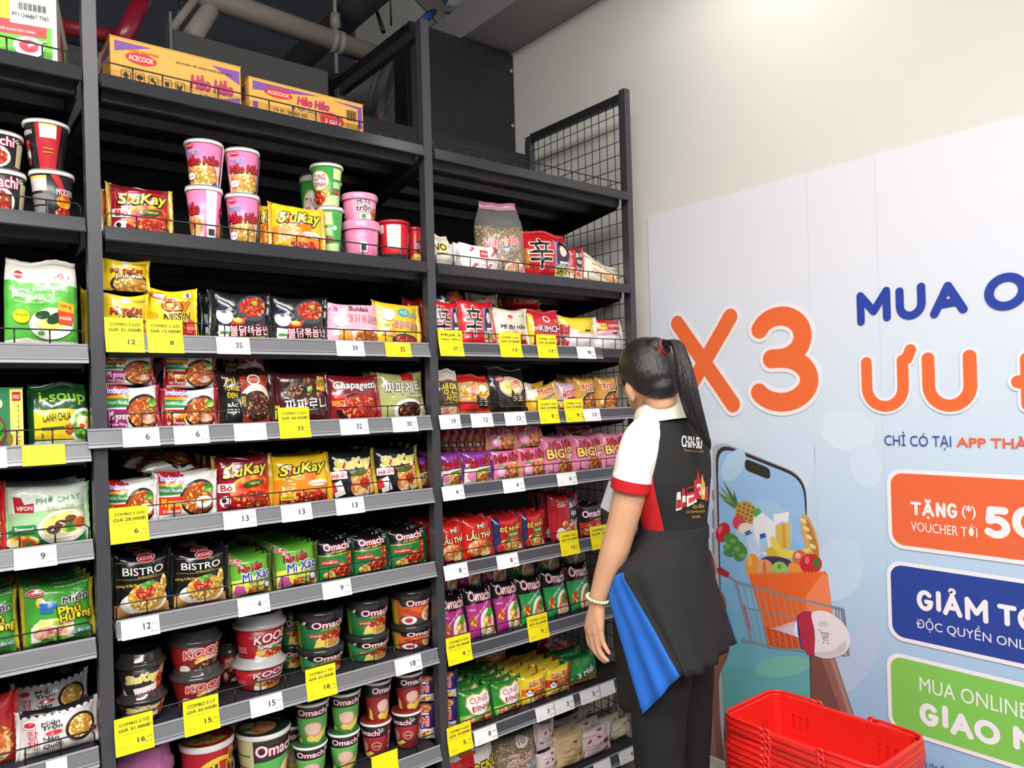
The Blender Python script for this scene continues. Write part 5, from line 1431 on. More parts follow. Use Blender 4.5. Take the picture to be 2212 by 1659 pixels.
    'nho_bowl': K(mkcup, .054, .068, .09, 'b82430', [E('f0d030', .16, .52, .3, .34, .2), E('b82430', .16, .5, .27, .3, .2), T('Nhớ', '4a2c14', .12, .56, .5, .5, 'f0d030', .12, .15, .06, .06), E('herb', .24, .16, .12, .12), E('red', .4, .2, .12, .16)], lidc='b03024', name='noodle_bowl', lidart=[E('soup', -.16, .36, .3, .26), E('herb', -.3, .5, .2, .14), E('noodle', .1, .24, .3, .16), T('Nhớ', '3a2010', .1, .72, .5, .2, 'f0c830', .1, .1, .05, .06), T('LẨU THÁI', 'f0d8d0', .2, .54, .26, .06)]),
    'pink_lid': K(mkcup, .056, .066, .075, 'c06898', [T('TOKBOKKI', 'e8c0d8', .0, .6, .5, .2), R('e8b0cc', -.4, .2, .4, .24)], 'dome', 'b86a9c', name='noodle_bowl', rim='b86a9c'),
    'oma_cup_g': K(mkcup, .033, .045, .108, '5ea652', [P('262a29', (-.5, .66), (.5, .7), (.5, 1), (-.5, 1)), E('d89a88', .0, .38, .17, .19, -.2), E('ecc4b4', -.01, .41, .16, .15, -.2), P('e8d060', (-.1, .12), (.1, .04), (.24, .2), (.3, .44), (.2, .34), (.08, .22)), E('e8d060', -.06, .16, .08, .08), P('cfe0a0', (.32, .3), (.44, .3), (.44, .64), (.32, .62)), E('e8d060', -.3, .1, .06, .06)] + OMA(.83, .52, .15), lidc='3a6a40', lidart=[E('palm', .1, .4, .3, .2), R('26302a', -.5, .6, .5, 1)]),
    'oma_cup_r': K(mkcup, .033, .045, .108, '9c2a32', [P('262a29', (-.5, .64), (.5, .68), (.5, 1), (-.5, 1)), E('d89a88', .04, .4, .15, .18, -.2), E('ecc4b4', .03, .43, .14, .14, -.2), P('e8c850', (-.08, .12), (.12, .04), (.26, .2), (.3, .42), (.2, .32), (.08, .22)), E('e8c850', -.02, .16, .08, .08), P('ecd050', (-.34, .1), (-.22, .06), (-.24, .3), (-.3, .4))] + OMA(.83, .52, .15, .06), lidc='a03038', lidart=[E('noodle', .1, .4, .3, .2)]),
    'oma_cup_r2': K(mkcup, .033, .045, .108, '9c2a32', [P('262a29', (-.5, .64), (.18, .66), (.18, 1), (-.5, 1)), E('d89a88', -.36, .38, .12, .18), P('e8c850', (-.4, .14), (-.2, .06), (-.1, .2), (-.16, .26)), E('e8d8a0', -.04, .4, .11, .12), E('a83038', -.04, .4, .095, .1), T('thịt 43g', 'f0e0a0', -.04, .4, .14, .08, b=.02), P('8a1f2a', (.18, .0), (.5, .0), (.5, 1), (.18, 1)), T('MÌ', 'f0e4e0', .28, .7, .12, .14, None, .0, .2, .03), T('LY', 'f0e4e0', .27, .5, .1, .13, None, .0, .2, .03), T('THỊT', 'f0e4e0', .27, .3, .14, .13, None, .0, .2, .03)] + OMA(.8, .44, .15, -.2), lidc='a03038', lidart=[E('noodle', .1, .4, .3, .2)]),
    # ---- cartons
    'box_hh': K(mkcarton, .40, .135, .27, 'd9a24c', [P('7a4a94', (-.47, .94), (-.2, .94), (-.47, .72)), P('7a4a94', (.26, .9), (.49, .9), (.49, .6)), P('7a4a94', (.2, .12), (.49, .3), (.49, .04), (.2, .04))] + [T('Cook happiness', 'b84a28', -.26, .8, .22, .09, None, .0), E('cc2c30', -.28, .66, .115, .12), T('ACECOOK', 'f2e6d0', -.28, .66, .18, .1), T('SẢN PHẨM VỚI CÔNG NGHỆ NHẬT BẢN', '2e2a28', .2, .78, .44, .07, None, 0, 0, .03), T('Hảo Hảo', 'cc2a34', .26, .46, .34, .28, '7a4a94', .0, .2, .05, .04), T('MÌ TÔM CHUA CAY', '5a3a78', .28, .19, .26, .08), T('2.250 kg (30 gói x 75 g)', '2e2a28', .34, .06, .24, .05)] + [q for k in range(5) for q in (R('4a3c20', -.43 + .1 * k, .14, -.36 + .1 * k, .36), R('d9a24c', -.425 + .1 * k, .155, -.365 + .1 * k, .345))] + [P('2e2a20', (-.42, .24), (-.395, .34), (-.37, .24)), R('2e2a20', -.408, .16, -.382, .24), E('2e2a20', -.295, .27, .025, .05), R('2e2a20', -.298, .17, -.292, .28), E('2e2a20', -.205, .27, .012, .05), E('2e2a20', -.185, .22, .01, .04), R('2e2a20', -.11, .2, -.08, .3), P('2e2a20', (-.02, .2), (.0, .17), (.02, .2), (.02, .32), (.0, .25), (-.02, .32)), T('Không tránh mưa', '2e2a28', -.34, .42, .16, .045)], sideart=[P('7a4a94', (-.46, .9), (.46, .9), (.46, .66)), P('7a4a94', (-.46, .06), (.2, .06), (-.46, .4))]),
    'box_hh2': K(mkcarton, .36, .135, .27, 'dba44e', [P('7a4a94', (-.47, .94), (.1, .94), (-.2, .8), (-.47, .7)), P('7a4a94', (-.47, .06), (-.47, .4), (-.43, .4), (-.43, .1), (-.3, .06)), P('7a4a94', (.22, .92), (.49, .92), (.49, .3), (.45, .3), (.45, .84))] + [T('Cook happiness', 'b84a28', -.24, .86, .24, .08), E('cc2c30', -.26, .73, .12, .11), T('ACECOOK', 'f2e6d0', -.26, .73, .18, .09), T('Hảo Hảo', 'cc2a34', .04, .7, .28, .22, '7a4a94', .0, .2, .05, .04), T('MÌ TÔM CHUA CAY', '5a3a78', .0, .46, .3, .09), T('15 01 26 B3 SG', '6a5a30', -.16, .3, .28, .08), P('c83440', (.1, .5), (.2, .56), (.3, .48), (.32, .3), (.21, .08), (.1, .26)), T('3 GIẢI', 'f4e0d8', .21, .32, .14, .14)] + [R('3a3020', .34 + .0085 * k, .46, .34 + .0085 * k + (.006 if k % 3 else .003), .76) for k in range(11)] + [R('7a5a30', .33, .34 - .06 * k, .46, .355 - .06 * k) for k in range(5)], sideart=[P('7a4a94', (-.4, .9), (.4, .9), (.4, .5)), P('7a4a94', (-.46, .06), (.46, .06), (-.46, .4))]),
    'box_green': K(mkcarton, .36, .26, .3, 'efece2', [R('6fc043', -.5, .1, .46, 1), R('5cb03a', -.5, .12, .46, .2), E('f0d83c', .1, .72, .14, .16), RR('d84a50', .04, .38, .42, .56, .02), T('BỔ SUNG ĐẬU XANH', 'f4ecdc', .2, .44, .26, .05), RR('f6f4ee', .14, .52, .46, .92, .01)] + [R('2a2a2c', .2 + .012 * k, .7, .2 + .012 * k + (.008 if k % 3 else .004), .79) for k in range(19)] + [T('PT11246867-T065', '26262a', .3, .63, .28, .05, None, 0, 0, .02), E('f4f2ea', .28, .24, .12, .13), E('d84858', .28, .25, .075, .08), P('f0ecdc', (.28, .24), (.42, .34), (.42, .35), (.27, .27)), T('n', '3a3a34', -.22, .8, .12, .14, 'f6f4ee', 0, 0, .06, .08), T('g', 'f0c830', -.16, .5, .14, .22, '4a3a14', 0, 0, .06, .08), T('(30 gói x 58 g)', '3c6a2c', -.2, .3, .4, .06)], sidec=[R('d8d4c8', -.5, 0, .5, 1), R('6fc043', .3, .1, .5, .9), P('c84048', (-.2, .5), (.1, .4), (.1, .7), (-.2, .76))]),
    'box_miso': K(mkcarton, .12, .125, .06, '2f7a4c', [P('ecd86a', (.16, .0), (.5, .0), (.5, 1), (.16, 1)), RR('b82838', .22, .8, .44, .95, .02), T('MISO', 'f4e8d8', .33, .87, .16, .06), T('み\nそ\nわ\nか\nめ\nス\nー\nプ', '4a3c14', .38, .42, .07, .66, b=.0), E('7a2a3c', -.3, .3, .36, .3), E('herb', -.3, .32, .3, .22), E('f0ece0', -.36, .36, .1, .06), E('e8dfb0', -.1, .76, .07, .07), E('8a7a20', .14, .18, .08, .1)]),
    'scansnack': K(mkpack, .09, .13, .03, 'e8c42c', [], seed=70),
}

# ---------------------------------------------------------------- goods on the shelves
ORD = ['top', 'second', 'third', 'fourth', 'fifth', 'sixth', 'seventh', 'eighth', 'bottom']
BAYN = ['left', 'middle', 'right']
BACKN = ['second', 'third', 'fourth', 'fifth', 'sixth', 'seventh', 'eighth']
PROTO = {}
DIM = {}
CATN = {'noodle_packet': 'noodle packet', 'noodle_cup': 'noodle cup', 'noodle_bowl': 'noodle bowl', 'noodle_tub': 'noodle tub', 'carton': 'carton', 'snack_pouch': 'pouch', 'soup_packet': 'soup packet', 'noodle_bag': 'noodle bag', 'rice_paper_bag': 'bag'}


def make(kind):
    if kind not in PROTO:
        o = KIND[kind]()
        PROTO[kind] = o
        xs = [v.co for v in o.data.vertices]
        for ch in o.children:
            if ch.name.split('.')[0] in ('rim', 'clear_wrap'):
                xs = xs + [v.co for v in ch.data.vertices]
        DIM[kind] = (max(v.x for v in xs) - min(v.x for v in xs), max(v.y for v in xs) - min(v.y for v in xs), max(v.z for v in xs))
        return o
    return copy_tree(PROTO[kind])


def put(bay, lev, kind, x0, x1, yt, yb, desc, which='', Y=.035, yaw=None, lean=None, rows=0, dy=.052, lying=False, sy=1, hk=1, roll=0):
    o = make(kind)
    W0, D0, H0 = DIM[kind]
    nm = o.name.split('.')[0]
    rnd = nm in ('noodle_cup', 'noodle_bowl', 'noodle_tub')
    zs = ZU[bay][lev] - .0095
    yc = Y
    for _ in range(3):
        zb = at((x0 + x1) / 2, yb, yc).z if yb else zs
        ztop = at((x0 + x1) / 2, yt + (0 if rnd else abs(yt - 850) / (3109 - x0) * (x1 - x0) / 2), yc).z
        ym = yt + 10
        a, b = at(x0, ym, yc), at(x1, ym, yc)
        mid = (a + b) / 2 - CAM
        cs = mid.y / math.hypot(mid.x, mid.y)
        wd = (b.x - a.x) * (cs if rnd else 1)
        if rnd:
            yc = Y + wd / 2
    h = max(.02, ztop - zb) * hk
    sx = wd / (W0 + (0 if rnd else .012))
    sz = h / H0
    if rnd:
        o.scale = (sx, sx, sz)
        py = yc
        yaw = -.32 if yaw is None else yaw
    else:
        o.scale = (sx, sy, sz)
        py = Y + D0 / 2
        yaw = random.uniform(-.07, .05) if yaw is None else yaw
    ln = (-.10 if lean is None else lean) if not rnd and nm != 'carton' else 0
    o.location = ((a.x + b.x) / 2, py, max(zb, zs))
    o.rotation_euler = (ln, roll, yaw)
    if lying:
        o.scale = (sx, 1, h / max(D0, .02) if False else 1)
        o.rotation_euler = (-1.25, 0, yaw)
        o.location = ((a.x + b.x) / 2, Y, max(zb, zs) + D0 * .4)
    place = '%s shelf, %s bay' % (ORD[lev], BAYN[bay])
    tag(o, '%s%s, %s' % (desc, ', ' + which if which else '', place), CATN.get(nm, nm.replace('_', ' ')), 'goods on the %s shelf of the %s bay' % (ORD[lev], BAYN[bay]))
    short = re.split(' with | beside | by | below ', desc)[0]
    for i in range(rows):
        c = copy_tree(o)
        c.location = (o.location.x + random.uniform(-.006, .006), o.location.y + dy * (i + 1), o.location.z + random.uniform(-.001, .004))
        c.rotation_euler = (ln + random.uniform(-.04, .06), 0, yaw + random.uniform(-.06, .06))
        c['label'] = '%s, %s in queue%s, %s' % (short, BACKN[i], ', ' + which if which else '', place)
    return o


def row(bay, lev, items):
    for it in items:
        put(bay, lev, *it[:7], **(it[7] if len(it) > 7 else {}))


U, L_ = 'upper of its stack', 'lower of its stack'
# left bay
row(0, 0, [('box_green', -140, 158, -80, 0, 'green and white carton with a barcode sticker', '', {'yaw': -.22, 'Y': .05})])
row(0, 1, [('omabowl_b', -46, 58, 376, 0, 'black and green noodle bowl', L_), ('omabowl_b', -60, 52, 294, 374, 'black and green noodle bowl', U),
           ('moderncup2', 60, 162, 378, 0, 'black cup with a white information label', 'under the red cup'), ('moderncup', 46, 152, 272, 376, 'black and red cup with a white rim', U)])
row(0, 2, [('pouch', 2, 176, 556, 0, 'green and cream seaweed pouch with a hang hole', 'fully visible', {'lean': -.06}), ('pouch', -176, -6, 566, 0, 'green and cream seaweed pouch cut by the picture edge', '', {'lean': -.06}),
           ('scansnack', 178, 206, 615, 0, 'yellow packet half hidden by the upright', '', {'Y': .14})])
row(0, 3, [('box_miso', -40, 53, 840, 0, 'green and yellow soup box with a red seal', '', {'yaw': .0}), ('isoup', 56, 202, 836, 0, 'dark green and yellow soup packet', ''),
           ])
row(0, 4, [('vifon', 8, 196, 1042, 0, 'pale green rice noodle packet with mushrooms', 'front', {'rows': 3, 'dy': .06}), ('redpack', -120, 12, 1040, 0, 'red noodle packet at the picture edge', '', {'Y': .04})])
row(0, 5, [('phu', 48, 208, 1252, 0, 'green glass noodle packet with yellow lettering', 'by the upright', {'rows': 4, 'dy': .05}), ('phu', -112, 40, 1278, 0, 'green glass noodle packet with yellow lettering', 'by the picture edge', {'rows': 3, 'dy': .05})])
row(0, 6, [('mien', 36, 218, 1512, 0, 'grey white mixed noodle packet with black scalloped top', 'front', {'lean': -.2, 'Y': .03}), ('mien', 26, 196, 1452, 1560, 'grey white mixed noodle packet with black scalloped top', 'behind', {'Y': .14, 'lean': -.2}),
           ('redpack', -110, 40, 1500, 0, 'red noodle packet beside the grey white packet', '', {'Y': .05})])
# middle bay
row(1, 0, [('box_hh', 236, 523, 72, 0, 'large yellow noodle carton with purple corners', '', {'yaw': -.02, 'Y': .03}), ('box_hh2', 533, 786, 162, 0, 'lower yellow noodle carton with a barcode', '', {'yaw': -.0, 'Y': .03})])
row(1, 1, [('sk_red', 236, 378, 382, 0, 'big dark red noodle packet with yellow lettering', 'front', {'rows': 1, 'dy': .07, 'yaw': -.02}),
           ('pinkback', 398, 482, 410, 0, 'pink cup with a white side panel', 'lower of first stack'), ('pinkcup', 395, 484, 313, 412, 'pink cup with red lettering', 'upper of first stack', {'yaw': -.45}),
           ('pinkcup', 484, 562, 426, 0, 'pink cup with red lettering', 'lower of second stack'), ('pinkcup', 482, 562, 330, 428, 'pink cup with red lettering', 'upper of second stack', {'yaw': -.15}),
           ('sk_yel', 562, 600, 430, 0, 'yellow packet turned sideways behind the front one', '', {'Y': .09, 'yaw': -.5}), ('sk_yel', 588, 704, 426, 0, 'yellow orange noodle packet with yellow lettering', 'front', {'yaw': -.18, 'roll': .06}),
           ('greencup', 645, 708, 386, 0, 'green cup with a white crest', 'standing behind', {'Y': .16, 'yaw': -.1, 'hk': 1}), ('greencup', 684, 742, 452, 0, 'green cup turned to its plain side', 'lower of its stack', {'yaw': -1.4, 'Y': .05}), ('greencup', 668, 742, 362, 454, 'green cup with a white crest', U, {'yaw': -.45, 'Y': .045}),
           ('pinktub', 738, 820, 488, 0, 'pink noodle tub turned to its plain side', L_, {'yaw': .9}), ('pinktub', 736, 815, 428, 489, 'pink noodle tub with black lettering', U, {'yaw': -.5}),
           ('redcup', 813, 885, 481, 0, 'red cup with a white label', 'beside the pink tubs', {'yaw': -.25}), ('redcup2', 878, 914, 493, 0, 'red cup tucked behind beside the upright', '', {'Y': .075})])
row(1, 2, [('mitron', 222, 324, 626, 0, 'yellow cheese noodle packet', L_, {'lean': -.03}), ('mitron', 223, 326, 551, 626, 'yellow cheese noodle packet', U, {'lean': -.02}),
           ('nissin', 322, 432, 612, 0, 'bright yellow packet with orange lettering', ''),
           ('bul_blk', 440, 500, 622, 0, 'black spicy noodle packet', 'mostly hidden', {'Y': .10}), ('bul_blk', 458, 592, 618, 0, 'black spicy noodle packet', 'first in front', {'rows': 1, 'dy': .06}), ('bul_blk', 588, 714, 629, 0, 'black spicy noodle packet', 'second in front'),
           ('bul_pink', 712, 832, 646, 0, 'pale pink noodle packet', ''), ('bul_yel', 814, 914, 646, 0, 'yellow cheese noodle packet with a teal badge', '', {'roll': .05}), ('redpack', 884, 924, 636, 0, 'red packet half hidden beside the upright', '', {'Y': .12})])
row(1, 3, [('indo_m', 226, 350, 830, 0, 'white and magenta noodle packet', L_, {'lean': -.04}), ('indo_m', 222, 338, 762, 832, 'white and magenta noodle packet', U, {'lean': .0, 'Y': .05}),
           ('indo_r', 354, 474, 836, 0, 'white and dark red noodle packet', L_, {'lean': -.04}), ('indo_r', 358, 470, 758, 838, 'white and dark red noodle packet', U, {'lean': .0, 'Y': .05}), ('indo_r', 316, 372, 766, 0, 'white and dark red noodle packet', 'hidden between stacks', {'Y': .13}),
           ('otoki', 474, 598, 797, 0, 'dark brown black bean noodle packet', 'front'), ('otoki', 470, 590, 756, 850, 'dark brown black bean noodle packet', 'behind', {'Y': .12}),
           ('jjaja', 596, 718, 800, 0, 'maroon packet with white Korean lettering', ''), ('chapa_r', 712, 826, 806, 0, 'red packet with white script lettering', ''), ('chapa_g', 818, 922, 800, 0, 'olive green packet with white lettering', '', {'rows': 1})])
row(1, 4, [('indo_e', 232, 342, 1036, 0, 'white noodle packet with a fried egg', 'first from the upright', {'rows': 2}), ('indo_e', 342, 472, 1016, 0, 'white noodle packet with a fried egg', 'second from the upright', {'rows': 2}),
           ('indo_r', 262, 372, 985, 1020, 'white and red packet lying flat on the queue', 'farther', {'Y': .16, 'lying': True}), ('indo_r', 300, 425, 1000, 1030, 'white and red packet lying flat on the queue', 'nearer', {'Y': .11, 'lying': True}),
           ('sk_red', 468, 596, 979, 0, 'dark red noodle packet with yellow lettering', 'front', {'rows': 3, 'lean': -.14}), ('sk_yel', 592, 724, 979, 0, 'yellow noodle packet with noodle picture', 'front', {'rows': 3, 'lean': -.14}),
           ('sk_blk', 716, 820, 968, 0, 'black noodle packet with yellow lettering', 'first of two', {'rows': 3, 'lean': -.16}), ('sk_blk', 816, 918, 962, 0, 'black noodle packet with yellow lettering', 'by the upright', {'rows': 3, 'lean': -.16}),
           ('hh_pur', 906, 934, 985, 0, 'purple packet squeezed against the upright', '', {'Y': .10, 'rows': 2})])
row(1, 5, [('bistro', 242, 376, 1186, 0, 'black spaghetti packet with white lettering', 'by the upright', {'rows': 3, 'lean': -.08}), ('bistro', 374, 498, 1180, 0, 'black spaghetti packet with white lettering', 'second along', {'rows': 3, 'lean': -.08}),
           ('mixao', 498, 596, 1196, 0, 'green packet with blue lettering', 'first file', {'rows': 6, 'dy': .047, 'lean': -.14}), ('mixao', 597, 694, 1172, 0, 'green packet with blue lettering', 'second file', {'rows': 6, 'dy': .047, 'lean': -.14}),
           ('oma_spag', 692, 774, 1160, 0, 'green and black spaghetti packet', 'first file', {'rows': 5, 'dy': .05, 'lean': -.16}), ('oma_spag', 768, 850, 1150, 0, 'green and black spaghetti packet', 'second file', {'rows': 5, 'dy': .05, 'lean': -.16}), ('oma_spag', 848, 932, 1138, 0, 'green and black spaghetti packet', 'third file', {'rows': 4, 'dy': .05, 'lean': -.16}),
           ('redpack', 884, 936, 1112, 0, 'dull red packet at the back by the upright', '', {'Y': .34})])
row(1, 6, [('sk_bowl', 250, 362, 1500, 0, 'black bowl with yellow lettering', L_), ('sk_bowl', 248, 358, 1424, 1506, 'black bowl with yellow lettering', U),
           ('kool_bbq', 364, 484, 1450, 0, 'dark red barbecue noodle bowl', L_), ('kool_bbq', 358, 480, 1374, 1452, 'dark red barbecue noodle bowl', U),
           ('kool_bbq', 470, 520, 1404, 0, 'dark red bowl in shadow between stacks', '', {'Y': .16}),
           ('kool_spag', 498, 618, 1424, 0, 'bright red spaghetti bowl with white rim', L_), ('kool_spag', 500, 618, 1340, 1424, 'bright red spaghetti bowl with white rim', U),
           ('oma_tub', 600, 655, 1392, 0, 'green tub with black lid', 'lower, stack behind', {'Y': .15}), ('oma_tub', 600, 655, 1318, 1392, 'green tub with black lid', 'upper, stack behind', {'Y': .15}),
           ('oma_tub', 640, 742, 1394, 0, 'green tub with black lid', 'lower, first stack'), ('oma_tub', 634, 740, 1316, 1394, 'green tub with black lid', 'upper, first stack'),
           ('oma_tub', 744, 840, 1366, 0, 'green tub with black lid', 'lower, second stack'), ('oma_tub', 742, 838, 1292, 1366, 'green tub with black lid', 'upper, second stack'),
           ('oma_tub_o', 840, 932, 1344, 0, 'orange tub with black lid', L_), ('oma_tub_o', 838, 930, 1272, 1344, 'orange tub with black lid', U)])
row(1, 7, [('pink_lid', 246, 376, 1648, 0, 'pink bowl with a glossy pink lid', ''), ('nho_bowl', 384, 506, 1592, 0, 'red bowl with big yellow lettering', ''), ('oma_bowl_g', 506, 628, 1568, 0, 'large green noodle bowl with soup picture lid', ''),
           ('omabowl_b', 446, 520, 1560, 0, 'black noodle bowl behind the red bowl', '', {'Y': .17}), ('oma_cup_g', 600, 660, 1560, 0, 'green sausage cup standing in the second row', '', {'Y': .14}),
           ('oma_cup_g', 630, 708, 1600, 0, 'green sausage cup', 'lower, first stack'), ('oma_cup_g', 632, 712, 1508, 1602, 'green sausage cup', 'upper, first stack'),
           ('oma_cup_g', 706, 778, 1574, 0, 'green sausage cup', 'lower, second stack'), ('oma_cup_g', 708, 780, 1488, 1576, 'green sausage cup', 'upper, second stack'),
           ('oma_cup_r2', 776, 846, 1552, 0, 'dark red sausage cup', 'lower, first red stack'), ('oma_cup_r', 781, 846, 1464, 1556, 'dark red sausage cup', 'upper, first red stack', {'yaw': -.1}),
           ('oma_cup_r2', 844, 912, 1530, 0, 'dark red sausage cup', 'lower, second red stack'), ('oma_cup_r', 847, 914, 1447, 1532, 'dark red sausage cup', 'upper, second red stack'),
           ('lachi', 905, 945, 1455, 1520, 'purple and pink packet beside the upright', U, {'Y': .06, 'yaw': -.5, 'rows': 2}), ('lachi', 905, 945, 1515, 0, 'purple and pink packet beside the upright', L_, {'Y': .06, 'yaw': -.5, 'rows': 2})])
# right bay
row(2, 1, [('creambag', 930, 986, 500, 0, 'cream noodle bag with yellow lettering', ''),
           ('vifonw', 986, 1050, 520, 0, 'white and red noodle packet', 'third of the fan', {'Y': .16}), ('vifonw', 994, 1066, 518, 0, 'white and red noodle packet', 'second of the fan', {'Y': .09}), ('vifonw', 1008, 1092, 517, 0, 'white and red noodle packet', 'front of the fan'),
           ('clear', 1052, 1148, 424, 0, 'tall clear bag of dried noodles', '', {'yaw': -.35}), ('bul_blk', 1150, 1235, 488, 0, 'black and red multipack behind the red bag', '', {'Y': .16}),
           ('shin_bag', 1148, 1244, 490, 0, 'plump red noodle multipack with a portrait', '', {'yaw': -.12}), ('babahan', 1226, 1266, 524, 0, 'brown beef noodle packet', '', {'yaw': -.3}),
           ('triangle', 1264, 1345, 545, 0, 'cream and orange rice paper bag slumped over', 'front', {'lean': -.35, 'roll': .3}), ('triangle', 1290, 1352, 558, 0, 'cream and orange rice paper bag slumped over', 'behind', {'Y': .15, 'lean': -.3, 'roll': .2})])
row(2, 2, [('shin_one', 940, 1006, 642, 0, 'red spicy noodle packet with a portrait', 'first from the upright', {'rows': 2}), ('shin_one', 1002, 1080, 640, 0, 'red spicy noodle packet with a portrait', 'second from the upright', {'rows': 2}),
           ('bul_blk', 942, 1008, 616, 680, 'black packet lying on the red packets', '', {'Y': .10}), ('mibo', 1020, 1086, 626, 690, 'grey beef noodle packet leaning behind', '', {'Y': .14}),
           ('mibo', 1078, 1150, 658, 0, 'cream beef noodle packet', 'in front'), ('showm', 1104, 1188, 640, 662, 'red flat packet on the pile', 'upper', {'Y': .13}), ('showm', 1114, 1194, 661, 690, 'red flat packet on the pile', 'lower', {'Y': .12}),
           ('kimchi', 1150, 1222, 669, 0, 'red kimchi noodle packet with yellow sides', '', {'rows': 1}), ('yelwhite', 1222, 1302, 676, 0, 'white multipack with a yellow top', ''), ('redwhite', 1298, 1354, 684, 0, 'white multipack with a red top', '')])
row(2, 3, [('saeng', 946, 999, 802, 0, 'cream and brown noodle packet with yellow lettering', ''), ('raoh_r', 997, 1070, 814, 0, 'red ramen packet with a black octagon', '', {'rows': 1}), ('raoh_b', 1062, 1150, 796, 0, 'black ramen packet with a black octagon', '', {'rows': 1}),
           ('sanya', 1136, 1186, 822, 0, 'yellow noodle packet', 'standing behind', {'Y': .09}), ('sanya', 1156, 1226, 828, 0, 'yellow noodle packet', 'slumped in front', {'roll': -.2, 'lean': -.3}), ('anin_r', 1212, 1256, 822, 0, 'pink and red noodle packet', '', {'Y': .05}),
           ('anin_g', 1252, 1300, 814, 0, 'golden noodle packet with red lettering', 'beside the pink one', {'rows': 2}), ('anin_g', 1300, 1345, 812, 0, 'golden noodle packet with red lettering', "beside the woman's face", {'rows': 2}),
           ('anin_g', 1215, 1270, 806, 850, 'golden noodle packet lying behind the pink one', '', {'Y': .2})])
row(2, 4, [('hh_pur', 953, 1010, 976, 0, 'purple and white noodle packet', 'first from the upright', {'rows': 2}), ('hh_pur', 1006, 1074, 972, 0, 'purple and white noodle packet', 'second from the upright', {'rows': 2}),
           ('hh_pink', 1068, 1132, 970, 0, 'pink noodle packet', 'lower row, first', {'rows': 2}), ('hh_pink', 1126, 1190, 963, 0, 'pink noodle packet', 'lower row, second', {'rows': 2}),
           ('hh_pink', 1060, 1122, 914, 972, 'pink noodle packet', 'upper row, first', {'Y': .05, 'rows': 1}), ('hh_pink', 1120, 1180, 908, 966, 'pink noodle packet', 'upper row, second', {'Y': .05, 'rows': 1})] +
    [('hh_pink', 1040 - 17 * k, 1064 - 17 * k, 912 + 2 * k, 975, 'pink packet standing edge on', 'edge row, ' + BACKN[k], {'Y': .09 + .008 * k, 'yaw': -1.25}) for k in range(6)] +
    [('hh_big', 1178, 1250, 938, 0, 'large pink packet with gold lettering', 'first of three', {'rows': 2}), ('hh_big', 1246, 1312, 936, 0, 'large pink packet with gold lettering', 'second of three', {'rows': 2}), ('hh_big', 1306, 1366, 932, 0, 'large pink packet with gold lettering', "beside the woman's sleeve", {'rows': 1}),
     ('hh_big', 1215, 1290, 915, 960, 'large pink packet lying on the back row', '', {'Y': .2})])
row(2, 5, [('lauthai', 953, 1011, 1126, 0, 'red packet with cream hotpot lettering', 'first from the upright', {'rows': 3}), ('lauthai', 1009, 1072, 1116, 0, 'red packet with cream hotpot lettering', 'second from the upright', {'rows': 3}),
           ('denhat', 1070, 1138, 1110, 0, 'dark red packet with yellow lettering', 'first of two', {'rows': 3}), ('denhat', 1134, 1184, 1102, 0, 'dark red packet with yellow lettering', 'second of two', {'rows': 3}),
           ('babahan', 1178, 1218, 1064, 0, 'tall red and black packet', 'behind', {'Y': .10}), ('babahan', 1198, 1260, 1062, 0, 'tall red and black packet', 'in front', {'rows': 2}), ('oma_red', 1258, 1312, 1084, 0, 'black and red spaghetti packet', "beside the woman's badge", {'rows': 2})])
OM = [('oma_pur', 958, 1022, 1282, 0), ('oma_pur', 1018, 1080, 1264, 0), ('oma_pur', 1078, 1136, 1250, 0), ('oma_grn', 1130, 1190, 1240, 0), ('oma_grn', 1186, 1240, 1226, 0), ('oma_grn', 1236, 1290, 1212, 0)]
for k, (kd, a, b, c, d) in enumerate(OM):
    put(2, 6, kd, a, b, c, d, '%s and black noodle packet' % ('magenta' if k < 3 else 'green'), 'lower row, %s along' % ['first', 'second', 'third'][k % 3], rows=1, lean=-.2)
for k, (kd, a, b, c, d) in enumerate([('oma_pur', 948, 998, 1224, 1278), ('oma_pur', 992, 1048, 1216, 1268), ('oma_pur', 1040, 1108, 1210, 1262), ('oma_grn', 1106, 1166, 1196, 1248), ('oma_grn', 1164, 1222, 1186, 1238), ('oma_grn', 1220, 1278, 1178, 1230)]):
    put(2, 6, kd, a, b, c - 26, d, '%s and black noodle packet' % ('magenta' if k < 3 else 'green'), 'upper row, %s along' % ['first', 'second', 'third'][k % 3], Y=.10, lean=-.25, roll=.12)
row(2, 7, [('lachi', 958, 992, 1446, 1510, 'purple and pink packet seen edge on', U, {'Y': .05, 'yaw': -.6}), ('lachi', 958, 992, 1505, 0, 'purple and pink packet seen edge on', L_, {'Y': .05, 'yaw': -.6}),
           ('cung', 998, 1074, 1478, 0, 'green packet with a white crest', 'first file', {'rows': 5, 'dy': .044, 'lean': -.18}), ('cung', 1070, 1140, 1462, 0, 'green packet with a white crest', 'second file', {'rows': 5, 'dy': .044, 'lean': -.18}),
           ('gau', 1134, 1190, 1452, 0, 'yellow and orange packet with red lettering', 'in front', {'rows': 4, 'dy': .045}), ('gau_r', 1186, 1240, 1434, 0, 'yellow and red packet with red lettering', 'front', {'rows': 4, 'dy': .045}),
           ('bamien', 1234, 1302, 1408, 0, "plump green packet below the woman's hand", '', {'rows': 1, 'lean': -.3, 'dy': .08}), ('redpack', 1164, 1240, 1366, 1420, 'red packet lying on the back of the pile', '', {'Y': .3, 'roll': .5}), ('gau', 1040, 1100, 1398, 1450, 'yellow packet at the back of the pile', '', {'Y': .25})])
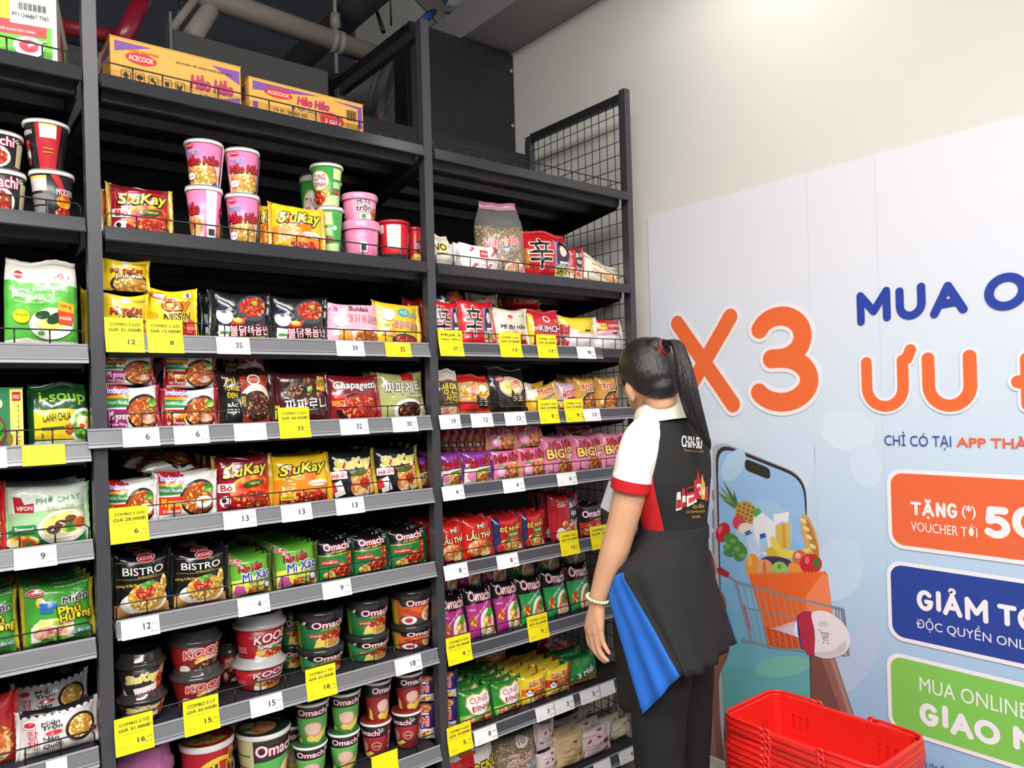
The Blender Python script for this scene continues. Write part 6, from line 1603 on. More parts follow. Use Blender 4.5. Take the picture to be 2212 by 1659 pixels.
row(2, 8, [('koreno', 972, 1086, 1588, 0, 'large red and white noodle bag', ''), ('clear10', 1078, 1180, 1572, 0, 'clear bag of thin dried noodles', '', {'yaw': -.15}),
           ('vifonp', 1168, 1214, 1618, 0, 'white and pink noodle packet', 'lower of a pair', {'Y': .04}), ('vifonp', 1166, 1206, 1552, 1622, 'white and pink noodle packet', 'upper of a pair', {'Y': .06}),
           ('viftan', 1204, 1276, 1572, 0, 'tan noodle packet with red prawns', '', {'rows': 1}), ('vifonp', 1246, 1326, 1562, 0, 'pale pink noodle packet with red prawns', 'front', {'rows': 2, 'dy': .07}), ('creamp', 1314, 1366, 1552, 0, "cream noodle packet beside the woman's trousers", '', {'rows': 1, 'Y': .07}), ('creamp', 1262, 1330, 1524, 1580, 'cream noodle packet on the back row', '', {'Y': .3})])

# ---------------------------------------------------------------- price tags slid into the rails
YEL, WHT, GRY = 'f6e414', 'f1f0ef', '404044'


def price_tag(bay, lev, x0, x1, yel, num, sup, l1='', l2='', desc='', blank=False, dx=0):
    zu = ZU[bay][lev]
    a, b = at(x0, 0, -.014), at(x1, 0, -.014)
    # find the row of pixels at the rail for the x positions
    for _ in range(4):
        lo, hi = -600, 2400
        for _i in range(30):
            md = (lo + hi) / 2
            if at((x0 + x1) / 2, md, -.014).z > zu - .025:
                lo = md
            else:
                hi = md
        a, b = at(x0, lo, -.014), at(x1, lo, -.014)
    w_ = b.x - a.x
    tall = bool(l1)
    h_ = .084 if tall else .045
    ti = math.radians(13)
    c = YEL if yel else WHT
    y0, z0 = -.0188, zu - .0445
    m = MB()
    def fn(u, v, dy=0):
        s = v * h_
        if tall:
            s1 = min(s, .046); s2 = max(0, s - .046)
            y = y0 + s1 * math.sin(math.radians(13)) + s2 * math.sin(math.radians(4)) + dy
            z = z0 + s1 * math.cos(math.radians(13)) + s2 * math.cos(math.radians(4))
        else:
            y = y0 + s * math.sin(ti) + dy
            z = z0 + s * math.cos(ti)
        return (u * w_, y, z)
    s = Sheet(grid(2), [0, .25, .548, .8, 1] if tall else [0, 1], fn, .00008)
    card = mat('card_yellow', YEL, .45, 0, .4) if yel else mat('card_white', WHT, .5, 0, .4)
    s.base(m, card)
    art = []
    if not blank:
        if tall:
            art += [T(l1, GRY, .02, .82, .78, .095, None, 0, 0, .04), T(l2, GRY, .02, .665, .84, .105, None, 0, 0, .044), R('8a8428', -.42, .53, .3, .538), T(num, GRY, .17, .31, .085 * len(num) + .02, .13, None, 0, 0, .035), T(sup, '9a9440', .38, .34, .16, .05), T('ĐVT: Gói', '6a6630', .36, .22, .18, .035)] + [R('a8a030', -.42, .2 - .05 * k, -.2 + .06 * (k % 2), .208 - .05 * k) for k in range(3)]
        else:
            art += [R('9c9c9e', -.42, .86, .34, .875), T(num, GRY, .17, .53, .085 * len(num) + .02, .32, None, 0, 0, .035), T(sup, 'a0a0a2', .37, .6, .17, .12), T('ĐVT: Gói', '6a6a6e', .36, .22, .18, .08)] + [R('b0b0b2', -.42, .34 - .1 * k, -.18 + .06 * (k % 2), .352 - .1 * k) for k in range(3)]
    s.draw(m, art, ink, w_ / h_)
    o = m.build('price_tag', None, ((a.x + b.x) / 2, 0, 0))
    sol = o.modifiers.new('t', 'SOLIDIFY'); sol.thickness = .0005; sol.offset = -1
    o.modifiers.remove(sol)
    m = MB()
    q = [fn(-.5, v, .0006) for v in s.vs] + [fn(.5, v, .0006) for v in s.vs]
    n = len(s.vs)
    m.add(q, [(k, k + 1, n + k + 1, n + k) for k in range(n - 1)], card)
    m.build('card_backing', o)
    tag(o, '%s, %s rail, %s bay' % (desc, ORD[lev], BAYN[bay]), 'price tag', 'price tags on the shelf rails')
    return o


TG = [
    (0, 3, -30, 15, 0, '', '', '', '', 'plain white tag at the picture edge', True), (0, 3, 48, 141, 1, '', '', '', '', 'blank glaring yellow tag below the soup packet', True),
    (0, 4, 30, 123, 0, '9', '.500đ', '', '', 'white price tag below the mushroom noodle packet'), (0, 6, 100, 146, 0, '', '', '', '', 'white tag below the grey white packet', True),
    (1, 2, 228, 312, 1, '12', '.500đ', 'COMBO 3 GÓI', 'GIÁ 31.500Đ', 'tall yellow tag below the stacked cheese packets'), (1, 2, 319, 397, 1, '8', '.300đ', 'COMBO 2 GÓI', 'GIÁ 15.000Đ', 'tall yellow tag below the bright yellow packet'),
    (1, 2, 468, 540, 0, '35', '.000đ', '', '', 'white price tag below the black spicy packets'), (1, 2, 727, 787, 0, '39', '.000đ', '', '', 'white price tag below the pale pink packet'), (1, 2, 833, 888, 1, '35', '.000đ', '', '', 'short yellow tag below the yellow cheese packet'),
    (1, 3, 265, 345, 0, '6', '.000đ', '', '', 'white price tag below the magenta packets'), (1, 3, 376, 452, 0, '6', '.000đ', '', '', 'white price tag below the dark red packets'), (1, 3, 506, 576, 0, '', '', '', '', 'glaring white tag below the black bean packet', True),
    (1, 3, 604, 671, 1, '33', '.500đ', 'COMBO 2 GÓI', 'GIÁ 50.000Đ', 'tall yellow tag below the maroon packet'), (1, 3, 735, 796, 0, '32', '.500đ', '', '', 'white price tag below the red script packet'), (1, 3, 848, 902, 0, '30', '.000đ', '', '', 'white price tag below the olive packet'),
    (1, 4, 238, 322, 1, '6', '.000đ', 'COMBO 5 GÓI', 'GIÁ 28.000Đ', 'tall yellow tag beside the upright below egg packets'), (1, 4, 483, 554, 0, '13', '.300đ', '', '', 'white price tag below the dark red packet'), (1, 4, 608, 674, 0, '13', '.350đ', '', '', 'white price tag below the yellow packet'), (1, 4, 726, 787, 0, '13', '.300đ', '', '', 'white price tag below the black packets'),
    (1, 5, 262, 345, 0, '12', '.000đ', '', '', 'white price tag below the black spaghetti packets'), (1, 5, 514, 583, 0, '4', '.500đ', '', '', 'white price tag below the green files'), (1, 5, 697, 759, 0, '9', '.900đ', '', '', 'white price tag below the spaghetti packets'),
    (1, 6, 249, 333, 1, '16', '.000đ', 'COMBO 2 TÔ', 'GIÁ 31.000Đ', 'tall yellow tag below the black bowls'), (1, 6, 398, 475, 1, '15', '.700đ', 'COMBO 2 LY', 'GIÁ 30.500Đ', 'tall yellow tag below the barbecue bowls'), (1, 6, 541, 611, 0, '15', '.700đ', '', '', 'white price tag below the bright red bowls'), (1, 6, 663, 728, 1, '18', '.700đ', 'COMBO 2 TÔ', 'GIÁ 35.000Đ', 'tall yellow tag below the first green tubs'), (1, 6, 854, 911, 0, '18', '.700đ', '', '', 'white price tag below the orange tubs'),
    (1, 7, 806, 863, 1, '', '', ' ', ' ', 'yellow tag below the dark red cups', True),
    (2, 2, 950, 1002, 1, '27', '.000đ', 'MUA 3', 'TÍNH TIỀN 2', 'tall yellow tag below the first red packet'), (2, 2, 1081, 1128, 1, '13', '.500đ', 'COMBO 2 GÓI', 'GIÁ 20.000Đ', 'tall yellow tag below the cream beef packet'), (2, 2, 1162, 1205, 1, '13', '.500đ', 'COMBO 2 GÓI', 'GIÁ 20.000Đ', 'tall yellow tag below the kimchi packet'), (2, 2, 1247, 1286, 0, '98', '.000đ', '', '', 'white price tag below the white multipacks'),
    (2, 3, 950, 995, 0, '19', '.000đ', '', '', 'white price tag below the brown packet'), (2, 3, 1018, 1065, 0, '12', '.500đ', '', '', 'white price tag below the red ramen'), (2, 3, 1091, 1136, 0, '12', '.500đ', '', '', 'white price tag below the black ramen'), (2, 3, 1166, 1208, 1, '8', '.300đ', 'COMBO 3 GÓI', 'GIÁ 24.900Đ', 'tall yellow tag below the yellow packets'), (2, 3, 1222, 1262, 1, '8', '.300đ', 'COMBO 3 GÓI', 'GIÁ 24.900Đ', 'tall yellow tag below the pink red packet'), (2, 3, 1258, 1297, 0, '13', '.000đ', '', '', 'white price tag below the golden packets'),
    (2, 4, 956, 1003, 0, '4', '.000đ', '', '', 'white price tag below the purple packets'), (2, 4, 1087, 1133, 0, '4', '.000đ', '', '', 'white price tag below the pink packets'), (2, 4, 1204, 1246, 0, '6', '.000đ', '', '', 'white price tag below the large pink packets'),
    (2, 5, 960, 1011, 0, '8', '.000đ', '', '', 'white price tag below the hotpot packets'), (2, 5, 1074, 1120, 0, '8', '.000đ', '', '', 'white price tag below the dark red packets'), (2, 5, 1212, 1252, 1, '12', '.000đ', 'COMBO 3 GÓI', 'GIÁ 35.400Đ', 'tall yellow tag below the tall red black packet'), (2, 5, 1278, 1318, 1, '10', '.000đ', 'COMBO 4', 'GIÁ 39.', "tall yellow tag touching the woman's arm"),
    (2, 6, 967, 1020, 1, '9', '.000đ', 'COMBO 4 GÓI', 'GIÁ 35.000Đ', 'tall yellow tag below the magenta packets'), (2, 6, 1142, 1186, 1, '9', '.000đ', 'COMBO 4 GÓI', 'GIÁ 35.000Đ', 'tall yellow tag below the green packets'),
    (2, 7, 969, 1021, 1, '5', '.000đ', 'COMBO 4 GÓI', 'GIÁ 19.000Đ', 'tall yellow tag beside the upright'), (2, 7, 1025, 1074, 0, '8', '.000đ', '', '', 'white price tag below the crest packets'), (2, 7, 1158, 1198, 0, '3', '.500đ', '', '', 'first of two joined white tags'), (2, 7, 1199, 1240, 0, '3', '.500đ', '', '', 'second of two joined white tags'), (2, 7, 1254, 1296, 0, '3', '.500đ', '', '', 'white price tag below the plump green packet'), (2, 7, 1297, 1328, 0, '', '', '', '', "white tag half behind the woman's trousers", True),
    (2, 8, 1284, 1320, 0, '', '', '', '', 'white tag below the pale pink packets', True), (2, 8, 1338, 1378, 0, '4', '.000đ', '', '', "white price tag beside the woman's trousers"),
]
for t in TG:
    b_, l_, x0, x1, ye, nu, su, l1, l2, de = t[:10]
    price_tag(b_, l_, x0, x1, ye, nu, su, l1, l2, de, len(t) > 10)

# ---------------------------------------------------------------- the woman
SKIN = mat('skin', 'd8a583', .5, 0, .4, .02, 160)
CLOTH_B = mat('black_cloth', '2b2a2b', .85, 0, .2, .06, 160)
CLOTH_K = mat('dark_trousers', '232224', .85, 0, .2, .08, 120)
CLOTH_W = mat('white_cloth', 'f2efec', .8, 0, .2, .05, 150)
CLOTH_R = mat('red_cloth', 'c8242c', .8, 0, .2, .05, 150)
CLOTH_U = mat('blue_cloth', '2f6fd0', .75, 0, .2, .06, 90)
HAIR = bpy.data.materials.new('black_hair')
HAIR.use_nodes = True
nt = HAIR.node_tree
hb = nt.nodes['Principled BSDF']
hb.inputs['Base Color'].default_value = (*lin('1d1a1a'), 1)
hb.inputs['Roughness'].default_value = .36
tc = nt.nodes.new('ShaderNodeTexCoord'); mp = nt.nodes.new('ShaderNodeMapping'); nz = nt.nodes.new('ShaderNodeTexNoise'); bp = nt.nodes.new('ShaderNodeBump')
mp.inputs['Scale'].default_value = (1, 1, .06)
nz.inputs['Scale'].default_value = 420
nz.inputs['Detail'].default_value = 2
bp.inputs['Strength'].default_value = .5
bp.inputs['Distance'].default_value = .004
nt.links.new(tc.outputs['Object'], mp.inputs['Vector']); nt.links.new(mp.outputs['Vector'], nz.inputs['Vector']); nt.links.new(nz.outputs['Fac'], bp.inputs['Height']); nt.links.new(bp.outputs['Normal'], hb.inputs['Normal'])


def ellipsoid(mb, c, rad, rot=None, m=None, n=20):
    c = Vector(c)
    rot = rot or Matrix.Identity(3)
    vs, fs = [], []
    k = n // 2
    for i in range(k + 1):
        th = PI * i / k
        for j in range(n):
            ph = 2 * PI * j / n
            vs.append(c + rot @ Vector((rad[0] * math.sin(th) * math.cos(ph), rad[1] * math.sin(th) * math.sin(ph), rad[2] * math.cos(th))))
    for i in range(k):
        for j in range(n):
            fs.append((i * n + j, (i + 1) * n + j, (i + 1) * n + (j + 1) % n, i * n + (j + 1) % n))
    mb.add(vs, fs, m or SKIN, True)


def smooth_path(pts, n=5):
    """points (x,y,z,r) -> denser rounded path"""
    out = []
    for i in range(len(pts) - 1):
        p0, p1, p2, p3 = pts[max(i - 1, 0)], pts[i], pts[i + 1], pts[min(i + 2, len(pts) - 1)]
        for k in range(n):
            t = k / n
            out.append(tuple(.5 * ((2 * b) + (c - a) * t + (2 * a - 5 * b + 4 * c - d) * t * t + (3 * b - a - 3 * c + d) * t ** 3) for a, b, c, d in zip(p0, p1, p2, p3)))
    out.append(tuple(pts[-1]))
    return out


def limb(mb, pts, m=None, n=14, caps=True):
    q = smooth_path([(*Vector(p[:3]), p[3]) for p in pts])
    mb.tube([a[:3] for a in q], [a[3] for a in q], m or SKIN, n)
    if caps:
        ellipsoid(mb, q[0][:3], (q[0][3],) * 3, None, m, 12)
        ellipsoid(mb, q[-1][:3], (q[-1][3],) * 3, None, m, 12)


def remeshed(mb, name, vox, parent, smooth=4, m=None):
    me = mb.mesh(name)
    o = link(name, me, None)
    r = o.modifiers.new('r', 'REMESH'); r.mode = 'VOXEL'; r.voxel_size = vox; r.use_smooth_shade = True
    s = o.modifiers.new('s', 'SMOOTH'); s.iterations = smooth; s.factor = .5
    dg = bpy.context.evaluated_depsgraph_get()
    dg.update()
    me2 = bpy.data.meshes.new_from_object(o.evaluated_get(dg))
    o.modifiers.clear()
    o.data = me2
    bpy.data.meshes.remove(me)
    me2.name = name
    me2.materials.clear()
    me2.materials.append(m or SKIN)
    me2.polygons.foreach_set('material_index', [0] * len(me2.polygons))
    me2.polygons.foreach_set('use_smooth', [True] * len(me2.polygons))
    o.parent = parent
    return o


def J(px, py, t, r):
    p = att(px, py, t)
    return (p.x, p.y, p.z, r)


BX, BY = 1.397, -.531
hc = att(1400, 812, 2.2)                        # centre of the skull
hrot = Matrix.Rotation(math.radians(-22), 3, 'X') @ Matrix.Rotation(math.radians(-25), 3, 'Z')   # looking down at the shelf
HL = lambda x, y, z: hc + hrot @ Vector((x, y, z))
b = MB()
ellipsoid(b, hc, (.073, .090, .098), hrot)
ellipsoid(b, HL(0, .030, -.050), (.058, .060, .075), hrot)       # face
ellipsoid(b, HL(0, .055, -.092), (.034, .036, .030), hrot)       # chin
ellipsoid(b, HL(-.030, .052, -.050), (.030, .034, .036), hrot)
ellipsoid(b, HL(.030, .052, -.050), (.030, .034, .036), hrot)
ellipsoid(b, HL(0, .098, -.042), (.013, .016, .020), hrot)       # nose
ellipsoid(b, HL(0, .090, -.022), (.009, .012, .026), hrot)
ellipsoid(b, HL(0, .083, -.072), (.022, .012, .007), hrot)       # lips
ellipsoid(b, HL(0, .081, -.081), (.019, .012, .007), hrot)
for s in (-1, 1):
    ellipsoid(b, HL(s * .073, -.002, -.038), (.008, .017, .031), hrot @ Matrix.Rotation(s * -.35, 3, 'Z'))
    ellipsoid(b, HL(s * .078, -.008, -.032), (.006, .013, .021), hrot @ Matrix.Rotation(s * -.5, 3, 'Z'))
    ellipsoid(b, HL(s * .033, .083, -.008), (.022, .010, .006), hrot)   # brow
nk = att(1428, 905, 2.19)
limb(b, [(*HL(0, -.022, -.05), .048), (*HL(0, -.030, -.09), .046), J(1421, 885, 2.19, .046), J(1428, 915, 2.195, .05)])
# torso, hips and legs under the clothes
limb(b, [J(1436, 915, 2.2, .072), J(1438, 980, 2.2, .085), J(1446, 1090, 2.2, .074), J(1455, 1150, 2.2, .070), J(1455, 1215, 2.2, .088), J(1458, 1260, 2.21, .088)], n=18)
limb(b, [J(1440, 930, 2.18, .045), J(1408, 940, 2.14, .042), J(1394, 950, 2.122, .038)])
limb(b, [J(1440, 925, 2.22, .05), J(1462, 932, 2.30, .05), J(1474, 945, 2.335, .046)])
LEGS = []
for pts in ([(1450, 1215, 2.175, .078), (1440, 1300, 2.16, .082), (1428, 1420, 2.14, .070), (1422, 1540, 2.13, .058), (1424, 1659, 2.13, .050)], [(1464, 1215, 2.23, .075), (1474, 1300, 2.26, .078), (1480, 1420, 2.27, .066), (1483, 1540, 2.275, .054), (1482, 1659, 2.275, .048)]):
    q = [J(*p) for p in pts]
    l = q[-1]
    limb(b, q + [(l[0], l[1] - .01, .16, .042), (l[0], l[1] - .012, .07, .036)])
    limb(b, [(l[0], l[1] - .015, .06, .034), (l[0] - .004, l[1] + .06, .042, .03), (l[0] - .006, l[1] + .13, .03, .024)])
    LEGS.append(l)
# left arm with a relaxed hand
arm = [J(1390, 952, 2.12, .038), J(1374, 1005, 2.108, .044), J(1358, 1075, 2.11, .0455), J(1340, 1146, 2.125, .0425), J(1326, 1195, 2.135, .0415), J(1308, 1245, 2.15, .034), J(1293, 1288, 2.16, .0265)]
limb(b, arm)
wr = arm[-1]
KN = [((1271, 1356, 2.185), (1274, 1388, 2.19), (1286, 1406, 2.185), (1299, 1420, 2.178)), ((1278, 1364, 2.172), (1283, 1398, 2.176), (1294, 1416, 2.171), (1307, 1429, 2.164)),
      ((1288, 1364, 2.158), (1293, 1398, 2.160), (1302, 1416, 2.155), (1313, 1427, 2.148)), ((1297, 1356, 2.146), (1302, 1384, 2.146), (1309, 1400, 2.141), (1316, 1411, 2.135))]
for f, rr in zip(KN, (.0092, .0095, .0092, .0080)):
    limb(b, [wr[:3] + (.021,), J(*[(a * .5 + c * .5) for a, c in zip((1290, 1300, 2.16), f[0])], .018), J(*f[0], rr * 1.5)], n=10)
    limb(b, [J(*f[0], rr * 1.25), J(*f[1], rr * 1.05), J(*f[2], rr * .95), J(*f[3], rr * .78)], n=10)
limb(b, [J(1290, 1305, 2.175, .017), J(1276, 1330, 2.2, .0145), J(1270, 1358, 2.208, .0105), J(1278, 1380, 2.205, .0085)], n=10)
# right arm bent in front of her
ra = [J(1474, 948, 2.335, .046), J(1480, 1020, 2.36, .046), J(1482, 1095, 2.385, .040), J(1466, 1112, 2.46, .036), J(1450, 1116, 2.54, .027)]
limb(b, ra)
hw_ = Vector(ra[-1][:3])
fw = (hw_ - Vector(ra[-2][:3])).normalized()
for k in range(4):
    dn = Vector((.01, 0, -.019 * k + .018))
    kn = hw_ + fw * .08 + dn
    limb(b, [(*hw_, .02), (*(hw_ + fw * .04 + dn * .6), .016), (*kn, .0125)], n=10)
    ln = (.066, .074, .070, .055)[k]
    limb(b, [(*kn, .0105), (*(kn + fw * ln * .5 + Vector((-.008, 0, -.004))), .0092), (*(kn + fw * ln * .85 + Vector((-.03, 0, -.012))), .0075)], n=10)
limb(b, [(*(hw_ + fw * .015 + Vector((-.01, 0, .02))), .014), (*(hw_ + fw * .045 + Vector((-.025, 0, .035))), .012), (*(hw_ + fw * .075 + Vector((-.034, 0, .04))), .0085)], n=10)
woman = remeshed(b, 'person', .0046, None, 3)
tag(woman, 'woman in black and white polo and black apron skirt looking down at the noodle shelves', 'person')
for s in (-1, 1):
    m = MB(); ellipsoid(m, HL(s * .031, .076, -.018), (.0125, .0125, .0115), hrot, mat('eye_white', 'ece6e0', .2))
    ellipsoid(m, HL(s * .031, .0855, -.021), (.0055, .0035, .0055), hrot, mat('iris', '2a1a12', .15))
    m.build('eye', woman)
m = MB(); ellipsoid(m, HL(0, .0865, -.073), (.019, .0105, .0055), hrot, mat('lip', 'b0605a', .4)); ellipsoid(m, HL(0, .0845, -.081), (.016, .0105, .0055), hrot, mat('lip', 'b0605a', .4)); m.build('lips', woman)

# hair: a tight cap swept back to a high tail
b = MB()
ellipsoid(b, HL(0, -.008, .012), (.0825, .0985, .102), hrot, HAIR, 28)
ellipsoid(b, HL(0, -.040, -.010), (.078, .066, .088), hrot, HAIR, 24)
ellipsoid(b, HL(0, -.062, -.055), (.054, .036, .050), hrot, HAIR, 20)
tie = att(1434, 752, 2.125)
ellipsoid(b, (HL(0, -.050, .060) * .55 + tie * .45), (.034, .040, .036), hrot, HAIR, 20)
ellipsoid(b, (HL(0, -.050, .060) * .1 + tie * .9), (.020, .020, .020), hrot, HAIR, 20)
hair = remeshed(b, 'hair', .004, woman, 5, HAIR)
hi = hrot.inverted()
HLN = [(-.12, -.108), (-.075, -.106), (-.05, -.085), (-.032, -.055), (-.022, -.026), (-.006, -.004), (.010, -.006), (.017, -.030), (.027, -.038), (.036, -.026), (.050, .010), (.066, .045), (.12, .062)]


def hairline(y):
    for (y0, z0), (y1, z1) in zip(HLN, HLN[1:]):
        if y0 <= y <= y1:
            return z0 + (z1 - z0) * (y - y0) / (y1 - y0)
    return .062 if y > .1 else -.108


for v in hair.data.vertices:
    q = hi @ (v.co - hc)
    d = (q.z - hairline(q.y)) / .014
    s = max(0, min(1, d + .35))
    s = s * s * (3 - 2 * s)
    if s < 1:
        k = .80 if d < -.6 else 1 - .17 * (1 - s)
        v.co = hc + hrot @ Vector((q.x * k, q.y * k, q.z * k))
# ponytail: a bundle of long locks
tail = [(1436, 750, 2.122, .010), (1448, 737, 2.105, .014), (1462, 744, 2.09, .017), (1473, 775, 2.075, .021), (1482, 820, 2.065, .027), (1492, 866, 2.06, .028), (1505, 906, 2.055, .024), (1521, 940, 2.052, .014), (1534, 964, 2.05, .003)]
m = MB()
random.seed(3)
for k in range(130):
    q = 2.399963 * k
    rr = .15 + .85 * math.sqrt((k + .5) / 130)
    pts = []
    for i, (x, y, t, r) in enumerate(tail):
        c = att(x, y, t)
        d = (VR * math.cos(q) + VD * math.sin(q)) * r * rr * .9
        end = i / (len(tail) - 1)
        pts.append((*(c + d + VU * random.uniform(-.004, .004) * end - VU * (.02 * random.random() - .012) * (end > .95)), .0036 * (1 if i < 6 else 1 - (i - 5) * .27)))
    limb(m, pts, HAIR, 5, False)
m.build('ponytail', woman)
m = MB()
ax = (att(1446, 744, 2.112) - att(1426, 757, 2.135)).normalized()
sx_ = ax.orthogonal().normalized(); sy_ = ax.cross(sx_)
tc_ = att(1433, 751, 2.125)
TR = (mat('tie_red', 'c8342c', .6), mat('tie_black', '241f20', .6))
for k in range(7):
    o_ = tc_ + ax * (.003 * (k - 3))
    m.tube([o_ + (sx_ * math.cos(a) + sy_ * math.sin(a)) * (.0195 + .001 * (k % 2)) + ax * .003 * math.sin(2 * a + k) for a in [2 * PI * i / 20 for i in range(20)]], .0026, TR[0 if k % 3 else 1], 6, True)
m.build('hair_tie', woman)


# clothes
def loft(mb, rings, mf, closed=True):
    n = len(rings[0])
    k0 = len(mb.v)
    mb.v += [tuple(p) for r in rings for p in r]
    for i in range(len(rings) - 1):
        for k in range(n if closed else n - 1):
            f = [k0 + i * n + k, k0 + i * n + (k + 1) % n, k0 + (i + 1) * n + (k + 1) % n, k0 + (i + 1) * n + k]
            c = sum((Vector(mb.v[a]) for a in f), Vector()) / 4
            mb.f.append(f); mb.m.append(mb.mi(mf(c, i, k))); mb.sm.append(True)


def oval(cx, cy, z, a, b, n=48, p=2.3, tilt=0):
    r = []
    for k in range(n):
        q = 2 * PI * k / n
        c, s = math.cos(q), math.sin(q)
        d = (abs(c) ** p + abs(s) ** p) ** (-1 / p)
        r.append(Vector((cx + a * d * c, cy + b * d * s, z + tilt * s)))
    return r


ctr = []
for y, x, a, bb in ((884, 1430, .060, .058), (892, 1432, .072, .066), (904, 1436, .096, .074), (922, 1438, .126, .086), (950, 1438, .146, .098), (990, 1437, .150, .108), (1030, 1438, .147, .112), (1075, 1444, .132, .102), (1115, 1451, .116, .088), (1142, 1456, .108, .080), (1165, 1456, .110, .082)):
    p = att(x, y, 2.2)
    ctr.append(oval(p.x, p.y, p.z, a, bb, 56, 2.25))
rings = []
for i in range(len(ctr) - 1):
    for k in range(4):
        t = k / 4
        rings.append([a * (1 - t) + b_ * t for a, b_ in zip(ctr[i], ctr[i + 1])])
rings.append(ctr[-1])
zr = ctr[6][0].z


def shirt_m(c, i, k):
    ang = 360 * (k + .5) / 56
    if c.z < zr + .02 and (168 < ang < 212 or 328 < ang or ang < 12):
        return CLOTH_R
    return CLOTH_B


m = MB()
for r in rings:
    for k, p in enumerate(r):
        p += Vector((0, 0, 0)) + (p - Vector((p.x * 0 + BX, BY, p.z))).normalized() * .0022 * noise.noise(p * 14)
loft(m, rings, shirt_m)
# raglan sleeves, white with a red band
for side in (0, 1):
    if side == 0:
        sl = [J(1420, 922, 2.17, .034), J(1404, 930, 2.14, .048), J(1388, 952, 2.115, .056), J(1376, 990, 2.10, .058), J(1367, 1030, 2.10, .056), J(1362, 1058, 2.104, .0555)]
    else:
        sl = [J(1452, 902, 2.23, .046), J(1464, 924, 2.295, .056), J(1474, 955, 2.335, .058), J(1478, 995, 2.35, .058), J(1480, 1035, 2.365, .058), J(1481, 1055, 2.37, .058)]
    q = smooth_path(sl, 6)
    ref = None
    rg = []
    for i, a in enumerate(q):
        p = Vector(a[:3])
        t = (Vector(q[min(i + 1, len(q) - 1)][:3]) - Vector(q[max(i - 1, 0)][:3])).normalized()
        x = Vector((1, -.5, 0)); x = (x - t * x.dot(t)).normalized(); y = t.cross(x)
        e = 1.03 if i > len(q) - 8 else 1
        rg.append([p + (x * math.cos(g) + y * math.sin(g) * .96) * a[3] * e for g in [2 * PI * k / 32 for k in range(32)]])
    rg.append([r_ + (Vector(q[-1][:3]) - r_) * .12 for r_ in rg[-1]])
    nn = len(rg)
    loft(m, rg, lambda c, i, k: CLOTH_R if i > nn - 8 else CLOTH_W)
shirt = m.build('polo_shirt', woman)
# collar
m = MB()
cr = []
for y, x, a, bb, tl in ((890, 1424, .052, .052, -.010), (878, 1422, .060, .060, -.016), (873, 1422, .064, .064, -.020), (884, 1425, .076, .074, -.022), (900, 1430, .088, .082, -.022), (914, 1434, .098, .086, -.016)):
    p = att(x, y, 2.192)
    cr.append(oval(p.x, p.y, p.z, a, bb, 40, 2, tl))
loft(m, cr, lambda c, i, k: CLOTH_W if i < 3 or k % 40 < 3 else mat('collar_cream', 'e9ecd8', .8))
m.build('collar', woman)
# printed marks on the back of the shirt
dg = bpy.context.evaluated_depsgraph_get()
bvh = BVHTree.FromPolygons([v.co.copy() for v in shirt.data.vertices], [list(p.vertices) for p in shirt.data.polygons])
m = MB()
nlay = [0]


def onback(px, py):
    d = (att(px, py, 1) - CAM).normalized()
    h = bvh.ray_cast(CAM, d)
    return h[0] - d * (.0012 + nlay[0] * .00025) if h[0] else None


def bprint(c, polys):
    vs, fs = [], []
    for p in polys:
        q = [onback(*a) for a in p]
        if all(q):
            fs.append(list(range(len(vs), len(vs) + len(q))))
            vs += q
    if fs:
        m.add(vs, fs, ink(c), True)
    nlay[0] += 1


def btext(s, c, x0, y0, x1, y1, h, b=.02, sh=0):
    vs, fs = text_mesh(s, 0.0, sh)
    ax, bx_ = min(v[0] for v in vs), max(v[0] for v in vs)
    ay, by_ = min(v[1] for v in vs), max(v[1] for v in vs)
    for dx in ((-b, 0, b) if b > .005 else (0,)):
        q = [(x0 + (x1 - x0) * (x + dx - ax) / (bx_ - ax), y0 + (y1 - y0) * (x - ax) / (bx_ - ax) - h * (y - ay) / (by_ - ay)) for x, y in vs]
        bprint(c, [[q[k] for k in f] for f in fs])
        nlay[0] -= .8


btext('CHIN-SU', 'f4f2ee', 1473, 965, 1516, 970, 25, .05)
bprint('c8a050', [[(1478, 969.5), (1519, 974), (1519, 973), (1478, 968.5)]])
btext('NGON HẢO HẠNG', 'c8a050', 1479, 976, 1520, 979, 6, .0)
for c, pts in (('d8d4d0', [(1462, 1064), (1470, 1062), (1473, 1100), (1460, 1104)]), ('b02c30', [(1462, 1080), (1471, 1079), (1472, 1096), (1461, 1099)]), ('a83434', [(1473, 1056), (1479, 1054), (1482, 1094), (1473, 1098)]), ('e8e0dc', [(1474, 1072), (1481, 1070), (1481, 1084), (1474, 1086)]),
               ('c03038', [(1483, 1054), (1504, 1048), (1505, 1082), (1484, 1094)]), ('f0e6e2', [(1483, 1072), (1505, 1066), (1505, 1084), (1484, 1096)]), ('d04048', [(1488, 1076), (1500, 1073), (1500, 1082), (1488, 1087)]), ('201c1c', [(1485, 1056), (1502, 1051), (1502, 1060), (1485, 1065)]),
               ('c83434', [(1499, 1040), (1504, 1034), (1506, 1076), (1500, 1080)]), ('b42830', [(1506, 1024), (1508, 1013), (1510, 1024), (1514, 1040), (1514, 1078), (1505, 1078), (1504, 1040)]), ('f0e8e4', [(1505, 1046), (1514, 1045), (1514, 1070), (1505, 1070)]), ('d83038', [(1506, 1052), (1513, 1051), (1513, 1062), (1506, 1063)]),
               ('d8b848', [(1515, 1034), (1517, 1022), (1519, 1034), (1523, 1046), (1523, 1080), (1515, 1078)]), ('f0e4b0', [(1515, 1052), (1523, 1052), (1523, 1070), (1515, 1068)]), ('c83038', [(1524, 1052), (1529, 1050), (1530, 1080), (1524, 1084)])):
    bprint(c, [pts])
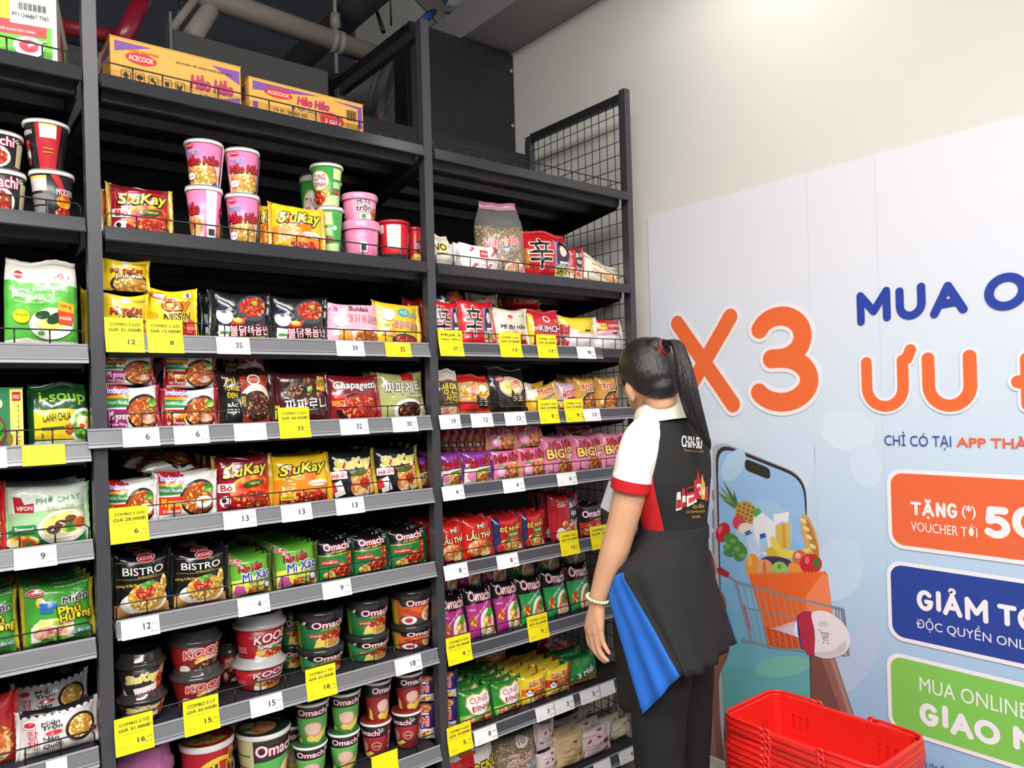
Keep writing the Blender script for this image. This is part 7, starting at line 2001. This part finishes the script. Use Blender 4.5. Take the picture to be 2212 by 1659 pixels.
btext('Tâm điểm', 'e0b850', 1496, 1099, 1521, 1097, 12, .0, .25)
btext('CỦA MỌI MÓN NGON', 'e0b850', 1482, 1110, 1523, 1108, 8, .0)
btext('TẬN HƯỞNG', 'e0b850', 1494, 1121, 1513, 1120, 8, .0)
m.build('back_print', shirt)
# badge wallet hanging at the front
m = MB()
q = [att(1318, 1038, 2.27), att(1326, 1046, 2.24), att(1318, 1108, 2.22), att(1299, 1096, 2.25)]
n_ = (q[1] - q[0]).cross(q[3] - q[0]).normalized() * .004
m.add([p + n_ for p in q] + [p - n_ for p in q], [(0, 1, 2, 3), (7, 6, 5, 4), (0, 4, 5, 1), (1, 5, 6, 2), (2, 6, 7, 3), (3, 7, 4, 0)], mat('badge_plastic', 'c4c6c8', .15, 0, .6))
m.build('badge_wallet', woman)
m = MB(); m.tube([att(1322, 1042, 2.255), att(1345, 985, 2.30), att(1392, 905, 2.26), att(1440, 892, 2.13)], .002, mat('lanyard', '2b2b30', .6), 6); m.build('lanyard', woman)

# trousers
m = MB()
for s, (pa) in ((-1, [(1444, 1235, 2.17, .078), (1438, 1300, 2.16, .095), (1428, 1420, 2.14, .094), (1422, 1540, 2.13, .082), (1424, 1659, 2.13, .074)]), (1, [(1468, 1235, 2.24, .075), (1474, 1300, 2.26, .088), (1480, 1420, 2.27, .086), (1484, 1540, 2.275, .078), (1482, 1659, 2.275, .070)])):
    q = [J(*p) for p in pa]
    l = q[-1]
    q += [(l[0], l[1] - .005, .18, .062), (l[0], l[1] - .008, .06, .060)]
    q = smooth_path(q, 5)
    rg = []
    for i, a in enumerate(q):
        rg.append([Vector((a[0] + a[3] * math.cos(g) * .92, a[1] + a[3] * math.sin(g), a[2])) + Vector((math.cos(g), math.sin(g), 0)) * .006 * noise.noise(Vector((a[0] + math.cos(g), math.sin(g) + s * 3, a[2] * 9))) for g in [2 * PI * k / 32 for k in range(32)]])
    loft(m, rg, lambda c, i, k: CLOTH_K)
m.build('trousers', woman)
for s, x in ((-1, q[-1]), (1, None)):
    px_ = Vector(LEGS[0 if s < 0 else 1][:3])
    m = MB(); SH = mat('shoe_black', '1c1b1d', .5)
    for c, rad in (((px_.x, px_.y - .01, .045), (.044, .06, .045)), ((px_.x - .005, px_.y + .07, .036), (.046, .085, .034)), ((px_.x - .006, px_.y + .13, .03), (.042, .05, .026))):
        ellipsoid(m, c, rad, None, SH, 18)
    m.box((px_.x - .04, px_.y - .07, 0), (px_.x + .034, px_.y + .16, .012), mat('shoe_sole', 'd8d4cc', .6))
    m.build('shoe', woman)

# flared apron skirt: columns from waist over hip to a pointed hem, blue godet on her left, blue lining showing on her right
wz = att(1455, 1136, 2.2)
CO = []


def col(wang, hip, hem):
    c, s = math.cos(math.radians(wang)), math.sin(math.radians(wang))
    CO.append((Vector((wz.x + .113 * c, wz.y + .085 * s, wz.z)), hip if isinstance(hip, Vector) else att(*hip), hem if isinstance(hem, Vector) else att(*hem)))


col(90, Vector((1.42, -.41, .93)), Vector((1.40, -.345, .58)))
col(130, Vector((1.315, -.42, .93)), Vector((1.335, -.36, .56)))
col(165, (1318, 1265, 2.22), (1352, 1540, 2.20))
col(185, (1316, 1290, 2.13), (1392, 1540, 2.06))
col(196, (1324, 1262, 2.11), (1418, 1514, 2.02))
col(206, (1335, 1250, 2.09), (1440, 1490, 1.99))
col(215, (1348, 1246, 2.07), (1469, 1459, 1.96))
col(235, (1385, 1240, 2.045), (1482, 1462, 1.965))
col(255, (1425, 1240, 2.04), (1502, 1458, 1.98))
col(275, (1470, 1240, 2.06), (1522, 1450, 2.02))
col(300, (1508, 1240, 2.10), (1545, 1432, 2.08))
col(325, (1534, 1238, 2.18), (1567, 1410, 2.16))
col(345, (1541, 1238, 2.26), (1566, 1400, 2.20))
col(358, (1541, 1238, 2.30), (1592, 1388, 2.27))
col(15, Vector((1.59, -.50, .93)), Vector((1.63, -.50, .62)))
col(50, Vector((1.53, -.43, .93)), Vector((1.56, -.40, .56)))
cols = []
NV = 22
for w_, h_, e_ in CO:
    pts = []
    for k in range(NV + 1):
        t = k / NV
        if t < .35:
            s = t / .35
            tan0, tan1 = Vector((0, 0, -.08)), (e_ - w_) * .35
            hh = lambda a: (2 * s ** 3 - 3 * s ** 2 + 1, s ** 3 - 2 * s ** 2 + s, -2 * s ** 3 + 3 * s ** 2, s ** 3 - s ** 2)[a]
            p = w_ * hh(0) + tan0 * hh(1) + h_ * hh(2) + tan1 * hh(3)
        else:
            s = (t - .35) / .65
            p = h_.lerp(e_, s)
        pts.append(p)
    cols.append(pts)
dense = []
K_ = len(cols)
SUB = 4
for i in range(K_):
    for k in range(SUB):
        t = k / SUB
        a0, a1, a2, a3 = cols[(i - 1) % K_], cols[i], cols[(i + 1) % K_], cols[(i + 2) % K_]
        tens = .5 if i not in (2, 3, 5, 6, 11, 12, 13) else 0.18
        dense.append([((1 + 2 * t) * (1 - t) ** 2) * p1 + t * (1 - t) ** 2 * tens * (p2 - p0) + t * t * (3 - 2 * t) * p2 + t * t * (t - 1) * tens * (p3 - p1) if tens == .5 else p1.lerp(p2, t) for p0, p1, p2, p3 in zip(a0, a1, a2, a3)])
m = MB()
nD = len(dense)
for i, c in enumerate(dense):
    for k, p in enumerate(c):
        f = (k / NV)
        fold = .008 * f * f * math.sin(i * 1.15)
        c[k] = p + Vector((p.x - 1.40, p.y + .52, 0)).normalized() * fold + Vector((math.cos(i * .9), math.sin(i * .9), 0)) * .004 * noise.noise(p * 11) * (1 if f > .1 else .3) + Vector((0, 0, .004 * math.sin(p.z * 240 + i * .2) * (1 if .0 < f < .12 else 0)))
vs = [p for c in dense for p in c]
rows_ = NV + 1
ia, ib = 3 * SUB, 6 * SUB
for i in range(nD):
    for k in range(NV):
        j = (i + 1) % nD
        blue = (ia <= i < ib and k >= 7) or (i == 13 * SUB - 1 and k >= 15)
        m.f.append([i * rows_ + k, j * rows_ + k, j * rows_ + k + 1, i * rows_ + k + 1])
        m.m.append(m.mi(CLOTH_U if blue else CLOTH_B))
        m.sm.append(True)
m.v += [tuple(p) for p in vs]
sk = m.build('apron_skirt', woman)
so = sk.modifiers.new('t', 'SOLIDIFY'); so.thickness = .002
m = MB()
wb = []
for y, a, bb in ((1134, .112, .084), (1140, .1145, .0865), (1154, .1155, .0875), (1164, .115, .087)):
    p = att(1455, y, 2.2)
    wb.append(oval(p.x, p.y, p.z, a, bb, 48, 2.25))
loft(m, wb, lambda c, i, k: CLOTH_B)
m.build('waistband', woman)
# jade bead bracelet
fa = (Vector(arm[-1][:3]) - Vector(arm[-2][:3])).normalized()
bcx = Vector(arm[-1][:3]) + fa * .006
e1 = fa.orthogonal().normalized(); e2 = fa.cross(e1)
m = MB(); m.tube([bcx + (e1 * math.cos(q) + e2 * math.sin(q)) * .0315 for q in [2 * PI * k / 24 for k in range(24)]], .001, mat('cord', 'd8d4b8', .6), 6, True)
br = m.build('bracelet', woman)
m = MB(); ellipsoid(m, (0, 0, 0), (.0052,) * 3, None, mat('jade', 'cfe0b0', .2, 0, .5), 14)
bme = m.mesh('bead')
for k in range(20):
    q = 2 * PI * k / 20
    link('bead', bme, br, bcx + (e1 * math.cos(q) + e2 * math.sin(q)) * .0315 + fa * .004 * math.sin(q))
